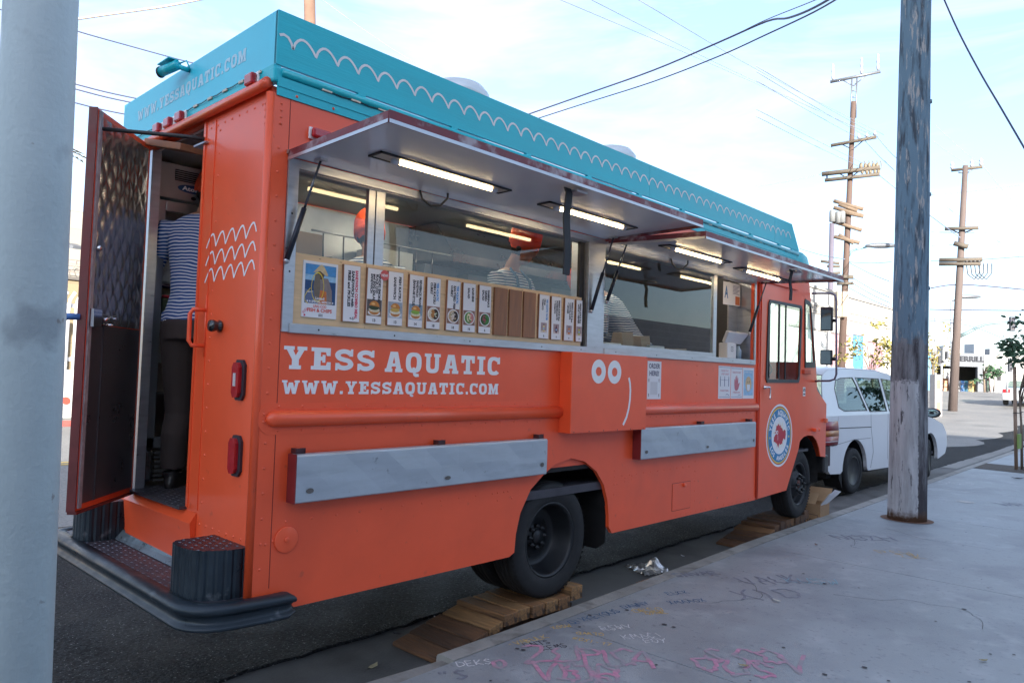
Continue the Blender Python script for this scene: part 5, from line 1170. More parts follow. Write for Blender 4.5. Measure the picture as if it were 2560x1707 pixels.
# asphalt lip along the gutter
mb = MB(); yl = [-30+.12*i for i in range(0, 560)]
for i, y in enumerate(yl):
    e = -.76 + rr_.uniform(-.022,.022) + kx(y)*.6 - .02*max(0,min(1,(y-5)/3)); z = gz(0,y)
    mb.v += [(e,y,z+.005),(e-.015,y,z+.018+rr_.uniform(-.003,.003)),(e-.30,y,z+.020),(e-1.6,y,z+.001)]
for i in range(len(yl)-1):
    for k in range(3): a = 4*i+k; mb.f.append((a,a+1,a+5,a+4)); mb.mi.append(0); mb.sm.append(False)
mb.build('road_edge', ASPH, kind='structure', recalc=False)
# sidewalk slabs
SW = bpy.data.objects.new('sidewalk', None); COL.objects.link(SW); SW.empty_display_size = .1; setloc(SW, (3,0,0)); props(SW, kind='structure')
jy = [-7.8,-4.5,-1.2,2.09,5.40,8.72,12.0,15.3,18.6,22,26,30,35,40]
for a, b in zip(jy, jy[1:]):
    xa, xb = kx(a)+.155, kx(b)+.155; d = .004
    s = -.03
    for x0a, x0b, x1 in ((xa, xb, 15),):
        v = [(x0a,a+d,.0),(x1,a+d-.20,.0),(x1,b-d-.20,.0),(x0b,b-d,.0)]; za, zb = gz(0,a), gz(0,b)
        t = [(p[0],p[1],.15+(za if i in (0,1) else zb)) for i, p in enumerate(v)]
        m_ = MB(); m_.add(v+t, [(3,2,1,0),(4,5,6,7),(0,1,5,4),(1,2,6,5),(2,3,7,6),(3,0,4,7)]); m_.build('sidewalk_slab', CONC, SW, bevel=.004, origin=(3,0,0))
m_ = MB(); m_.add([(kx(y)+.16, y, gz(0,y)+.138) for y in jy] + [(15, y, gz(0,y)+.138) for y in jy], [(i,i+1,len(jy)+i+1,len(jy)+i) for i in range(len(jy)-1)]); m_.build('joint_filler', mat('joint_dark', (.05,.048,.045), .9), SW, recalc=False)
KB = bpy.data.objects.new('kerb', None); COL.objects.link(KB); KB.empty_display_size = .1; setloc(KB, (0,0,0)); props(KB, kind='structure')
ky = [-20,-12,-5,-1.5,1.13,3.4,5.9,8.1,10.2,12.6,16.5,20,24,30,40]
for i, (a, b) in enumerate(zip(ky, ky[1:])):
    rings = []; m = max(2, int((b-a)/.5))
    for k in range(m+1):
        y = a + (b-a)*k/m; y = min(max(y, a+.002), b-.002); x = kx(y); z = gz(0,y); w = .004*math.sin(y*9)
        dz = -.012 if i == 3 else 0
        if i == 3 and k == m: dz = -.03; w = .02
        rings.append([(x+.150,y,z-.02),(x+.150,y,z+.151+dz),(x+.030+w,y,z+.151+dz),(x+.010+w,y,z+.145+dz),(x+w,y,z+.130+dz),(x-.010,y,z-.02)])
    MB().loft(rings, smooth=False).build('kerb_stone', KERBM, KB)
# graffiti, drips on the concrete
def smooth2(p):
    if len(p) < 3: return p
    o = []
    for i in range(len(p)-1):
        a, b, c, d = p[max(i-1,0)], p[i], p[i+1], p[min(i+2,len(p)-1)]
        for k in range(3):
            t = k/3; o.append(tuple(.5*(2*b[q]+(c[q]-a[q])*t+(2*a[q]-5*b[q]+4*c[q]-d[q])*t*t+(3*b[q]-a[q]-3*c[q]+d[q])*t**3) for q in (0,1)))
    return o+[p[-1]]
ZC = [0]
def strokes(nm, items, mt, w, z=.1545):
    mb = MB()
    for k, it in enumerate(items): ZC[0] += 1; mb.ribbon(smooth2(it), w, mZ(z - .0038 + .000010*ZC[0]), crown=.0007)
    return mb.build(nm, mt, SW, recalc=False, origin=(3,0,0))
GL = {'D':[[(0,0),(0,1),(.5,.8),(.55,.3),(0,0)]],'E':[[(.5,1),(0,1),(0,0),(.5,0)],[(0,.5),(.4,.5)]],'K':[[(0,0),(0,1)],[(.5,1),(0,.45),(.55,0)]],'S':[[(.5,.85),(.25,1),(.05,.8),(.25,.5),(.5,.25),(.25,0),(0,.15)]],'N':[[(0,0),(0,1),(.5,0),(.5,1)]],'T':[[(0,1),(.6,1)],[(.3,1),(.3,0)]],'M':[[(0,0),(.1,1),(.3,.4),(.5,1),(.6,0)]],'A':[[(0,0),(.3,1),(.6,0)],[(.12,.4),(.48,.4)]],'O':[[(.3,1),(.02,.7),(.05,.2),(.3,0),(.55,.25),(.55,.75),(.3,1)]],'R':[[(0,0),(0,1),(.45,.85),(.4,.55),(0,.5),(.5,0)]],'I':[[(.2,0),(.2,1)]],'X':[[(0,0),(.5,1)],[(0,1),(.5,0)]],'W':[[(0,1),(.15,0),(.3,.6),(.45,0),(.6,1)]],'Y':[[(0,1),(.3,.5),(.6,1)],[(.3,.5),(.25,0)]],'Q':[[(.3,1),(.02,.7),(.05,.2),(.3,0),(.55,.25),(.55,.75),(.3,1)],[(.35,.3),(.6,-.1)]],'C':[[(.5,.85),(.2,1),(0,.5),(.2,0),(.5,.15)]],'U':[[(0,1),(.05,.2),(.3,0),(.55,.2),(.6,1)]],'1':[[(.1,.8),(.3,1),(.3,0)]],'7':[[(0,1),(.5,1),(.2,0)]],'-':[[(0,.5),(.4,.5)]],'"':[[(.1,1),(.1,.7)],[(.3,1),(.3,.7)]],'V':[[(0,1),(.3,0),(.6,1)]],'P':[[(0,0),(0,1),(.45,.85),(.4,.55),(0,.5)]],'L':[[(0,1),(0,0),(.5,0)]],'B':[[(0,0),(0,1),(.4,.8),(0,.52),(.5,.25),(0,0)]],'Z':[[(0,1),(.5,1),(0,0),(.55,0)]],'H':[[(0,0),(0,1)],[(.5,0),(.5,1)],[(0,.5),(.5,.5)]]}
def tagw(word, px, size, ang=None, jit=.06, seed=1):
    """word written on the slab with its start at the surveyed point; reads towards the street direction"""
    p = hz(px[0], px[1], .15); r_ = random.Random(seed); out = []; c, s_ = math.cos(rad(ang)), math.sin(rad(ang)); u = 0
    for ch in word:
        for st in GL.get(ch, []):
            q = []
            for i in range(len(st)):
                if i:
                    for t in (.33,.66): q.append((st[i-1][0]+(st[i][0]-st[i-1][0])*t+r_.uniform(-jit,jit)*.5, st[i-1][1]+(st[i][1]-st[i-1][1])*t+r_.uniform(-jit,jit)*.5))
                q.append((st[i][0]+r_.uniform(-jit,jit), st[i][1]+r_.uniform(-jit,jit)))
            out.append([(p.x+(a+u)*size*c-b*size*s_, p.y+(a+u)*size*s_+b*size*c) for a, b in q])
        u += .72
    return out
I3 = zoomer(900,1300,1900,1707,2352); I4 = zoomer(1760,1150,2560,1707,2252)
CHW = mat('chalk_white', (.62,.62,.64), .9, var=.3, vs=60); CHB = mat('chalk_blue', (.06,.13,.24), .9, var=.3, vs=60); CHY = mat('chalk_yellow', (.55,.38,.14), .9, var=.4, vs=60)
CHK = mat('marker_black', (.045,.04,.055), .8, var=.3, vs=60); CHP = mat('spray_pink', (.50,.22,.32), .9, var=.25, vs=25, stain=((.29,.285,.31), 7, .40, .60, .95)); CHO = mat('spray_orange', (.40,.17,.05), .9, var=.4, vs=40)
A_ = 44
strokes('chalk_word', tagw('DEKS', I3(580,862), .075, 62, .05, 2), CHW, .008)
strokes('chalk_word', tagw('ENTS', I3(985,745), .062, 70, .03, 3) + tagw('KEMS', I3(1085,765), .062, 70, .04, 4), CHK, .007)
strokes('chalk_word', tagw('-VABULK', I3(890,740), .06, 78, .07, 5) + tagw('XOSW', I3(1140,640), .05, 70, .12, 6) + tagw('QARTO', I3(1275,670), .05, 40, .09, 7) + tagw('ROXI-17', I3(1250,700), .05, 20, .12, 8), CHY, .006)
strokes('chalk_word', tagw('QIXKEYOUS', I3(1255,612), .075, 82, .08, 9) + tagw('DAWNY', I3(1560,520), .07, 74, .1, 10) + tagw('EUCK', I3(1820,440), .07, 64, .1, 11) + tagw('XMAAOX', I3(1830,495), .075, 62, .09, 12), CHB, .007)
strokes('chalk_word', tagw('ORSO', I3(1620,545), .085, 60, .12, 13) + tagw('OAWE', I3(1690,555), .06, 60, .14, 14) + tagw('PSW', I4(1255,660), .16, 40, .12, 24) + tagw('UK', I4(1420,690), .18, 40, .12, 25), CHY, .007)
strokes('chalk_word', tagw('RSWV', I3(1430,650), .08, 62, .12, 15) + tagw('KMACI', I3(1560,700), .08, 58, .1, 16) + tagw('EOY', I3(1680,720), .07, 50, .1, 17) + tagw('SCU', I4(1680,165), .28, 40, .15, 26), CHW, .006)
strokes('chalk_word', tagw('HANTGLOVE', I3(1660,375), .062, 86, .1, 18), CHO, .008, .1525)
strokes('chalk_word', tagw('SNVAR', I3(1870,335), .12, 62, .14, 19) + tagw('VAUK', I4(300,880), .22, 58, .12, 20) + tagw('XIO', I4(290,985), .26, 56, .12, 21), mat('faded_marker', (.20,.21,.25), .9, var=.4, vs=30), .022)
strokes('chalk_word', tagw('NOZH', I4(960,560), .24, 46, .12, 27) + tagw('WR', I4(2110,320), .3, 40, .1, 28), mat('faded_marker', (.15,.16,.20)), .020)
strokes('chalk_word', tagw('KUSW', I4(590,860), .16, 40, .12, 29), mat('chalk_cyan', (.22,.40,.48), .9, var=.3, vs=50), .008)
strokes('chalk_word', tagw('"S', I3(480,945), .12, 60, .05, 30), mat('faded_marker', (.15,.16,.20)), .018)
strokes('spray_tag', tagw('O', I3(790,870), .12, 50, .05, 31) + tagw('ZUPC', I3(980,830), .24, 44, .12, 32) + tagw('VSU', I3(1000,930), .24, 40, .14, 33) + tagw('LA', I3(1440,850), .22, 40, .14, 34) + tagw('S', I3(2050,830), .20, 40, .1, 35) + tagw('OUS', I3(1980,880), .22, 30, .14, 36) + tagw('CO', I4(250,1420), .22, 40, .14, 37) + tagw('V', I4(560,1480), .26, 30, .14, 38) + tagw('UR', I3(1200,955), .26, 40, .12, 39), CHP, .026)
mb = MB(); rr_ = random.Random(11)
for (u, v) in [I3(925,757),I3(1570,530),I3(1790,615),I3(1845,630),I3(1350,560),I3(960,765),I4(560,1320),I4(850,1510),I4(1130,1460),I4(1830,1050),I4(2000,900),I4(700,800),I4(1090,900),I4(850,870)]:
    p = hz(u, v, .15); r_ = rr_.uniform(.010,.020); disc(mb, mZ(.1549), p.x, p.y, r_, r_*.85, 9)
for i in range(60):
    disc(mb, mZ(.1548), rr_.uniform(.4,3.2), rr_.uniform(.3,9), rr_.uniform(.004,.011), n=7)
mb.build('gum_spots', mat('gum', (.055,.052,.06), .8), SW, recalc=False, kind='stuff', origin=(3,0,0))
rr_ = random.Random(77); mb = MB()
for x, y, a_, n_ in ((.55,3.2,.4,22),(2.3,4.2,2.0,26),(.35,6.6,.9,18),(1.9,7.2,2.6,24),(1.1,.4,1.2,14)):
    P_ = [(x,y)]
    for k in range(n_): a_ += rr_.gauss(0,.35); x += .055*math.cos(a_); y += .055*math.sin(a_); P_.append((x,y))
    ZC[0] += 1; mb.ribbon(P_, .0035, mZ(.1508+.000010*ZC[0]), crown=.0003)
mb.build('slab_cracks', mat('crack_dark', (.06,.06,.065), .9), SW, recalc=False, origin=(3,0,0), kind='stuff')
mb = MB(); p = hz(*I4(1838,294), .15); ring(mb, mZ(.1546), p.x, p.y, .10, .115, n=24); disc(mb, mZ(.1546), p.x, p.y, .085, n=20); mb.build('valve_cover', mat('valve_pale', (.42,.40,.38), .6, var=.3, vs=20), SW, recalc=False)

# ------------------------------------------------------------------ levelling ramps
WOODS = [mat('ramp_wood_%d' % i, c, .8, var=.5, vs=4.5, stretch=(.8,10,10), bump=.5, bs=9, stain=((.035,.025,.02), 1.6, .54, .64, .85)) for i, c in enumerate(((.13,.062,.030),(.21,.105,.045),(.085,.043,.024),(.27,.145,.06)))]
def ramp(y0, x0, x1, tops, lab, pitch=.139, dark=0):
    r_ = empty('levelling_ramp', ((x0+x1)/2, y0+.7, .004), lab, 'ramp', 'plank ramps under the wheels'); rr_ = random.Random(int(y0*10))
    y = y0
    for i, (z, th_) in enumerate(tops):
        w = .133; sl_ = .028 if i < 4 else 0; j = rr_.uniform(-.012,.012); z0 = max(.006, z-th_)
        a = MB(); xx0, xx1 = x0+j+.03*(i < 1)*0, x1+rr_.uniform(-.012,.012)
        zt = lambda t: z - sl_*(1-t)
        v = [(xx0,y,max(.006,zt(0)-th_)),(xx1,y,max(.006,zt(0)-th_)),(xx1,y+w,max(.006,zt(1)-th_)),(xx0,y+w,max(.006,zt(1)-th_)),(xx0,y,zt(0)),(xx1,y,zt(0)),(xx1,y+w,zt(1)),(xx0,y+w,zt(1))]
        a.add(v, [(3,2,1,0),(4,5,6,7),(0,1,5,4),(1,2,6,5),(2,3,7,6),(3,0,4,7)])
        k = (i*2+1) % 4 if not dark else (0,2,0,1)[i % 4]
        if i < 3 and not dark: k = (0,2,0)[i]
        a.build('plank', WOODS[k], r_, bevel=.006)
        y += pitch + rr_.uniform(0,.006)
    for x in (x0+.06, x1-.10): 
        s = MB(); n = len(tops); s.prism([(y0+.02,.006),(y0+pitch*n-.02,.006),(y0+pitch*n-.02,tops[-2][0]-tops[-2][1]-.001),(y0+pitch*4,tops[4][0]-tops[4][1]-.002),(y0+.25,.010)], x, x+.04, 0, lambda u,v,d:(d,u,v)); s.build('runner', WOODS[2], r_)
ramp(1.255, -.47, -.005, [(.060,.045),(.092,.045),(.126,.05),(.160,.06),(.190,.08),(.194,.085),(.195,.085),(.194,.085),(.190,.085),(.246,.10)], 'brown plank ramp under the rear wheel at the kerb')
ramp(5.74, -.50, -.09, [(.060,.05),(.095,.05),(.130,.05),(.165,.06),(.200,.08),(.222,.09),(.226,.09),(.228,.09),(.228,.09),(.227,.09),(.262,.10)], 'darker plank ramp under the front wheel beside the cardboard box', dark=1)
# cardboard box
CARD = mat('cardboard', (.36,.22,.12), .8, var=.12, vs=5); CARDI = mat('cardboard_inner', (.46,.30,.17), .8, var=.1)
cb = empty('cardboard_box', (-.22, 7.75, .004), 'open brown cardboard box marked Box between front wheel and white van', 'cardboard box')
Fb = frame((-.50,7.56,.004),(1,.02,0),(-.02,1,0),(0,0,1)); w, d, h = .44, .32, .30
mb = MB(); t = .006
mb.box(0,w,0,t,0,h,0,Fb); mb.box(0,w,d-t,d,0,h,0,Fb); mb.box(0,t,t,d-t,0,h,0,Fb); mb.box(w-t,w,t,d-t,0,h,0,Fb); mb.box(t,w-t,t,d-t,0,t,0,Fb); mb.build('box_walls', CARD, cb)
mb = MB(); mb.box(0,w,-.10,-.004,h,h+.005,0,frame((-.50,7.56,.004),(1,.02,0),(-.02,1,.0),(0,0,1))) if False else mb.add([Fb(0,d,h),Fb(w,d,h),Fb(w+.02,d+.05,h+.17),Fb(.0,d+.05,h+.17)],[(0,1,2,3)]); mb.build('box_flap', CARDI, cb, solid=.005)
MB().add([Fb(0,0,h),Fb(w*.86,0,h),Fb(w*.90,.07,h+.13),Fb(.0,.07,h+.13)],[(0,1,2,3)]).build('box_flap', CARDI, cb, solid=.005)
MB().add([Fb(w,0,h),Fb(w,d,h),Fb(w+.09,d*.9,h+.16),Fb(w+.09,.03,h+.14)],[(0,1,2,3)]).build('box_flap', mat('flap_pale', (.55,.50,.46), .7, var=.2, vs=14), cb, solid=.005)
mb = MB(); Ft = lambda u, v, dd=0: Fb(u, -.0015-dd, v); text(mb, 'Box', Ft, .25, .06, .085, .14, 0, 'l', .0); mb.ribbon([(.20,.18),(.41,.165),(.40,.03),(.18,.04)], .006, Ft); mb.build('box_writing', INK, cb, recalc=False)
pp = MB()
for k in range(4): pp.add([Fb(w*.98,.02+.05*k,h-.02),Fb(w*.98,.10+.05*k,h-.02),Fb(w+.13+.01*k,.12+.05*k,h+.16),Fb(w+.11,.03+.05*k,h+.15+.012*k)],[(0,1,2,3)])
pp.build('box_papers', PAPER, cb, solid=.001)
# crumpled foil
rr_ = random.Random(5); mb = MB(); n = 15; P0, P1, P2, P3 = Vector((-.62,4.14)), Vector((-.30,4.0)), Vector((-.20,4.28)), Vector((-.50,4.5))
for i in range(n+1):
    for j in range(n+1):
        a = P0.lerp(P1,i/n); b = P3.lerp(P2,i/n); q = a.lerp(b,j/n); pk = .11*math.exp(-((i/n-.62)**2+(j/n-.62)**2)/.035)
        mb.v.append((q.x+rr_.uniform(-.010,.010), q.y+rr_.uniform(-.012,.012), .008+pk+abs(rr_.gauss(0,.011))))
for i in range(n):
    for j in range(n): a = i*(n+1)+j; mb.f += [(a,a+n+1,a+n+2),(a,a+n+2,a+1)]; mb.mi += [0,0]; mb.sm += [False,False]
mb.build('foil_sheet', mat('crumpled_foil', (.66,.64,.62), .30, .7, var=.08), recalc=False, label='crumpled sheet of silver foil lying in the gutter beside the kerb', cat='foil', solid=.001)
# leaves and scraps
LEAF = mat('dry_leaf', (.30,.26,.15), .8, var=.3, vs=40)
def scrap(nm, px, z, s, lab, mt, cat, grp=None):
    p = hz(*px, z); r_ = random.Random(int(px[0])); a = r_.uniform(0,6.28); pts = []
    for k, (u, v, h_) in enumerate(((-1,0,.25),(-.5,.35,.05),(.1,.42,.12),(.7,.25,.1),(1,0,.3),(.6,-.28,.05),(0,-.38,.1),(-.6,-.28,.08))):
        pts.append((p.x+s*(u*math.cos(a)-v*math.sin(a)), p.y+s*(u*math.sin(a)+v*math.cos(a)), z+.006+s*h_))
    m_ = MB(); c = (p.x,p.y,z+.004); m_.add(pts+[c], [(k,(k+1)%8,8) for k in range(8)]); return m_.build(nm, mt, recalc=False, solid=.0015, label=lab, cat=cat, group=grp)
scrap('fallen_leaf', I3(75,865), .004, .05, 'curled pale dead leaf in the gutter near the bumper', LEAF, 'leaf', 'dry leaves on the ground'); scrap('fallen_leaf', I3(2255,858), .155, .032, 'small dry leaf on the sidewalk among pink spray paint', LEAF, 'leaf', 'dry leaves on the ground')
scrap('fallen_leaf', I4(1965,1413), .155, .03, 'dry leaf alone at the lower right of the sidewalk', LEAF, 'leaf', 'dry leaves on the ground'); scrap('fallen_leaf', I4(512,992), .155, .035, 'pale leaf beside the thick grey marker writing', mat('pale_leaf',(.5,.5,.45),.8), 'leaf', 'dry leaves on the ground')
scrap('fallen_leaf', I4(790,597), .155, .03, 'brown leaf scrap on the sidewalk near the kerb joint', mat('brown_leaf',(.12,.06,.03),.8), 'leaf', 'dry leaves on the ground')
scrap('litter_scrap', I3(465,585), .02, .05, 'torn white scrap behind the first plank ramp', PAPER, 'litter', 'paper litter by the kerb'); scrap('litter_scrap', I3(1898,213), .004, .03, 'small grey paper scrap in the gutter beyond the foil', PAPER, 'litter', 'paper litter by the kerb')
scrap('litter_scrap', I3(220,672), .004, .04, 'dark crumpled scrap at the edge of the asphalt', BLACK, 'litter', 'paper litter by the kerb'); scrap('litter_scrap', I4(2205,130), .155, .11, 'dark rag lying on the sidewalk near the tree pit', BLACK, 'litter', 'paper litter by the kerb')

# ------------------------------------------------------------------ near column and timber pole
COLP = mat('column_paint', (.53,.61,.62), .55, var=.10, vs=2, bump=.12, bs=70, stain=((.20,.22,.25), 5, .62, .72, .5), speck=((.24,.20,.18), 22, .70, .74, .7))
a = hd(104,0,2.0); b = hd(33,1707,2.0); dz = (a-b)/(a.z-b.z)
base = b + dz*(.15-b.z); top = b + dz*(5.2-b.z)
cl = empty('steel_column', base, 'thick pale grey painted column in the left foreground', 'column')
MB().tube([base, top], .0745, 36).build('shaft', COLP, cl)
q = MB(); q.box(base.x-.13,base.x+.13,base.y-.13,base.y+.13,.151,.17); q.build('base_plate', COLP, cl, bevel=.004)
def polemat():
    mt = bpy.data.materials.new('weathered_pole'); mt.use_nodes = True; t = mt.node_tree; b = t.nodes['Principled BSDF']; LL = t.links.new; b.inputs['Roughness'].default_value = .95; b.inputs['Specular IOR Level'].default_value = .2
    co = t.nodes.new('ShaderNodeTexCoord'); mpn = t.nodes.new('ShaderNodeMapping'); mpn.inputs['Scale'].default_value = (1,1,.14); LL(co.outputs['Object'], mpn.inputs[0])
    def noise(sc_, det=5, vec=None, ro=.6):
        n = t.nodes.new('ShaderNodeTexNoise'); n.inputs['Scale'].default_value = sc_; n.inputs['Detail'].default_value = det; n.inputs['Roughness'].default_value = ro; LL(vec or mpn.outputs[0], n.inputs['Vector']); return n.outputs['Fac']
    def rng(s, a, b_, c=0, d=1):
        r = t.nodes.new('ShaderNodeMapRange'); r.inputs[1].default_value = a; r.inputs[2].default_value = b_; r.inputs[3].default_value = c; r.inputs[4].default_value = d; LL(s, r.inputs[0]); return r.outputs[0]
    def mixc(f, a, b_):
        m_ = t.nodes.new('ShaderNodeMix'); m_.data_type = 'RGBA'; LL(f, m_.inputs[0])
        for i, c in ((6,a),(7,b_)):
            if isinstance(c, tuple): m_.inputs[i].default_value = (*c,1)
            else: LL(c, m_.inputs[i])
        return m_.outputs[2]
    def math_(op, a, b_):
        m_ = t.nodes.new('ShaderNodeMath'); m_.operation = op
        for i, c in ((0,a),(1,b_)):
            if isinstance(c, (int,float)): m_.inputs[i].default_value = c
            else: LL(c, m_.inputs[i])
        return m_.outputs[0]
    sx = t.nodes.new('ShaderNodeSeparateXYZ'); LL(co.outputs['Object'], sx.inputs[0])
    upper = mixc(rng(noise(16), .50, .66), (.14,.21,.27), (.06,.072,.09)); upper = mixc(rng(noise(22,6,None,.7), .56, .62), upper, (.36,.34,.33))
    lower = mixc(rng(noise(8,6,None,.7), .40, .60), (.23,.235,.25), (.060,.055,.062)); lower = mixc(rng(noise(26,6,None,.7), .62, .70), lower, (.020,.017,.018))
    wn = noise(30, 4, co.outputs['Object']); side_ = math_('ADD', math_('ADD', math_('MULTIPLY', sx.outputs[0], -.728), math_('MULTIPLY', sx.outputs[1], -.685)), math_('MULTIPLY', wn, .05))
    white = math_('MULTIPLY', rng(side_, .012, .022), rng(math_('ADD', sx.outputs[2], math_('MULTIPLY', wn, .2)), 1.90, 1.86))
    white = math_('MULTIPLY', white, rng(noise(20,6,None,.75), .62, .57))
    lower = mixc(white, lower, mixc(rng(noise(12,6), .4, .65), (.50,.51,.53), (.34,.345,.36)))
    hgt = math_('ADD', sx.outputs[2], math_('MULTIPLY', noise(11,6,co.outputs['Object'],.7), .5)); c = mixc(rng(hgt, 2.50, 2.58), lower, upper)
    c = mixc(rng(math_('ADD', sx.outputs[2], math_('MULTIPLY', noise(14,4,co.outputs['Object']), .22)), .30, .20), c, (.10,.055,.035))
    LL(c, b.inputs['Base Color']); bn = t.nodes.new('ShaderNodeBump'); bn.inputs['Strength'].default_value = .8; bn.inputs['Distance'].default_value = .02; LL(noise(30,6,None,.7), bn.inputs['Height']); LL(bn.outputs[0], b.inputs['Normal'])
    return mt
a = hd(2289,0,10.5); b = hz(2266,1298,.15); b2 = Vector((.71,8.36,.15))
up = empty('utility_pole', b2, 'big weathered blue-grey timber pole with flaking white paint on the near sidewalk', 'utility pole')
dz = (hd(2289.5,0,math.hypot(b2.x-CAM.x,b2.y-CAM.y)) - b2); dz = dz/dz.z
n_ = 28; rings = []
for i in range(60):
    z = 9.5*i/59; r_ = .222 - .0072*z if z < 8 else .16; c = b2 + dz*z
    rings.append([(c.x+r_*(1+.008*math.sin(7*k+ i*.3)+.006*math.sin(3*k+i*.7))*math.cos(2*math.pi*k/n_), c.y+r_*(1+.008*math.sin(5*k+i*.2))*math.sin(2*math.pi*k/n_), .10+z) for k in range(n_)])
MB().loft(rings).build('trunk', polemat(), up)
cp = b2 + CR*.225; cp.z = .15
MB().tube([(cp.x,cp.y,.15),(cp.x+dz.x*6-.05,cp.y+dz.y*6-.045,6.1),(cp.x+dz.x*9-.07,cp.y+dz.y*9-.06,9.0)], [.028,.026,.026], 10).build('conduit', mat('conduit_blue', (.16,.24,.30), .6, var=.3, vs=8), up)
for z in (2.9,4.1,5.3): MB().tube([tuple(cp+dz*z-CR*.03*z/5+CR*.0+Vector((0,0,-.01))), tuple(cp+dz*z-CR*.03*z/5+Vector((0,0,.03)))], .036, 10).build('conduit_clip', mat('clip_grey', (.14,.18,.22), .5), up)
mb = MB(); disc(mb, mZ(.1552), b2.x, b2.y, .30, .27, 30); mb.build('rust_ring', mat('rust_stain', (.15,.075,.045), .9, var=.4, vs=12), SW, recalc=False)

# ------------------------------------------------------------------ tree pit, young tree and stakes
mb = MB(); mb.add([(-.10,16.1,.1555),(1.25,15.9,.1555),(1.25,17.45,.1555),(-.12,17.55,.1555)], [(0,1,2,3)]); mb.build('tree_pit', mat('pit_soil', (.060,.048,.040), .95, var=.5, vs=18, bump=1, bs=30), kind='structure', recalc=False)
BARK = mat('young_bark', (.16,.12,.09), .9, var=.3, vs=12); STAKE = mat('stake_wood', (.30,.20,.14), .8, var=.25, vs=6, stretch=(4,4,.6))
LEAFA = mat('leaf_green', (.035,.085,.040), .5, var=.45, vs=5); LEAFB = mat('leaf_gold', (.20,.17,.045), .6, var=.5, vs=5)
def leafy(mb, c, rx, rz, n, sz, seed, droop=.5):
    r_ = random.Random(seed)
    cl_ = [(Vector((r_.gauss(0,.5),r_.gauss(0,.5),r_.gauss(0,.5)))) for _ in range(max(6,n//22))]
    for i in range(n):
        k = cl_[i % len(cl_)]; p = Vector((c[0]+k.x*rx+r_.gauss(0,.20)*rx, c[1]+k.y*rx+r_.gauss(0,.20)*rx, c[2]+k.z*rz+r_.gauss(0,.18)*rz))
        d = Vector((r_.gauss(0,1),r_.gauss(0,1),r_.gauss(-droop,.5))).normalized(); s_ = d.cross(Vector((r_.gauss(0,1),r_.gauss(0,1),r_.gauss(0,1)))).normalized(); nn = d.cross(s_); l = sz*r_.uniform(.6,1.2); w = l*.22
        mb.add([p, p+d*l*.35+s_*w+nn*l*.06, p+d*l*.75+s_*w*.7, p+d*l-nn*l*.08, p+d*l*.75-s_*w*.7, p+d*l*.35-s_*w+nn*l*.06], [(0,1,2,3),(0,3,4,5)], r_.randrange(2) if False else 0)
def tree(nm, base, h, crown, lab, leafmat, n, sz, seed, trunk=.04, grp=None, cat='tree'):
    t_ = empty(nm, base, lab, cat, grp); r_ = random.Random(seed); b = Vector(base); mb = MB()
    tops = b + Vector((r_.uniform(-.1,.1)*h*.3, 0, h*.55)); mb.tube([b, b.lerp(tops,.5)+Vector((.03*h*.2,0,0)), tops], [trunk, trunk*.8, trunk*.6], 8)
    for k in range(7):
        e = Vector((crown[0]+r_.gauss(0,.42)*crown[3], crown[1]+r_.gauss(0,.42)*crown[3], crown[2]+r_.gauss(.1,.35)*crown[4])); s0 = b.lerp(tops, r_.uniform(.75,1)); mb.tube([s0, s0.lerp(e,.5)+Vector((0,0,.08*h*.2)), e], [trunk*.5, trunk*.35, trunk*.12], 6)
    mb.build('trunk', BARK, t_)
    mb = MB(); leafy(mb, crown[:3], crown[3], crown[4], n, sz, seed); mb.build('crown', leafmat, t_, recalc=False)
    return t_
tree('street_tree', (.66,16.75,.155), 3.0, (.78,16.75,2.72,.55,.62), 'young green street tree tied between two stakes in its pit', LEAFA, 520, .16, 4, .028)
for i, (px, lab) in enumerate((((0.57,16.69),'left tree stake, brown timber beside the young tree'),((.74,16.93),'right tree stake, paler timber behind the young tree'))):
    s_ = empty('tree_stake', (px[0],px[1],.155), lab, 'stake', 'stakes holding the young tree'); MB().tube([(px[0],px[1],.156),(px[0]-.02,px[1],1.35),(px[0]-.03+.02*i,px[1],2.3)], .033, 10).build('post', STAKE, s_)
    MB().tube([(px[0]-.05,px[1]-.05,1.33),(px[0]+.05,px[1]-.05,1.33),(px[0]+.12,px[1]+.03,1.36)], .008, 6).build('tie_strap', BLACK, s_)
MB().box(.62,.66,16.45,16.7,.6,.9).build('tag_board', mat('green_tag', (.2,.3,.08), .7), label='small green tag board at the foot of the tree stakes', cat='sign')
# ------------------------------------------------------------------ white van at the kerb ahead
VW = mat('van_white', (.66,.67,.69), .3, var=.02, coat=.5); VGL = glass('van_glass', (.50,.58,.56), 1.1); PLUM = mat('plum_bumper', (.035,.012,.018), .55, var=.2, vs=6)
van = empty('white_van', (-1.4,12.4,.02), 'white minivan with wire screens behind its side windows parked ahead of the truck', 'van')
VF = frame((-.80,9.6,.02),(.055,.998,0),(0,0,1),(.998,-.055,0))      # u forward, v up, d outward; body spans d = -1.95..0
VB = lambda u, d, v: VF(u, v, d)
def arc2(cx, cz, r, a0, a1, n=14): return [(cx+r*math.cos(rad(a0+(a1-a0)*i/n)), cz+r*math.sin(rad(a0+(a1-a0)*i/n))) for i in range(n+1)]
low = [(.10,.56),(.30,.40),(.68,.38)] + arc2(1.26,.40,.50,178,2) + [(1.80,.36),(4.42,.34)] + arc2(4.96,.42,.47,186,-8) + [(5.50,.36),(5.90,.44),(6.02,.60),(5.98,.86),(5.75,1.04),(5.2,1.16),(4.6,1.26),(4.1,1.30),(.12,1.30),(.02,1.16),(.04,.78)]
for d0, d1 in ((-.06,0),(-1.95,-1.89)): plate([low], d0, d1, VF).build('body_side', VW, van, bevel=.03, seg=3)
mb = MB()
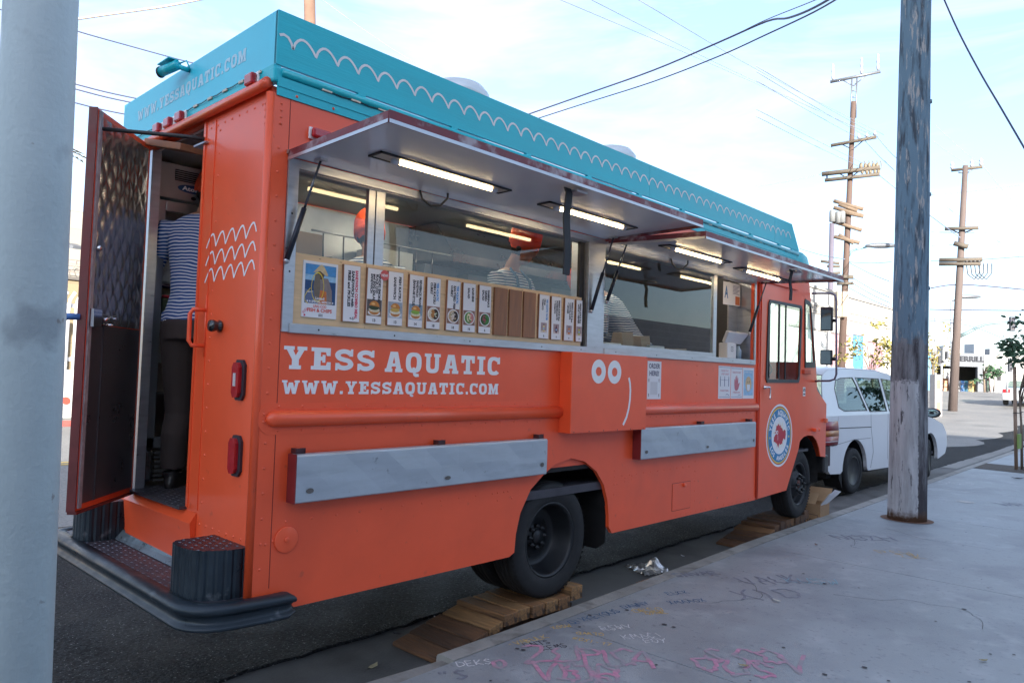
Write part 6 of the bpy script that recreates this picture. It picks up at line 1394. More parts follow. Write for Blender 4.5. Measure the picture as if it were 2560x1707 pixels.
prof = [(.02,.62),(.0,1.0),(.03,1.30),(.26,1.78),(.36,1.93),(.62,2.02),(1.4,2.06),(2.6,2.06),(3.3,2.00),(3.75,1.84),(4.70,1.30)]
rings = []
for u, v in prof:
    ins = 0 if v < 1.31 else .20*(v-1.3)/.76
    if v > 1.95: ins = .20
    rings.append((u, v, ins))
# roof and rear skin across the width
vs = []; fs = []
for u, v, ins in rings:
    for k in range(9):
        t = k/8; d = -ins - .005 + (-1.94+2*ins)*t; bul = .05*math.sin(math.pi*t)
        vs.append(VF(u - (bul if v < 1.9 and u < 1 else -bul*.3 if u > 3.5 else 0), v + (bul*.7 if v > 1.9 else 0), d))
for i in range(len(rings)-1):
    if rings[i][0] >= 3.3: continue
    if i == 2 or i == 3: continue
    for k in range(8): fs.append((i*9+k,i*9+k+1,(i+1)*9+k+1,(i+1)*9+k))
mb.add(vs, fs, smooth=True)
mb.build('roof', VW, van, recalc=False, solid=.02)
rw = MB(); 
for i in (2,3):
    for k in range(8): rw.add([vs[i*9+k],vs[i*9+k+1],vs[(i+1)*9+k+1],vs[(i+1)*9+k]], [(0,1,2,3)], smooth=True)
rw.build('rear_window', VGL, van, merge=True)
ws = MB(); i = 8
for j in (8,9):
    for k in range(8): ws.add([vs[j*9+k],vs[j*9+k+1],vs[(j+1)*9+k+1],vs[(j+1)*9+k]], [(0,1,2,3)])
ws.build('windscreen', VGL, van, merge=True)
hd2 = MB(); hv = []
for u, v in ((4.70,1.285),(5.2,1.17),(5.75,1.05),(5.99,.86),(6.03,.6)):
    for k in range(9): t = k/8; hv.append(VF(u+.12*math.sin(math.pi*t), v+.04*math.sin(math.pi*t), -.01-1.93*t))
for i in range(4):
    for k in range(8): hd2.f.append((i*9+k,i*9+k+1,(i+1)*9+k+1,(i+1)*9+k)); hd2.mi.append(0); hd2.sm.append(True)
hd2.v = hv; hd2.build('bonnet', VW, van, recalc=False)
# sloped side glass panels with pillars
def SG(side):    # on the leaning upper side
    def f(u, v, d=0):
        ins = .20*(v-1.3)/.76; dd = -ins + d
        return VF(u, v, dd if side > 0 else -1.95 - dd)
    return f
up_ = [(.03,1.295),(.27,1.78),(.37,1.93),(.62,2.015),(1.4,2.05),(2.6,2.05),(3.3,1.99),(3.75,1.83),(4.66,1.295)]
w1 = [(.66,1.42),(.68,1.72),(.80,1.86),(1.02,1.90),(1.52,1.92),(1.60,1.80),(1.80,1.36),(.84,1.36)]
w2 = [(1.62,1.92),(2.68,1.92),(2.68,1.34),(1.88,1.34)]; w3 = [(2.78,1.92),(3.25,1.90),(3.62,1.76),(4.38,1.34),(2.78,1.34)]
for sd in (1,-1):
    plate([up_, w1, w2, w3], -.02, 0, SG(sd)).build('window_surround', VW, van)
    for w_ in (w1, w2, w3):
        p = plate([w_], -.008, -.004, SG(sd)).build('side_window', VGL, van)
        if sd > 0:
            plate([w_, shrink(w_,.95)], -.003, .003, SG(sd)).build('window_trim', BLACK, p)
            if w_ is not w3:
                m_ = MB(); x0, x1 = min(q[0] for q in w_)+.06, max(q[0] for q in w_)-.06
                for k in range(12): v = 1.40+.045*k; m_.add([SG(sd)(x0+.1,v,-.06),SG(sd)(x1-.1,v,-.06),SG(sd)(x1-.1,v+.007,-.06),SG(sd)(x0+.1,v+.007,-.06)],[(0,1,2,3)])
                for k in range(int((x1-x0-.15)/.045)): u = x0+.1+.045*k; m_.add([SG(sd)(u,1.38,-.062),SG(sd)(u+.007,1.38,-.062),SG(sd)(u+.007,1.9,-.062),SG(sd)(u,1.9,-.062)],[(0,1,2,3)])
                m_.build('wire_screen', mat('screen_wire', (.35,.42,.42), .5, .4), p, recalc=False)
mb = MB(); mb.box(.2,5.4,-1.85,-.08,.45,.50,0,VB); mb.box(1.9,2.4,-1.75,-.2,.5,1.45,0,VB); mb.box(3.0,3.3,-.85,-.3,.9,1.75,0,VB); mb.build('van_interior', DKINNER, van)
mb = MB(); mb.box(4.0,4.6,-1.8,-.1,.9,1.28,0,VB); mb.build('dashboard', DKINNER, van)
# lamp clusters, bumper, seams
tl = empty('t', (0,0,0), None, None) if False else None
def corner(z0, z1, mt, nm, par, o=.012):
    m_ = MB(); rings = []
    for z in (z0, z1): rings.append([VF(-.02-.0,z,-.34),VF(-.035,z,-.18),VF(.02,z,-.03+o),VF(.20,z,o),VF(.56-.05*abs(z-1.02)/.2,z,o*.8)])
    m_.add([p for r_ in rings for p in r_], [(k,k+1,6+k,5+k) for k in range(4)], smooth=True); return m_.build(nm, mt, par, solid=.02)
TLm = corner(.84,1.22, mat('tail_dark', (.16,.01,.02), .2, coat=.6), 'tail_lamp', van)
corner(1.075,1.21, mat('tail_red', (.30,.012,.018), .3, coat=.2), 'tail_red_lens', TLm, .020); corner(.985,1.072, mat('tail_amber', (.45,.13,.01), .3, coat=.2), 'tail_amber_lens', TLm, .020); corner(.85,.982, mat('tail_red', (.30,.012,.018)), 'tail_red_lens', TLm, .020); corner(.895,.912, mat('tail_clear', (.40,.30,.32), .3, coat=.2), 'tail_clear_lens', TLm, .026)
mb = MB(); mb.loft([[VF(u,v,d) for u, v in ((.12,.50),(-.16,.54),(-.20,.80),(-.05,.86),(.12,.86))] for d in (-1.95,-1.5,-.4,-.10)] + [[VF(u,v,.005) for u, v in ((.30,.52),(.0,.55),(-.04,.80),(.10,.86),(.30,.84))]], smooth=False); mb.build('rear_bumper', PLUM, van, bevel=.02)
mb = MB(); 
for u, z0, z1 in ((1.93,.42,1.30),): mb.ribbon([(u-.02,1.30),(u,1.05),(u+.06,.85),(u+.10,.66),(u-.02,.40)], .012, VF, d=.0015)
mb.build('panel_gap', mat('gap_dark', (.05,.05,.055), .7), van, recalc=False); mb = MB(); mb.ribbon([(.62,1.10),(1.94,1.085)], .014, VF, d=.0015); mb.build('slide_rail', mat('gap_dark', (.05,.05,.055), .7), van, recalc=False); mb = MB(); mb.ribbon([(.36,.83),(1.2,.90),(1.9,.90)], .006, VF, d=.0015); mb.build('panel_gap', mat('gap_dark', (.05,.05,.055), .7), van, recalc=False); mb = MB(); mb.ribbon([(2.7,1.30),(2.68,.5)], .010, VF, d=.0015); mb.build('panel_gap', mat('gap_dark', (.05,.05,.055), .7), van, recalc=False); mb = MB(); mb.ribbon([(4.2,1.28),(4.3,.9),(4.35,.45)], .010, VF, d=.0015); mb.ribbon([(.58,1.29),(.55,.9),(.4,.84)], .006, VF, d=.0015)
mb.build('panel_gap', mat('gap_dark', (.05,.05,.055), .7), van, recalc=False)
def vwheel(u, d, steer=0):
    fn0 = frame(VF(u,.385,d),(.998*math.cos(steer)-.055*math.sin(-steer), -.055*math.cos(steer)+.998*math.sin(-steer)*-1*-1, 0) if False else (math.cos(steer-.055),math.sin(steer-.055),0),(-math.sin(steer-.055),math.cos(steer-.055),0),(0,0,1))
    m_ = MB(); m_.lathe(tyre_prof(.372,.22),(0,0,0),'x',44,closed=True,fn=fn0); w_ = m_.build('wheel', RUBBER, van)
    ri = .235; m_ = MB(); m_.lathe([(ri,.09),(ri*1.03,.10),(ri*.95,.09),(ri*.9,.04),(ri*.80,.02),(ri*.62,.045),(ri*.5,.03),(ri*.45,.05),(ri*.2,.055),(ri*.18,.08),(0,.082)],(0,0,0),'x',36,fn=fn0); r_ = m_.build('rim', mat('van_rim', (.025,.026,.029), .45, .3, var=.2), w_)
    m_ = MB()
    for k in range(14):
        a = 2*math.pi*k/14; disc(m_, lambda a_,b_,c_=0: fn0(.030+c_, a_, b_), ri*.71*math.cos(a), ri*.71*math.sin(a), .014, n=8)
    for k in range(5):
        a = 2*math.pi*k/5; disc(m_, lambda a_,b_,c_=0: fn0(.0575+c_, a_, b_), ri*.33*math.cos(a), ri*.33*math.sin(a), .012, n=8)
    m_.build('rim_holes', mat('void_black', (.003,.003,.003)), r_, recalc=False)
vwheel(1.26,-.12); vwheel(4.98,-.12,.22); vwheel(1.26,-1.83); vwheel(4.98,-1.83,.22)
mb = MB()
for u in (1.26,4.96):
    for i in range(12):
        a0, a1 = rad(15*i), rad(15*(i+1)); r_ = .515
        mb.add([VF(u+r_*math.cos(a0),.40+r_*math.sin(a0),-.055),VF(u+r_*math.cos(a1),.40+r_*math.sin(a1),-.055),VF(u+r_*math.cos(a1),.40+r_*math.sin(a1),-.45),VF(u+r_*math.cos(a0),.40+r_*math.sin(a0),-.45)],[(0,1,2,3)])
    mb.box(u-.5,u+.5,-.47,-.45,.2,.9,0,VB)
mb.prism([(.70,.30),(.82,.14),(.80,.42),(.70,.55)],-.30,-.03,0,VF); mb.tube([VF(.1,.34,-.55),VF(.9,.36,-.55)],.035,8); mb.box(.5,5.2,-1.8,-.15,.30,.44,0,VB); mb.build('van_underside', UNDER, van)
mb = MB(); mb.ell((0,0,0),(.16,.09,.095),14,9,fn=lambda x,y,z: VF(4.55+y*.9,1.30+z,.17+x*.9)); mb.box(4.50,4.56,-.02,.10,1.24,1.29,0,VB); mm = mb.build('door_mirror', BLACK, van)
mb = MB(); mb.ell((0,0,0),(.12,.004,.068),14,8,fn=lambda x,y,z: VF(4.478+y-.0,1.30+z,.17+x)); mb.build('mirror_glass', MIRR, mm)
mb = MB(); mb.box(5.9,6.05,-.55,-.04,.62,.86,0,VB); mb.build('headlight', mat('headlight', (.5,.52,.55), .15, coat=.8), van, bevel=.03)

# ------------------------------------------------------------------ white building on the far left corner
WB = mat('white_render', (.40,.39,.375), .85, var=.06, vs=.8, stain=((.30,.28,.26), .9, .58, .76, .5)); WB2 = mat('white_trim', (.30,.285,.27), .85, var=.08)
wb = empty('white_building', (-20,58,.6), 'long white two-storey building with dentil cornice and painted murals beyond the van', 'building')
xf = -16.5
MB().box(-30,xf,44,69.5,.0,8.55).build('wall', WB, wb)
MB().box(xf-.2,xf+.12,43.9,69.6,8.56,8.75).build('parapet_cap', WB2, wb)
MB().box(xf+.001,xf+.16,43.9,69.5,7.35,7.55).build('cornice', WB2, wb)
de = None
for i in range(64):
    y = 44.2+.395*i
    if de is None: de = MB().box(xf+.002,xf+.13,y,y+.2,6.98,7.34).build('dentil', WB2, wb)
    else: c = de.copy(); COL.objects.link(c); c.location.y += .395*i
MB().box(xf+.001,xf+.08,43.9,69.5,6.80,6.96).build('string_course', WB2, wb)
for nm, y0, y1, z0, z1, c_ in (('mural_panel',58.2,60.6,2.2,5.75,(.07,.24,.46)),('mural_panel',61.6,65.6,2.2,5.4,(.36,.20,.235)),('mural_panel',53.6,57.2,2.2,5.6,(.36,.21,.235)),('mural_panel',46,52.5,2.2,5.6,(.60,.62,.60))):
    p = MB().box(xf+.001,xf+.02,y0,y1,z0,z1).build(nm, mat('mural_%d' % int(y0), c_, .8, var=.25, vs=1.1, stain=((.40,.39,.37), .9, .5, .62, .9)), wb)
    MB().box(xf+.021,xf+.12,y0-.1,y1+.1,z1+.01,z1+.14).build('awning_trim', WB2, p)
for y in (48.5,55,63.5): 
    f = MB().box(xf+.021,xf+.06,y,y+1.1,.7,3.0).build('door', mat('door_grey', (.22,.24,.26), .5), wb)
# pole shadow falls from the real pole

def pole(nm, px0, px1, D, r0, r1, lab, mt, zb=None):
    a = hd(*px0, D); b = hd(*px1, D); d_ = (b-a)/(b.z-a.z); zb = gz(a.x,a.y) if zb is None else zb; base = a + d_*(zb-a.z)
    e = empty(nm, base, lab, 'utility pole', 'timber utility poles along the street'); MB().tube([base, base.lerp(b,.5), b], [r0,(r0+r1)/2,r1], 14).build('trunk', mt, e); return e
TIM = mat('pole_timber', (.085,.055,.045), .85, var=.2, vs=2, stretch=(3,3,.3)); TIMG = mat('pole_timber_grey', (.095,.072,.066), .85, var=.2, vs=2, stretch=(3,3,.3))
I1 = zoomer(2000,700,2560,1200,1756); I2 = zoomer(1900,0,2560,700,1478); K3 = zoomer(2240,600,2560,1000,1254); K4 = zoomer(1980,600,2260,950,1254); LB = zoomer(150,500,300,1150,362); AA = zoomer(0,0,720,600,1882); MM = zoomer(0,0,2560,1707,2352)
ARM = mat('crossarm_timber', (.09,.075,.06), .85, var=.2, vs=2); ALU = mat('pole_alloy', (.16,.17,.19), .4, .5); INS = mat('insulator', (.30,.30,.33), .3)
def arm(par, D, p, q, th=.10, nm='crossarm', mt=None, ins=0, off=0.):
    a, b = hd(*p, D+off), hd(*q, D+off); o = MB().tube([a, b], th, 6).build(nm, mt or ARM, par)
    for k in range(ins):
        t = (k+.5)/ins if ins > 1 else .5; c = a.lerp(b, t); MB().lathe([(.03,0),(.05,.04),(.03,.10),(.05,.14),(.03,.2),(0,.28)], c+Vector((0,0,th)), 'z', 8).build('insulator', INS, o)
    return o
D1 = 52
p1 = pole('utility_pole', K4(552,1424), I2(524,570), D1, .24, .14, 'tall utility pole carrying many crossarms and a tan box, left of the blue timber pole', TIM)
st = MB()
for dx in (-14,14): st.tube([hd(*I2(522+dx,660),D1), hd(*I2(529+dx,435),D1)], .05, 6)
for y in (480,510,545): st.tube([hd(*I2(513,y),D1), hd(*I2(543,y),D1)], .035, 5)
st.build('pole_extension', ALU, p1)
arm(p1, D1, I2(393,460), I2(675,402), .10, mt=ALU, ins=0)
for q in ((408,440),(568,405),(660,385)): MB().lathe([(.06,0),(.10,.2),(.06,.4),(.10,.6),(.06,.8),(.08,1.0),(0,1.1)], hd(*I2(*q),D1)-Vector((0,0,.1)), 'z', 8).build('insulator', INS, p1)
for a_, b_ in (((460,448),(515,478)),((600,420),(530,475)),((440,800),(498,828)),((575,790),(528,830)),((440,970),(492,1000)),((560,955),(520,985))): arm(p1, D1, I2(*a_), I2(*b_), .035, 'arm_brace', ALU)
arm(p1, D1, I2(396,816), I2(652,768), .11, ins=0, off=-.3); arm(p1, D1, I2(345,976), I2(672,938), .15, off=-.3); arm(p1, D1, I2(362,1010), I2(670,976), .12, off=-.3)
arm(p1, D1, I2(375,978), I2(375,1010), .05, 'arm_brace'); 
for x, y in ((553,775),(598,768),(642,758)): MB().lathe([(.07,0),(.10,.1),(.05,.25),(0,.35)], hd(*I2(x,y),D1), 'z', 8).build('insulator', INS, p1)
mb = MB()
for x in (565,590,610,635,655): 
    c = hd(*I2(x,930),D1-.3); mb.ell(tuple(c),(.12,.12,.22),8,6); c = hd(*I2(x+8,962),D1-.3); mb.ell(tuple(c),(.10,.10,.16),8,6); mb.tube([c, c+Vector((.2,.1,.3)), c+Vector((.1,.05,.7))], .03, 5)
mb.build('switch_gear', mat('switch_tan', (.14,.11,.07), .6), p1)
for a_, b_ in (((412,1125),(578,1172)),((412,1162),(575,1208)),((440,1145),(545,1180)),((408,1240),(570,1290)),((415,1325),(558,1360)),((440,1315),(525,1362)),((470,1190),(580,1212))): arm(p1, D1, I2(*a_), I2(*b_), .12, off=-.3, mt=mat('arm_pale', (.14,.10,.07), .85, var=.2))
for x, y in ((405,1215),(440,1222),(460,1220)): MB().lathe([(.05,0),(.19,.02),(.19,.66),(.15,.76),(0,.78)], hd(*I2(x,y+28),D1-.6), 'z', 14).build('transformer', mat('transformer_grey', (.17,.175,.18), .5), p1)
arm(p1, D1, K4(455,408), K4(690,416), .13, off=-.3); arm(p1, D1, K4(500,490), K4(690,484), .10, off=-.3)
tb = MB(); c0, c1 = hd(*K4(485,862),D1-.6), hd(*K4(628,576),D1-.6); F1 = frame((c0.x,c0.y,c0.z), (CR.x,CR.y,0), (0,0,1), (-CF.x,-CF.y,0)); w_ = (c1-c0).dot(Vector((CR.x,CR.y,0)).normalized()); h_ = c1.z-c0.z
tb.box(0,w_*.42,0,h_,-.3,.3,0,F1); tb.box(w_*.44,w_,0,h_,-.3,.38,0,F1); tb.build('equipment_box', mat('box_tan', (.36,.30,.23), .6, var=.05), p1, bevel=.03)
sl2 = empty('street_lamp', hd(*K4(640,160),D1), 'grey street lamp arm reaching right from the tall utility pole', 'street lamp', 'street lamps')
MB().tube([hd(*K4(640,180),D1), hd(*K4(660,130),D1), hd(*K4(720,105),D1), hd(*K4(910,58),D1)], .07, 8).build('arm', mat('lamp_arm', (.18,.30,.33), .5, .4), sl2)
c = hd(*K4(1000,64),D1); MB().ell((0,0,0), (1.05,.30,.17), 16, 8, fn=frame(c, CR, (-CF.x,-CF.y,0), (0,0,1))).build('lamp_head', ALU, sl2)
sp = pole('utility_pole', K4(430,560), I2(403,1250), 75, .25, .22, 'thin dark pole behind the tall crossarm pole', mat('pole_dark', (.10,.09,.12), .8))
for a_, b_ in (((340,1462),(445,1475)),((375,1490),(448,1492)),((358,1533),(450,1527))): arm(sp, 75, I2(*a_), I2(*b_), .13)
D2 = 46
p2 = pole('utility_pole', I1(1203,893), I2(1150,928), D2, .23, .13, 'utility pole at the corner right of the blue timber pole', TIMG)
arm(p2, D2, I2(1070,955), I2(1246,935), .08)
for x, y in ((1076,945),(1186,932),(1238,925)): MB().lathe([(.04,0),(.11,.1),(.05,.2),(.10,.3),(.04,.4),(0,.45)], hd(*I2(x,y+5),D2), 'z', 8).build('insulator', INS, p2)
arm(p2, D2, I2(1034,1282), I2(1224,1276), .09, off=-.3); arm(p2, D2, I2(1085,1362), I2(1165,1382), .13, off=-.3); arm(p2, D2, K3(422,197), K3(848,190), .11, off=-.3); arm(p2, D2, K3(420,236), K3(832,232), .10, off=-.3)
for a_, b_ in (((1110,965),(1145,972)),((1190,950),(1152,975)),((1070,1285),(1120,1308)),((1200,1280),(1140,1306))): arm(p2, D2, I2(*a_), I2(*b_), .035, 'arm_brace', ALU)
mb = MB()
for x in (690,730,770,810): c = hd(*K3(x,245),D2-.3); mb.tube([c, c+Vector((.05,.1,-.5)), c+Vector((.3,.3,-.75)), c+Vector((.5,.5,-.4)), c+Vector((.5,.5,.1))], .025, 5); mb.ell(tuple(c+Vector((0,0,.2))),(.1,.1,.16),8,6)
mb.build('jumper_wires', BLACK, p2)
p3 = pole('utility_pole', MM(712,60), MM(710,-40), 24, .19, .18, 'orange-brown pole top rising behind the teal roof fascia', mat('pole_sunny', (.17,.10,.07), .85, var=.2, vs=2), zb=.0)  # timber colour warmed and lightened to look sunlit
# corner lamps, signals
sp2 = empty('street_lamp', hd(*K3(545,1300),50), 'slim grey lamp post beside the corner utility pole', 'street lamp', 'street lamps')
GALV = mat('galv_grey', (.36,.38,.42), .5, .4)
MB().tube([hd(*K3(553,1500),50), hd(*K3(542,600),50)], [.10,.06], 8).build('post', GALV, sp2); MB().tube([hd(*K3(542,605),50), hd(*K3(600,580),50), hd(*K3(700,556),50)], .05, 6).build('arm', GALV, sp2); MB().ell((0,0,0),(.75,.2,.12),12,6,fn=frame(hd(*K3(712,556),50),CR,(-CF.x,-CF.y,0),(0,0,1))).build('lamp_head', ALU, sp2)
sp3 = empty('street_lamp', hd(*K3(386,1300),66), 'far thin lamp post left of the store front', 'street lamp', 'street lamps')
MB().tube([hd(*K3(384,1440),66), hd(*K3(387,760),66)], [.11,.07], 8).build('post', GALV, sp3); MB().tube([hd(*K3(387,765),66), hd(*K3(350,742),66), hd(*K3(335,752),66)], .06, 6).build('arm', GALV, sp3)
sg_ = empty('traffic_signal', hd(*K3(620,945),46.6), 'traffic signal hanging on a curved mast arm above the street', 'traffic signal', 'traffic signals')
MB().tube([hd(*K3(*q),46.2) for q in ((615,945),(700,908),(790,860),(870,828),(960,815),(1110,806))], [.10,.09,.08,.07,.06,.06], 8).build('mast_arm', mat('mast_teal', (.20,.28,.30), .5, .3), sg_)
def signal(par, px, py, w, h, D, lit=None, nm='signal_head'):
    a, b = hd(px[0],px[1],D), hd(py[0],py[1],D); fr = frame((a.x,a.y,b.z),(CR.x,CR.y,0),(0,0,1),(-CF.x,-CF.y,0)); W_ = (b-a).dot(Vector((CR.x,CR.y,0)).normalized()); H_ = a.z-b.z
    o = MB().box(0,W_,0,H_,0,.18,0,fr).build(nm, mat('signal_black', (.04,.045,.06), .5), par, bevel=.03)
    for k in range(3):
        m_ = MB(); disc(m_, fr, W_*.5, H_*(.2+.3*k), W_*.30, n=16, d=.182); m_.build('signal_lens', lit if (lit and k == 2) else mat('lens_dark', (.08,.07,.08), .3), o, recalc=False)
        q = MB(); q.add([fr(W_*.5+W_*.36*math.cos(rad(t)), H_*(.2+.3*k)+W_*.36*math.sin(rad(t)), d) for d in (.18,.42) for t in range(0,181,30)], [(i,i+1,8+i,7+i) for i in range(6)]); q.build('signal_visor', mat('signal_black', (.04,.045,.06)), o, recalc=False)
    return o
signal(sg_, K3(1103,752), K3(1170,892), 0, 0, 46.4)
RL = emitter('red_signal', (1,.06,.02), 5.0)
s2 = empty('traffic_signal', hd(*K3(1085,1450),50), 'lit red traffic signal on a low post behind the young tree', 'traffic signal', 'traffic signals')
signal(s2, K3(1090,1160), K3(1135,1290), 0, 0, 50, RL); MB().tube([hd(*K3(1088,1490),50), hd(*K3(1084,1230),50)], .06, 8).build('post', GALV, s2)
s3 = empty('traffic_signal', hd(*K3(430,1300),58), 'dark signal head seen sideways left of the store lettering', 'traffic signal', 'traffic signals')
signal(s3, K3(410,1138), K3(452,1212), 0, 0, 58); MB().tube([hd(*K3(446,1460),58), hd(*K3(446,1150),58)], .06, 8).build('post', GALV, s3)
s4 = empty('back_signal', hd(*K3(500,1190),49), 'grey back of a large signal with visors on the corner utility pole', 'traffic signal')
a, b = hd(*K3(460,1050),48.5), hd(*K3(535,1185),48.5); fr = frame((a.x,a.y,b.z),(CR.x,CR.y,0),(0,0,1),(-CF.x,-CF.y,0)); W_ = (b-a).dot(Vector((CR.x,CR.y,0)).normalized()); MB().box(0,W_,0,a.z-b.z,-.25,0,0,fr).build('signal_back', mat('signal_grey', (.30,.31,.31), .6), s4, bevel=.04); MB().box(W_*.35,W_*.62,.12,(a.z-b.z)*.7,.001,.2,0,fr).build('signal_core', mat('signal_black', (.04,.045,.06)), s4, bevel=.02)
# pale cabinet at the corner
a, b = hd(*K3(383,1516),42), hd(*K3(478,1318),42); fr = frame((a.x,a.y,gz(a.x,a.y)),(CR.x,CR.y,0),(0,0,1),(-CF.x,-CF.y,0)); W_ = (b-a).dot(Vector((CR.x,CR.y,0)).normalized()); H_ = b.z-gz(a.x,a.y)
uc = MB().box(0,W_,0,H_,-.5,0,0,fr).build('utility_cabinet', mat('cabinet_pale', (.36,.33,.32), .6, var=.1), label='pale painted utility cabinet standing at the corner before the store', cat='cabinet', bevel=.02)
for k, c_ in enumerate(((.34,.16,.11),(.33,.2,.15),(.30,.13,.10))): MB().box(.08,W_*.78,H_*(.12+.27*k),H_*(.34+.27*k),.001,.006,0,fr).build('cabinet_panel', mat('cab_panel_%d' % k, c_, .7, var=.3, vs=3), uc)

# ------------------------------------------------------------------ corner store
DS = 75; o_ = hd(*K3(330,1470),DS); o_.z = gz(o_.x,o_.y)-.05
sr = Vector((CR.x,CR.y,0)).normalized(); FS = frame(o_, sr, (0,0,1), (-CF.x,-CF.y,0))
_n = Vector((-CF.x,-CF.y,0))
def _sp(px):
    d = _ray(*px); return CAM + d*((o_-CAM).dot(_n)/d.dot(_n))
def su(px): return (_sp(px)-o_).dot(sr)
def sv(px): return _sp(px).z-o_.z
ST = empty('corner_store', FS(5,0,0), 'low grey and white corner store with dark lettering and wide display openings', 'store')
GRY = mat('store_grey', (.125,.135,.155), .8, var=.04); WHS = mat('store_white', (.33,.325,.315), .8, var=.05)
uA, uB, uC = su(K3(345,1200)), su(K3(858,1200)), su(K3(1254,1200)); vT, vO = sv(K3(600,1105)), sv(K3(700,1240))
ops = []
for a_, b_ in ((392,535),(608,800)): ops.append([(su(K3(a_,1300)),.02),(su(K3(b_,1300)),.02),(su(K3(b_,1300)),vO),(su(K3(a_,1300)),vO)])
plate([[(uA,0),(uB,0),(uB,vT),(uA,vT)]]+ops, -.3, 0, FS).build('front_wall', GRY, ST)
d1_ = [(su(K3(880,1300)),.02),(su(K3(960,1300)),.02),(su(K3(960,1300)),sv(K3(900,1245))),(su(K3(880,1300)),sv(K3(900,1245)))]; w1_ = [(su(K3(985,1300)),sv(K3(1000,1380))),(su(K3(1020,1300)),sv(K3(1000,1380))),(su(K3(1020,1300)),sv(K3(1000,1252))),(su(K3(985,1300)),sv(K3(1000,1252)))]
plate([[(uB+.01,0),(uC+14,0),(uC+14,vT-.15),(uB+.01,vT-.1)], d1_, w1_], -.3, .05, FS).build('front_wall', WHS, ST)
MB().box(uA,uC+14,.01,vT-.3,-9,-8.8,0,FS).build('back_wall', mat('store_in', (.30,.28,.26), .8, var=.3, vs=.8), ST); MB().box(uA,uC+14,vT-.45,vT-.3,-8.8,-.31,0,FS).build('roof', GRY, ST); MB().box(uA-.3,uA-.01,.01,vT,-9,0,0,FS).build('side_wall', mat('store_blue', (.10,.32,.55), .7), ST)
for w_ in (w1_, d1_): 
    f = plate([w_, shrink(w_,.88)], .051, .10, FS).build('window', mat('frame_dark', (.08,.08,.09), .5), ST); MB().box((w_[0][0]+w_[1][0])/2-.03,(w_[0][0]+w_[1][0])/2+.03,w_[0][1]+.05,w_[2][1]-.05,.052,.09,0,FS).build('mullion', mat('frame_dark', (.08,.08,.09)), f)
    plate([shrink(w_,.9)], .0, .01, FS).build('pane', VGL, f)
mb = MB(); h_ = sv(K3(640,1140))-sv(K3(640,1188)); text(mb, 'MERRILL', FS, su(K3(565,1188)), sv(K3(700,1187)), h_, su(K3(862,1188))-su(K3(565,1188)), 0, 'l', .03, d=.06); mb.build('store_lettering', mat('letter_slate', (.012,.015,.025), .6), ST, recalc=False, solid=.04)
mb = MB(); a_ = sv(K3(930,1190)); mb.box(su(K3(890,1190)),su(K3(970,1190)),a_,a_+.5,.06,.065,0,FS); 
mb.build('faded_sign', mat('faded_blue', (.58,.60,.66), .8, var=.15, vs=3), ST)
for a_, b_, z_ in ((630,775,.75),(785,830,.5),(940,1045,1.0),(1100,1140,.6)): MB().box(su(K3(a_,1100)),su(K3(b_,1100)),vT+.0,vT+z_,-4,-2.5,0,FS).build('roof_unit', mat('unit_grey', (.42,.44,.47), .5, .3), ST)
sb = MB(); u0 = su(K3(455,1280)); sb.box(u0,u0+1.1,vO-1.1,vO-.25,.1,.2,0,FS); sb.build('hanging_sign', WHS, label='small framed white sign hanging in the left store opening', cat='sign')
rr_ = random.Random(21)
SG_ = [(365,1390,(.05,.14,.26),'dark blue goods rack at the left edge of the store'),(512,1400,(.42,.22,.14),'orange and white goods rack beside the cabinet'),(625,1430,(.25,.27,.30),'grey goods rack at the left of the wide store opening'),(665,1420,(.60,.60,.62),'white panel standing in the wide store opening'),(705,1420,(.04,.14,.36),'bright blue panel in the wide store opening'),(740,1430,(.05,.22,.20),'teal goods rack in the wide store opening'),(775,1420,(.45,.30,.12),'yellow goods rack at the right of the store opening'),(905,1430,(.66,.66,.66),'white draped board leaning at the store door')]
for px, py, c_, lab in SG_:
    u = su(K3(px,1400)); w_ = .9; h_ = sv(K3(px,1375)) if px > 600 else sv(K3(px,1350)); o = MB()
    for k in range(3): o.box(u-w_*.4,u+w_*.4,.02+h_*k/3,.02+h_*(k+1)/3-.05,-.9,-.5+.02*k,0,FS)
    o.build('goods_rack', mat('goods_%d' % px, c_, .7, var=.6, vs=4), label=lab, cat='rack', group='goods racks at the store front')
tree('street_tree', FS(su(K3(690,1400)),0,2.5), 3.4, (*FS(su(K3(700,1290)),sv(K3(700,1290)),2.5)[:3],1.15,.5), 'small round green tree before the wide store opening', LEAFA, 200, .35, 31, .09)
tp_ = hd(*K4(915,1490),34); tree('street_tree', (tp_.x,tp_.y,gz(tp_.x,tp_.y)), 4.0, (*hd(*K4(900,1240),34),1.15,.72), 'thin yellow-green street tree in front of the white building beside the timber pole', LEAFB, 420, .22, 8, .05)
tp_ = hd(*K3(360,1450),60); tree('street_tree', (tp_.x,tp_.y,gz(tp_.x,tp_.y)), 4.5, (*hd(*K3(355,1075),60),1.3,1.6), 'golden tree half hidden behind the right edge of the timber pole', LEAFB, 300, .3, 9, .08)
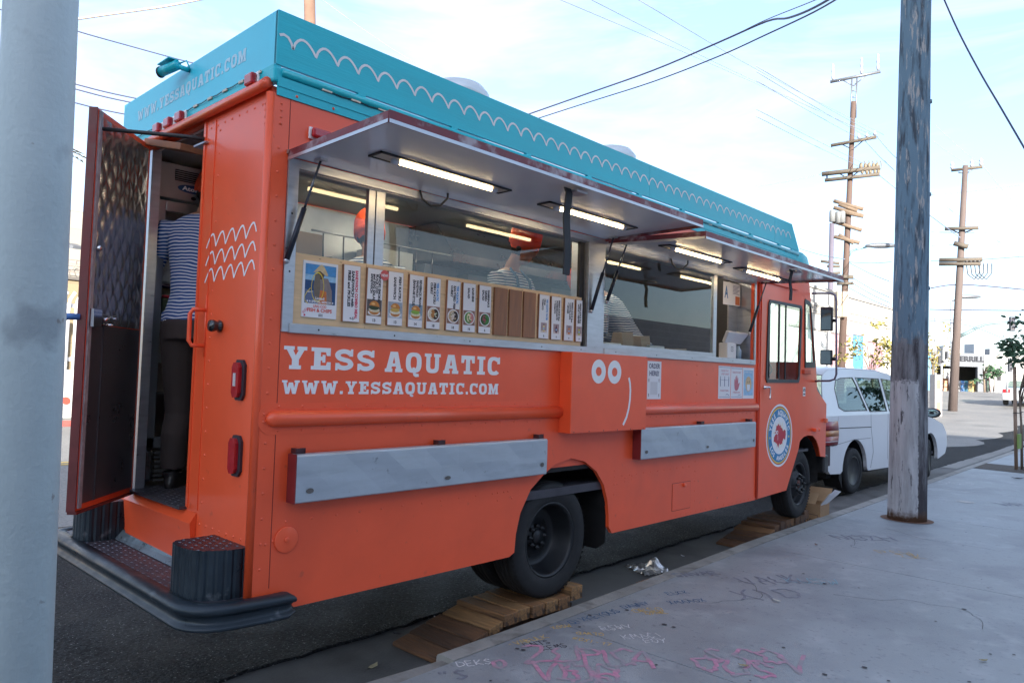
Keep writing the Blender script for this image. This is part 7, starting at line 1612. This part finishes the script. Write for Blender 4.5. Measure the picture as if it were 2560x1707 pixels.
# people at the store (far)
for px, c_, lab in ((497,(.55,.50,.52),'far person in pale clothes beside the pale cabinet'),(890,(.5,.42,.40),'far person standing in the white store doorway')):
    u = su(K3(px,1400)); b_ = Vector(FS(u,.05,.6)); e = empty('person', b_, lab, 'person'); rings = []
    for z, r_ in ((0,.10),(.4,.12),(.85,.17),(1.1,.16),(1.35,.21),(1.48,.12),(1.52,.06),(1.6,.10),(1.7,.10),(1.78,.03)): rings.append([(b_.x+r_*1.1*math.cos(2*math.pi*k/10), b_.y+r_*.8*math.sin(2*math.pi*k/10), b_.z+z) for k in range(10)])
    MB().loft(rings).build('body', mat('far_cloth_%d' % px, c_, .8, var=.5, vs=3), e)
# silver car at the right edge
sc_ = empty('silver_car', (-4.2,50,gz(-4.2,50)), 'silver car with red tail lamps at the right edge of the street', 'car'); z0 = gz(-4,50)
CF_ = lambda u, d, v: (-5.0+d, 48.0+u, z0+v)
mb = MB(); secs = []
for u, wl_, zt in ((0,.80,.85),(.15,.86,1.0),(.8,.88,1.05),(1.1,.88,1.08),(4.2,.86,.95),(4.5,.75,.75)): secs.append([CF_(u,.9+wl_*s_,z_) for s_, z_ in ((-1,.3),(-1.03,.6),(-.97,zt),(.97,zt),(1.03,.6),(1,.3))])
mb.loft(secs, smooth=False); mb.build('body', mat('car_silver', (.50,.52,.54), .3, .4, coat=.5), sc_, bevel=.04)
secs = [[CF_(u,.9+wl_*s_,z_) for s_, z_ in ((-1,1.0),(-.85,1.0+h_),(.85,1.0+h_),(1,1.0))] for u, wl_, h_ in ((.55,.80,.05),(1.2,.76,.42),(2.6,.76,.44),(3.5,.8,.02))]
MB().loft(secs, smooth=False).build('cabin_glass', VGL, sc_)
for s_ in (-1,1): MB().box(-.03,.06,.9+s_*.62-.18,.9+s_*.62+.18,.72,.92,0,CF_).build('tail_lamp', mat('tail_red', (.38,.015,.02)), sc_, bevel=.02)
for u in (.9,3.6):
    for d in (.1,1.7): MB().lathe([(.2,-.1),(.31,-.1),(.33,-.05),(.33,.05),(.31,.1),(.2,.1),(.12,.06),(0,.06)], CF_(u,d,.33), 'x', 20).build('wheel', RUBBER, sc_)

# ------------------------------------------------------------------ left side of the street
lb = empty('tan_building', (-28,5,.15), 'pale tan block building across the street behind the white fence', 'building')
TB = brickmat('tan_block', (.25,.19,.115), (.22,.17,.105), (.17,.135,.09), 1.0, .8, .4); CB = brickmat('pale_block', (.28,.255,.22), (.25,.23,.20), (.20,.185,.165), 1.0, 1.2, .6)
MB().box(-34,-24,-8,12,.0,4.50).build('lower_wall', TB, lb); MB().box(-40,-24.6,-4,12,4.52,6.95).build('upper_wall', CB, lb); MB().box(-24.2,-23.9,-8,12,4.505,4.60).build('ledge', mat('ledge_dark', (.10,.09,.08), .7), lb)
mb = MB()
for k in range(3): mb.tube([(-23.95,-8,4.75+.2*k),(-23.95,4,4.77+.2*k),(-23.95,12,4.75+.2*k)], .012, 5)
for y in (1,3,5,7): mb.tube([(-23.95,y,4.6),(-23.95,y,5.3)], .03, 6)
th_ = [(-23.95+.22*math.cos(k*.9), 3+.05*k, 5.0+.22*math.sin(k*.9)) for k in range(80)]; mb.tube(th_, .010, 4); mb.build('barbed_wire', mat('rust_wire', (.25,.20,.18), .7), lb)
wl2 = MB(); c = hx(*LB(75,285),-23.9); wl2.prism([(-.3,-.06),(.12,-.10),(.16,.0),(-.2,.10)],-.15,.15,0,lambda u,v,d:(c.x+.3+u*.6,c.y+d+u*.4,c.z+v)); wl2.build('wall_lamp', ALU, lb)
fw = empty('palisade_fence', (-22,4.5,.15), 'tall white palisade fence with outward curved tips across the street', 'fence')
FWH = mat('fence_white', (.62,.62,.64), .5, var=.02); pk = None
for i in range(34):
    y = 1.5+.205*i*1.0
    if pk is None: pk = MB().tube([(-22,y,.16),(-22,y,3.45),(-21.95,y+.02,3.70),(-21.80,y+.10,3.92)], .05, 6).build('picket', FWH, fw)
    else: c = pk.copy(); COL.objects.link(c); c.location.y += .205*i
MB().box(-22.12,-22.05,1,9,3.46,3.58).build('rail', FWH, fw); MB().box(-22.12,-22.05,1,9,1.80,1.92).build('rail', FWH, fw)
BAR = mat('barrier_plastic', (.42,.42,.40), .45, var=.05, vs=3)
for i, y in enumerate((3.6,4.86,6.12)):
    b = empty('water_barrier', (-20.6,y,.15), ['pale plastic road barrier hidden mostly by the grey column','pale plastic road barrier with a red dot across the street','pale plastic road barrier behind the open rear door'][i], 'barrier', 'plastic barriers along the far kerb')
    mb = MB(); mb.loft([[(-20.6+a_*w_,y+b_*.6*l_,z) for a_, b_ in ((-1,-1),(1,-1),(1,1),(-1,1))] for z, w_, l_ in ((.16,.32,1),(.45,.32,1),(.75,.18,.97),(1.35,.13,.93),(1.55,.12,.85))], smooth=False); mb.build('shell', BAR, b, bevel=.03)
    mb = MB(); disc(mb, lambda u,v,d=0: (-20.275+.0*d-(.0 if v < .46 else (v-.45)*.45), u, v), y-.05, .66, .11, n=18); mb.build('dot', mat('dot_red', (.75,.05,.03), .5), b, recalc=False, solid=.01)
MB().box(-30,-19.55,-40,42,-.2,.15).build('far_sidewalk', mat('far_concrete', (.24,.23,.21), .85, var=.08), kind='structure'); MB().box(-19.55,-19.38,-40,42,-.2,.16).build('far_kerb', mat('kerb_red', (.30,.07,.06), .7, var=.25, vs=4), kind='structure')
for x in (-11.35,-11.05): MB().add([(x,-40,.010),(x+.12,-40,.010),(x+.12,22,.010),(x,22,.010)], [(0,1,2,3)]).build('lane_line', mat('line_yellow', (.60,.40,.06), .7, var=.15, vs=3), kind='structure', recalc=False)
pm = empty('palm_tree', (-30,8.4,.15), 'palm frond tip showing between the grey column and the open door', 'palm'); c = hx(*AA(470,945),-29)
MB().tube([(c.x-1,c.y-1.1,.15),(c.x-1,c.y-1.1,c.z-.1)], [.28,.2], 10).build('trunk', BARK, pm); mb = MB(); rr_ = random.Random(4)
for k in range(16):
    a_ = 2*math.pi*k/16; d = Vector((math.cos(a_),math.sin(a_),.25)); p0 = Vector((c.x-1,c.y-1.1,c.z-.1))
    for j in range(9): t = .2+.14*j; s_ = Vector((-d.y,d.x,0)); b_ = p0+d*t*1.25-Vector((0,0,.35*t*t)); mb.add([b_, b_+s_*.30+d*.28-Vector((0,0,.1)), b_+d*.12],[(0,1,2)]); mb.add([b_, b_-s_*.30+d*.28-Vector((0,0,.1)), b_+d*.12],[(0,1,2)])
mb.build('crown', LEAFB, pm, recalc=False)
# ------------------------------------------------------------------ building on the near side (behind the camera, throws the shade, mirrored in the glass)
nb = empty('grey_brick_building', (18,-20,.15), 'tall grey brick building beside the near sidewalk, behind the viewer', 'building')
NB = brickmat('grey_brick', (.40,.37,.38), (.30,.28,.29), (.52,.50,.50), 1.0, .6, .3, ms=.02)
nx0 = 14; HB = 10.2
nops = []
for y in (-27.4,-22.6,-17.8,-13,-8.2,-3.4,1.4): nops.append([(y,1.1),(y+2.6,1.1),(y+2.6,3.9),(y,3.9)])
for y in (-27.4,-22.6,-17.8,-13,-8.2,-3.4,1.4): nops.append([(y,5.0),(y+2.6,5.0),(y+2.6,7.2),(y,7.2)])
plate([[(-60,.1),(7,.1),(7,HB),(-60,HB)]]+nops, 0, .3, mX(nx0)).build('front_wall', NB, nb)
mb = MB(); mb.box(nx0+.31,24,-60,7,.1,HB-.3); mb.box(nx0+.02,20,-8.5,.5,HB+.01,HB+2.8); mb.build('building_core', mat('core_grey', (.20,.20,.21), .8), nb)  # rooftop box added to keep the top of the timber pole shaded
NG = mat('shop_glass', (.10,.12,.14), .04, .0, var=0, spec=1.0, coat=1)
for q in nops:
    f = plate([q, shrink(q,.95)], -.02, .1, mX(nx0)).build('window', mat('frame_pale', (.5,.52,.54), .5), nb); plate([shrink(q,.95)], .12, .14, mX(nx0)).build('pane', mat('reflective_glazing', (.60,.66,.72), .03, .95, var=0), f)
mb = MB(); text(mb, 'same day', mX(nx0-.03), 7.4, 2.9, .34, 2.0, 0, 'r', .0) if False else text(mb, 'same day', lambda u,v,d=0: (nx0+.10-d, -u, v), -7.4, 2.6, .34, 2.1, 0, 'l', .01); mb.build('window_lettering', WHITE, nb, recalc=False)

lw_ = empty('low_brick_wing', (17,20,.15), 'unseen low grey brick wing with mirror glazing, added for the window reflections', 'building')  # wing added for window reflections, kept low to leave the sidewalk sunlit
wops = [[(y,1.0),(y+2.4,1.0),(y+2.4,3.2),(y,3.2)] for y in (9,13.2,17.4,21.6,25.8,30)]
plate([[(7.3,.1),(36,.1),(36,4.4),(7.3,4.4)]]+wops, 0, .3, mX(14.4)).build('front_wall', NB, lw_); MB().box(14.71,22,7.3,36,.1,4.3).build('building_core', mat('core_grey', (.20,.20,.21)), lw_)
for q in wops:
    f = plate([q, shrink(q,.95)], -.02, .1, mX(14.4)).build('window', mat('frame_pale', (.5,.52,.54)), lw_); plate([shrink(q,.95)], .12, .14, mX(14.4)).build('pane', mat('reflective_glazing', (.60,.66,.72)), f)
# ------------------------------------------------------------------ overhead wires
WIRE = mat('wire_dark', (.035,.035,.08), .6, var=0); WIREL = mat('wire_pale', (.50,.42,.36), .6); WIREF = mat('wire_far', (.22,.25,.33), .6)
def wire(pts, D0, D1_, r, lab, mt=WIRE, nm='overhead_cable', grp='overhead cables'):
    P = []; n = len(pts)
    for i, p in enumerate(pts): P.append(hd(p[0], p[1], D0+(D1_-D0)*i/max(1,n-1)))
    # smooth the survey points into a sagging line
    Q = []
    for i in range(len(P)-1):
        p0, p1, p2, p3 = P[max(i-1,0)], P[i], P[i+1], P[min(i+2,len(P)-1)]
        for k in range(5):
            t = k/5; Q.append(.5*((2*p1)+(p2-p0)*t+(2*p0-5*p1+4*p2-p3)*t*t+(3*p1-p0-3*p2+p3)*t**3))
    Q.append(P[-1])
    return MB().tube(Q, r, 5).build(nm, mt, label=lab, cat='cable', group=grp)
wire([MM(1150,285),MM(1330,222),MM(1500,162),MM(1650,98),MM(1760,50),MM(1810,42),MM(1870,18),MM(1960,-35)], 30, 16, .030, 'upper thick bundled cable crossing the sky above the awnings')
wire([MM(1150,300),MM(1330,242),MM(1500,188),MM(1650,130),MM(1760,80),MM(1870,28),MM(1960,-25)], 30, 16, .022, 'lower thick cable running just below the bundled cable')
wire([MM(1700,75),MM(1760,46),MM(1860,6),MM(1920,-20)], 18, 15, .010, 'short thin cable above the bundled cable at the top of the sky')
for a_, b_, m_, lab in (((1240,-20),(2010,312),(1640,150),'thin wire to the second crossarm, uppermost of its span'),((1300,-30),(2000,310),(1660,152),'thin wire just above the first span wire'),((1450,-10),(2030,310),(1760,172),'thin high wire over the tall pole')):
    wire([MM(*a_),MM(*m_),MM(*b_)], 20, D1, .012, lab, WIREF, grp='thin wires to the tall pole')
for a_, b_, lab in ((I2(-20,372),I2(650,758),'upper of three parallel wires to the second crossarm'),(I2(-20,402),I2(600,768),'middle of three parallel wires to the second crossarm'),(I2(-20,452),I2(553,775),'lower of three parallel wires to the second crossarm'),(I2(-20,612),I2(620,935),'upper wire of the pair to the third crossarm'),(I2(-20,652),I2(570,940),'lower wire of the pair to the third crossarm'),(I2(-20,1045),I2(345,975),'wire rising from the left to the third crossarm'),(I2(-20,1140),I2(420,1122),'flat wire from the left to the low crossarms')):
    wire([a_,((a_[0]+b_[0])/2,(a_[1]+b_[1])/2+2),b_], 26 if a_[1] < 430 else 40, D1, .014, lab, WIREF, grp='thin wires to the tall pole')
for a_, b_, lab in ((I2(590,790),I2(760,960),'thin wire falling right from the second crossarm'),(I2(655,765),I2(780,900),'thin wire falling right from the end of the second crossarm'),(I2(660,975),I2(1120,1330),'wire from the third crossarm to the corner pole'),(K4(650,260),K4(1110,470),'dark service cable falling right from the tall pole'),(K4(690,430),K4(1110,650),'upper service cable below the first'),(K4(690,490),K4(1110,710),'middle service cable below the first'),(K4(640,535),K4(1110,760),'lowest service cable falling to the right'),(K4(90,100),K4(590,215),'cable from the truck roof side to the tall pole'),(K4(640,248),K4(1120,246),'flat cable at lamp height from the tall pole')):
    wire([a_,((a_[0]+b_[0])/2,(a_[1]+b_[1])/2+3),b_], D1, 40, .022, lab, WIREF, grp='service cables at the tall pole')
for a_, b_, c_, lab in ((K3(340,472),K3(640,437),K3(1280,488),'dark sagging cable through the corner pole'),(K3(330,680),K3(640,686),K3(1280,692),'dark level cable across the corner pole'),(K3(330,775),K3(640,786),K3(1280,788),'level cable below the lamp arm'),(K3(340,205),K3(640,205),K3(1280,160),'cable along the double crossarm of the corner pole'),(K3(330,790),K3(720,840),K3(1100,985),'slack cable falling right from the corner pole'),(I2(960,1090),I2(1150,1075),I2(1500,1030),'thin cable high at the corner pole'),(I2(960,1300),I2(1150,1302),I2(1500,1300),'thin level cable at the second arm of the corner pole'),(I2(960,1375),I2(1150,1368),I2(1500,1372),'thin level cable at the small arm of the corner pole')):
    wire([a_,b_,c_], D2, D2, .030 if 'dark' in lab else .016, lab, WIREF if 'thin' in lab else WIRE, grp='cables at the corner pole')
for a_, b_, lab in ((I2(980,700),I2(1238,925),'faint wire rising left from the corner pole top'),(I2(970,790),I2(1186,932),'second faint wire rising left from the corner pole top'),(I2(1250,930),I2(1500,1220),'faint wire falling right from the corner pole top'),(I2(970,1100),I2(1220,1276),'faint wire to the second arm of the corner pole'),(I2(1225,1280),I2(1500,1440),'faint wire falling right from the second arm')):
    wire([a_,((a_[0]+b_[0])/2,(a_[1]+b_[1])/2+4),b_], D2, D2+2, .011, lab, WIREF, grp='faint wires at the corner pole')
wire([MM(2160,-20),MM(2200,70),MM(2250,165),MM(2300,250),MM(2370,370)], 11, 9, .010, 'dark violet cable falling steeply at the upper right')
wire([AA(400,165),AA(520,210),AA(840,300),AA(1150,385),AA(1330,430)], 18, 18, .014, 'single dark wire to the camera on the rear fascia', grp='wires left of the truck')
for a_, b_, lab in ((AA(480,548),AA(930,653),'upper of three dark wires behind the rear fascia'),(AA(480,580),AA(900,680),'middle of three dark wires behind the rear fascia'),(AA(480,670),AA(860,756),'lowest of three dark wires behind the rear fascia')): wire([a_,((a_[0]+b_[0])/2,(a_[1]+b_[1])/2+2),b_], 26, 26, .022, lab, grp='wires left of the truck')
wire([AA(480,130),AA(700,98),AA(900,70),AA(1100,40),AA(1400,-20)], 14, 14, .020, 'pale sunlit twisted cable at the upper left of the sky', WIREL, grp='wires left of the truck')
wire([AA(-30,55),AA(60,80)], 26, 26, .02, 'dark wire left of the grey column', grp='wires left of the truck'); 
wire([MM(740,0),MM(830,65),MM(920,125),MM(1010,175)], 20, 19, .008, 'thin dotted cable falling behind the teal fascia', WIREF, grp='wires left of the truck')
